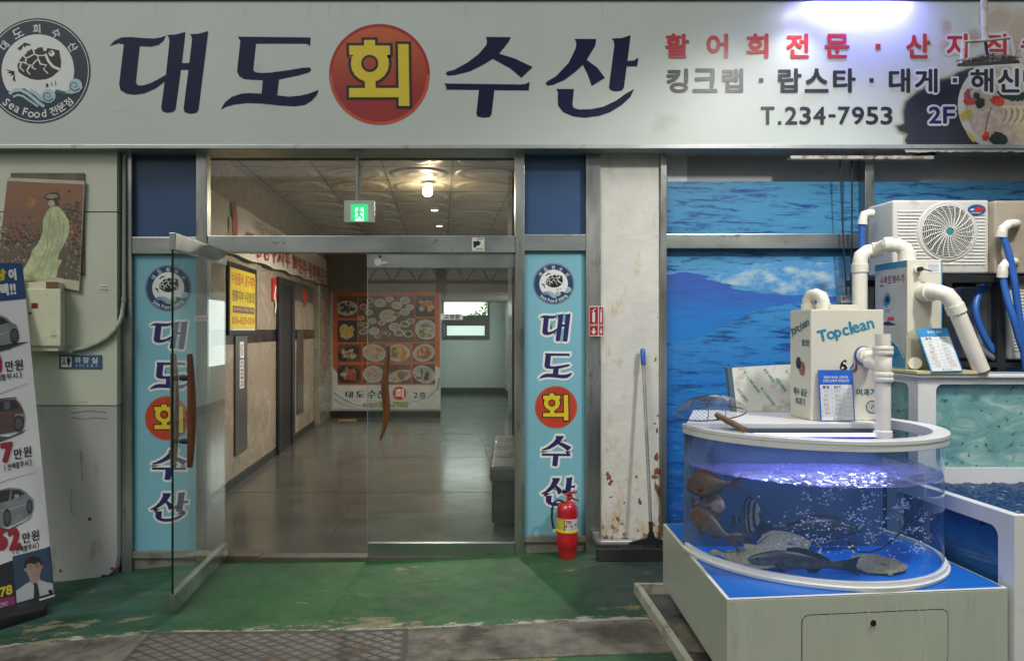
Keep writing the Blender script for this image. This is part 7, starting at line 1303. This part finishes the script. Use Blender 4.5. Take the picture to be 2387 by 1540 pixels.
# ================================================================ condensers on a rack
AY = 5.0 + CAMY
def condenser(x0, x1, z0, z1, y0, y1, m, label, fan=None, louver=True):
    t = empty('condenser', ((x0 + x1) / 2, (y0 + y1) / 2, z0), label, 'air conditioner', 'outdoor air conditioner units'); mb = MB(); mb.box(x0, x1, y0, y1, z0, z1, m); mb.build('case', t, bevel=0.018, segs=3, smooth=40)
    if louver:
        mb = MB(); k = int((z1 - z0 - .10) / .022)
        for i in range(k):
            z = z0 + .06 + i * .022
            segs_ = [(x0 + .03, x1 - .03)]
            if fan:
                fx, fz, fr = fan; dz = abs(z - fz); g = math.sqrt(max(0, (fr + .035) ** 2 - dz * dz)); segs_ = [(x0 + .03, fx - g), (fx + g, x1 - .03)] if g > 0 else segs_
            for a, b in segs_:
                if b - a > .03: mb.hexa([Vector(p) for p in ((a, y0 - .006, z), (b, y0 - .006, z), (b, y0 - .0005, z), (a, y0 - .0005, z), (a, y0 - .0015, z + .011), (b, y0 - .0015, z + .011), (b, y0 - .0005, z + .011), (a, y0 - .0005, z + .011))], m)
        mb.build('louvers', t)
    if fan:
        fx, fz, fr = fan; Mf = Matrix.Translation((fx, y0, fz)) @ Matrix.Rotation(R(90), 4, 'X'); mb = MB(); mb.lathe([(0, .002), (fr, .0025)], mat('fan_dark', (0.025, 0.027, 0.028), 0.5), Mf, 48); mb.build('fan_well', t)
        mb = MB(); mb.lathe([(fr + .03, .001), (fr + .022, .009), (fr, .010), (fr - .005, .002)], m, Mf, 48); mb.build('fan_rim', t, smooth=40)
        mb = MB(); gm = mat('grille_white', (0.68, 0.68, 0.64), 0.4); tp = lambda r, a, h=.016: Mf @ Vector((r * math.cos(a), r * math.sin(a), h + .012 * (1 - (r / fr) ** 2)))
        for k in range(13): rr = fr * (.20 + .80 * k / 12); mb.tube([tp(rr, 2 * math.pi * j / 40) for j in range(41)], .0021, gm, 5, cap=False)
        for k in range(24): a = 2 * math.pi * k / 24; mb.tube([tp(fr * q, a + .35 * (q - .15), .018) for q in (.15, .4, .7, 1.0)], .0035, gm, 6)
        mb.build('grille', t, smooth=60)
        mb = MB(); mb.lathe([(0, .034), (fr * .12, .033), (fr * .14, .028)], mat('hub_teal', (0.03, 0.22, 0.28), 0.4), Mf, 24); mb.build('hub', t)
    return t
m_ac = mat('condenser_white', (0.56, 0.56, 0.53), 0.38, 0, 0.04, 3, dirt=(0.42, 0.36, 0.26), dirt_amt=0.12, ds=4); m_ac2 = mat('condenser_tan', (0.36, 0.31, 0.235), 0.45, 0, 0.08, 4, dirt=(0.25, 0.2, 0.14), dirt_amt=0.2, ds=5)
a1_ = condenser(X(2082, AY), X(2306, AY), Z(638, AY), Z(466, AY), AY, AY + .30, m_ac, 'white air conditioner unit with a round fan grille on the black rack', (X(2207, AY), Z(540, AY), X(2267, AY) - X(2207, AY)))
dc = Decal(front(AY - .0025)); dc.disc(2275, 489, 21, mat('badge_blue', (0.03, 0.09, 0.28), 0.3), .008, ry=12); dc.disc(2279, 489, 9, m_red, .009, ry=7, wob=.25, n=16); dc.stroke([(2260, 490), (2268, 488)], 3, m_wht, .0095); dc.stroke([(2262, 496), (2284, 497)], 2.4, mat('badge_pale', (0.3, 0.45, 0.6), 0.4), .0092); dc.build('badge', a1_)
condenser(X(2319, AY - .05), 4.3, Z(640, AY), Z(470, AY), AY - .05, AY + .30, m_ac2, 'tan air conditioner unit at the right edge with two hose elbows', None, False)
condenser(X(2347, AY), 4.3, Z(838, AY), Z(655, AY), AY - .02, AY + .30, m_ac, 'white louvred air conditioner unit under the tan one', None, True)
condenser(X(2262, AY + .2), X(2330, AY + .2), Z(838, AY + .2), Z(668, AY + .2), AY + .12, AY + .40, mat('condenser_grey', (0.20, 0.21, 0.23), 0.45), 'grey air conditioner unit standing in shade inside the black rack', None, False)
rk = empty('steel_rack', (X(2280, AY), AY, Z(850, AY)), 'black steel angle rack carrying the air conditioner units', 'rack'); m_rk = mat('rack_black', (0.020, 0.020, 0.022), 0.5, 0.3, 0.3, 8)
rx_, rz0 = [X(2200, AY - .06), X(2325, AY - .06)], Z(845, AY - .06)
for x in rx_ + [4.4]:
    for y in (AY - .06, AY + .42): mb = MB(); mb.box(x, x + .055, y, y + .055, .03, Z(658, AY - .06) - .001, m_rk); mb.build('leg', rk)
mb = MB(); mb.box(X(2060, AY), 4.46, AY - .06, AY - .005, Z(658, AY - .06), Z(642, AY - .06), m_rk); mb.box(X(2060, AY), 4.46, AY + .42, AY + .475, Z(658, AY - .06), Z(642, AY - .06), m_rk); mb.build('top_rail', rk)
mb = MB(); mb.box(rx_[0] + .056, 4.40, AY - .058, AY + .45, rz0 - .03, rz0, m_rk); mb.build('lower_shelf', rk)
mb = MB(); mb.box(X(2066, AY), X(2066, AY) + .05, AY - .05, AY, .03, Z(660, AY), m_rk); mb.build('leg', rk)
# hoses
m_hs = mat('hose_blue', (0.025, 0.11, 0.40), 0.4, 0, 0.15, 10); HY = AY - .12
def hose(label, pts, r=.021, elbow=None, m=m_hs):
    t = empty('hose', tuple(pts[-1]), label, 'hose', 'blue hoses of the air conditioner units'); q = []
    for i in range(len(pts) - 1):
        p0, p1, p2, p3 = (Vector(pts[max(i - 1, 0)]), Vector(pts[i]), Vector(pts[i + 1]), Vector(pts[min(i + 2, len(pts) - 1)]))
        for k in range(6): s = k / 6; q.append(0.5 * ((2 * p1) + (p2 - p0) * s + (2 * p0 - 5 * p1 + 4 * p2 - p3) * s * s + (3 * p1 - p0 - 3 * p2 + p3) * s ** 3))
    q.append(Vector(pts[-1])); mb = MB(); mb.tube(q, r, m, 12); mb.build('tube', t, smooth=60)
    if elbow: mb = MB(); mb.tube(elbow, r * 1.35, m_pvc, 14); e0, e1 = Vector(elbow[-2]), Vector(elbow[-1]); mb.tube([e0.lerp(e1, .4), e1], r * 1.5, m_pvc, 14); mb.build('elbow', t, smooth=45)
hose('blue hose from the upper elbow of the tan unit', [P(2334, 545, HY), P(2350, 585, HY - .02), P(2362, 640, HY - .03), P(2372, 710, HY - .03), P(2384, 800, HY - .02), P(2392, 860, HY)], elbow=[P(2368, 521, AY - .05), P(2366, 521, HY), P(2352, 522, HY - .01), P(2338, 532, HY - .01), P(2334, 552, HY)])
hose('blue hose from the lower elbow of the tan unit', [P(2336, 640, HY), P(2346, 690, HY - .02), P(2362, 740, HY - .04), P(2376, 790, HY - .03), P(2394, 840, HY)], elbow=[P(2364, 610, AY - .05), P(2360, 610, HY), P(2346, 612, HY), P(2338, 622, HY - .01), P(2336, 646, HY)])
hose('blue hose drooping inside the black rack', [P(2296, 668, AY + .05), P(2280, 690, AY + .02), P(2274, 720, AY), P(2284, 760, AY - .01), P(2304, 800, AY - .01), P(2324, 826, AY - .02)])
hose('dusty hose lying on the lower shelf of the rack', [P(2280, 805, AY), P(2296, 822, AY - .01), P(2322, 838, AY - .02)], m=mat('hose_dusty', (0.12, 0.14, 0.18), 0.6))
sxp = AY + .14; ex0 = X(2082, AY); hose('blue hose hanging at the left side of the white fan unit', [P(2010, 520, sxp), P(2009, 545, sxp), P(2008, 600, sxp), P(2004, 680, sxp), P(2000, 730, sxp)], elbow=[P(2034, 497, sxp), P(2026, 497, sxp), P(2014, 500, sxp), P(2011, 512, sxp), P(2010, 524, sxp)])
# market hall across the street, seen only as a reflection in the glass and steel
mh = empty('market_hall', (0, -15, -.2), 'dim market hall across the street, open band under its roof', 'market hall'); m_mh = mat('market_dark', (0.07, 0.07, 0.065), 0.7, 0, 0.3, 1)
mb = MB(); mb.box(-20, 20, -15.3, -15, -.7, 2.3, m_mh); mb.build('stall_wall', mh)
mb = MB(); mb.box(-20, 20, -15.6, -12.5, 3.5, 5.4, m_mh); mb.build('roof', mh)
for i in range(11): mb = MB(); mb.box(-20 + 4 * i - .15, -20 + 4 * i + .15, -15.2, -14.9, 2.3, 3.5, m_mh); mb.build('post', mh)
mb = MB()
for i in range(60): x = -20 + i * .667; mb.tube([(x, -14.8, 3.0), (x + .33, -14.8, 3.5), (x + .667, -14.8, 3.0)], .025, m_mh, 6)
mb.box(-20, 20, -14.85, -14.75, 2.95, 3.05, m_mh); mb.build('truss', mh)
# hanging cables with a plug box
cb = empty('power_cable', (X(1965, -.1), -.1, Z(690, -.1)), 'two thin black power cables hanging down to a plug in front of the mural', 'cable')
mb = MB(); mb.tube([P(x, y, -.08) for x, y in ((1958, 372), (1962, 480), (1968, 600), (1974, 700))], .005, m_rubber, 8); mb.tube([P(x, y, -.08) for x, y in ((1986, 372), (1986, 480), (1985, 600), (1982, 720))], .0065, m_rubber, 8); mb.build('cables', cb)
mb = MB(); mb.box(X(1956, -.1), X(1980, -.1), -.13, -.06, Z(706, -.1), Z(688, -.1), mat('plug_grey', (0.30, 0.31, 0.32), 0.4)); mb.box(X(1958, -.1), X(1964, -.1), -.134, -.1305, Z(700, -.1), Z(694, -.1), m_red); mb.build('plug_box', cb, bevel=0.004)
# ================================================================ lights on the sign
lb_ = empty('light_batten', (X(2005, -.12), -.12, Z(372, -.12)), 'rusty white unlit light batten fixed under the sign', 'light fitting')
mb = MB(); m_bt = mat('rusty_white', (0.56, 0.53, 0.46), 0.5, 0, 0.1, 6, dirt=(0.13, 0.08, 0.05), dirt_amt=0.45, ds=16); mb.box(X(1840, -.14), X(2174, -.14), -.16, -.10, Z(372, -.14), Z(364, -.14), m_bt); mb.build('batten', lb_, bevel=0.005)
mb = MB(); mb.prism([P(2130, 360, -.15), P(2185, 352, -.15), P(2182, 360, -.15), P(2160, 372, -.15)], (0, .02, 0), m_rubber); mb.build('bracket', lb_)
# assumed unseen bar lamp above the sign, inferred from the bluish glow on it
bl = empty('assumed_bar_lamp', (X(2000, -.28), -.28, 4.13), 'assumed slim bar lamp over the sign throwing a bluish white glow on it', 'lamp'); xl0, xl1 = X(1893, SY), X(2108, SY)
mb = MB(); mb.box(xl0 - .03, xl1 + .03, -.30, -.225, 4.128, 4.128 + .035, m_dsteel); mb.box(xl0 - .03, xl1 + .03, -.312, -.301, 4.10, 4.128 + .035, m_dsteel); mb.build('housing', bl, bevel=0.004); mb = MB(); mb.box(xl0, xl1, -.285, -.24, 4.128 - .005, 4.128 - .0005, mat('assumed_bar_glow', (.8, .8, 1), 0.4, emit=(0.75, 0.75, 1.0), es=8)); mb.build('diffuser', bl)
for x in (xl0 + .05, xl1 - .05): mb = MB(); mb.tube([(x, -.265, 4.128 + .03), (x, -.265, 4.25), (x, .09, 4.25)], .01, m_dsteel, 8); mb.build('arm', bl)
lamp('assumed_bar_light', 'AREA', ((xl0 + xl1) / 2, -.262, 4.128 - .008), 21.0, (0.24, 0.23, 1.0), xl1 - xl0, ((xl0 + xl1) / 2, -.185, 3.9), size_y=.03)
# twin floodlights on an arm
fy = -.34; fl_ = empty('floodlight', (X(1868, fy), fy, Z(0, fy)), 'twin spot lamps on an arm at the top edge of the sign, one brightly lit', 'lamp')
for px, em_, es_ in ((1853, (1.0, 0.62, 0.30), 1.2), (1886, (1.0, 0.95, 0.85), 9)):
    c = P(px, -4, fy); Mx = Matrix.Translation(c) @ Matrix.Rotation(R(18), 4, 'X'); mb = MB(); mb.lathe([(.012, .11), (.035, .10), (.05, .06), (.056, .012), (.056, 0), (.05, .004)], mat('lamp_shell', (0.40, 0.40, 0.42), 0.4, 0.6), Mx, 24); mb.build('shell', fl_, smooth=40)
    mb = MB(); mb.lathe([(.05, .004), (0, .003)], mat('flood_lens_%d' % px, (1, 1, 1), 0.4, emit=em_, es=es_), Mx, 24); mb.build('lens', fl_)
mb = MB(); mb.tube([(X(1868, fy), fy + .02, Z(0, fy) + .13), (X(1868, fy), fy + .02, 4.22), (X(1868, fy), .09, 4.22)], .014, m_dsteel, 10); mb.tube([P(1851, -16, fy) + Vector((0, 0, .09)), P(1888, -16, fy) + Vector((0, 0, .09))], .012, m_dsteel, 10); mb.build('arm', fl_)
kx, kz = X(1886, fy), Z(2, fy); lamp('flood_light', 'SPOT', (kx, fy - .01, kz - .03), 14, (1.0, 0.95, 0.88), 0.045, (2.2, -1.1, 0.6), angle=2.3, blend=.9)
KL = Vector((3.1, -2.9, 4.65)); KT = Vector((2.1, -1.0, .9)); assumed_flood = empty('floodlight', tuple(KL), 'assumed white floodlight above the tanks, unseen, out in front of the sign', 'lamp')  # assumed key lamp, out of view; placed to suit shadows and sign sheen
Mk = Matrix.Translation(KL) @ (KT - KL).to_track_quat('-Z', 'Y').to_matrix().to_4x4()
mb = MB(); mb.lathe([(.03, .16), (.06, .14), (.09, .05), (.13, 0), (.125, .0), (.085, .045)], m_white, Mk, 28); mb.build('shade', assumed_flood, smooth=40)
mb = MB(); mb.lathe([(0, .03), (.085, .044)], mat('assumed_lamp_lens', (1, 1, 1), .4, emit=(1, .97, .9), es=10), Mk, 24); mb.build('lens', assumed_flood)
mb = MB(); mb.tube([KL + Vector((0, -.1, .14)), KL + Vector((0, -.1, .6)), (3.1, .2, 5.25)], .015, m_dsteel, 10); mb.build('arm', assumed_flood)
lamp('assumed_key_light', 'SPOT', tuple(Mk @ Vector((0, 0, -.02))), 430, (1.0, 0.975, 0.92), 0.16, tuple(KT), angle=1.62, blend=.8)
# old bracket lamp on a pole with a straw nest
hy = -.55; hp_ = empty('bracket_lamp', (X(2295, hy), hy, Z(158, hy)), 'old lamp bracket on a pole, its tray filled with nest straw', 'lamp'); m_op = mat('pole_old_white', (0.58, 0.55, 0.48), 0.5, 0, 0.1, 6, dirt=(0.3, 0.24, 0.17), dirt_amt=0.3, ds=9)
mb = MB(); mb.tube([P(2292, -60, hy), P(2295, 60, hy), P(2297, 96, hy)], .020, m_op, 14); mb.build('pole', hp_, smooth=60)
mb = MB(); B_ = lambda pts, r=.010: mb.tube([P(x, y, hy + o) for x, y, o in pts], r, m_op, 8); B_([(2242, 148, -.04), (2246, 98, -.04)], .014); B_([(2246, 98, -.04), (2300, 95, -.04), (2356, 88, -.04)]); B_([(2356, 88, -.04), (2366, 134, -.04)], .013); mb.build('frame', hp_, smooth=50)
mb = MB(); mb.tube([P(2297, 96, hy), P(2300, 120, hy), P(2304, 140, hy)], .009, m_rubber, 8); mb.build('wire', hp_)
mb = MB(); mb.hexa([P(2232, 156, hy - .10), P(2372, 146, hy - .10), P(2378, 148, hy + .06), P(2240, 156, hy + .06), P(2232, 149, hy - .10), P(2372, 139, hy - .10), P(2376, 141, hy + .06), P(2240, 149, hy + .06)], mat('tray_dark', (0.045, 0.04, 0.04), 0.7)); mb.build('tray', hp_)
mb = MB(); rs = random.Random(6); sw = [mat('straw_a', (0.17, 0.14, 0.10), 0.8), mat('straw_b', (0.30, 0.26, 0.19), 0.8), mat('straw_c', (0.09, 0.075, 0.06), 0.8)]
for _ in range(330):
    x = rs.uniform(2240, 2368); t = (x - 2240) / 128; g = math.exp(-((x - 2312) / 26) ** 2); y = 147 - 9 * t - rs.random() * (6 + 10 * g); c = P(x, y, hy + rs.uniform(-.09, .05)); d = Vector((rs.gauss(0, 1), rs.gauss(0, .7), rs.gauss(0, .25))).normalized() * rs.uniform(.012, .045); mb.tube([c - d, c + Vector((0, 0, rs.uniform(-.004, .006))), c + d], .0016, rs.choice(sw), 3, cap=False)
mb.build('straw', hp_, recalc=False)
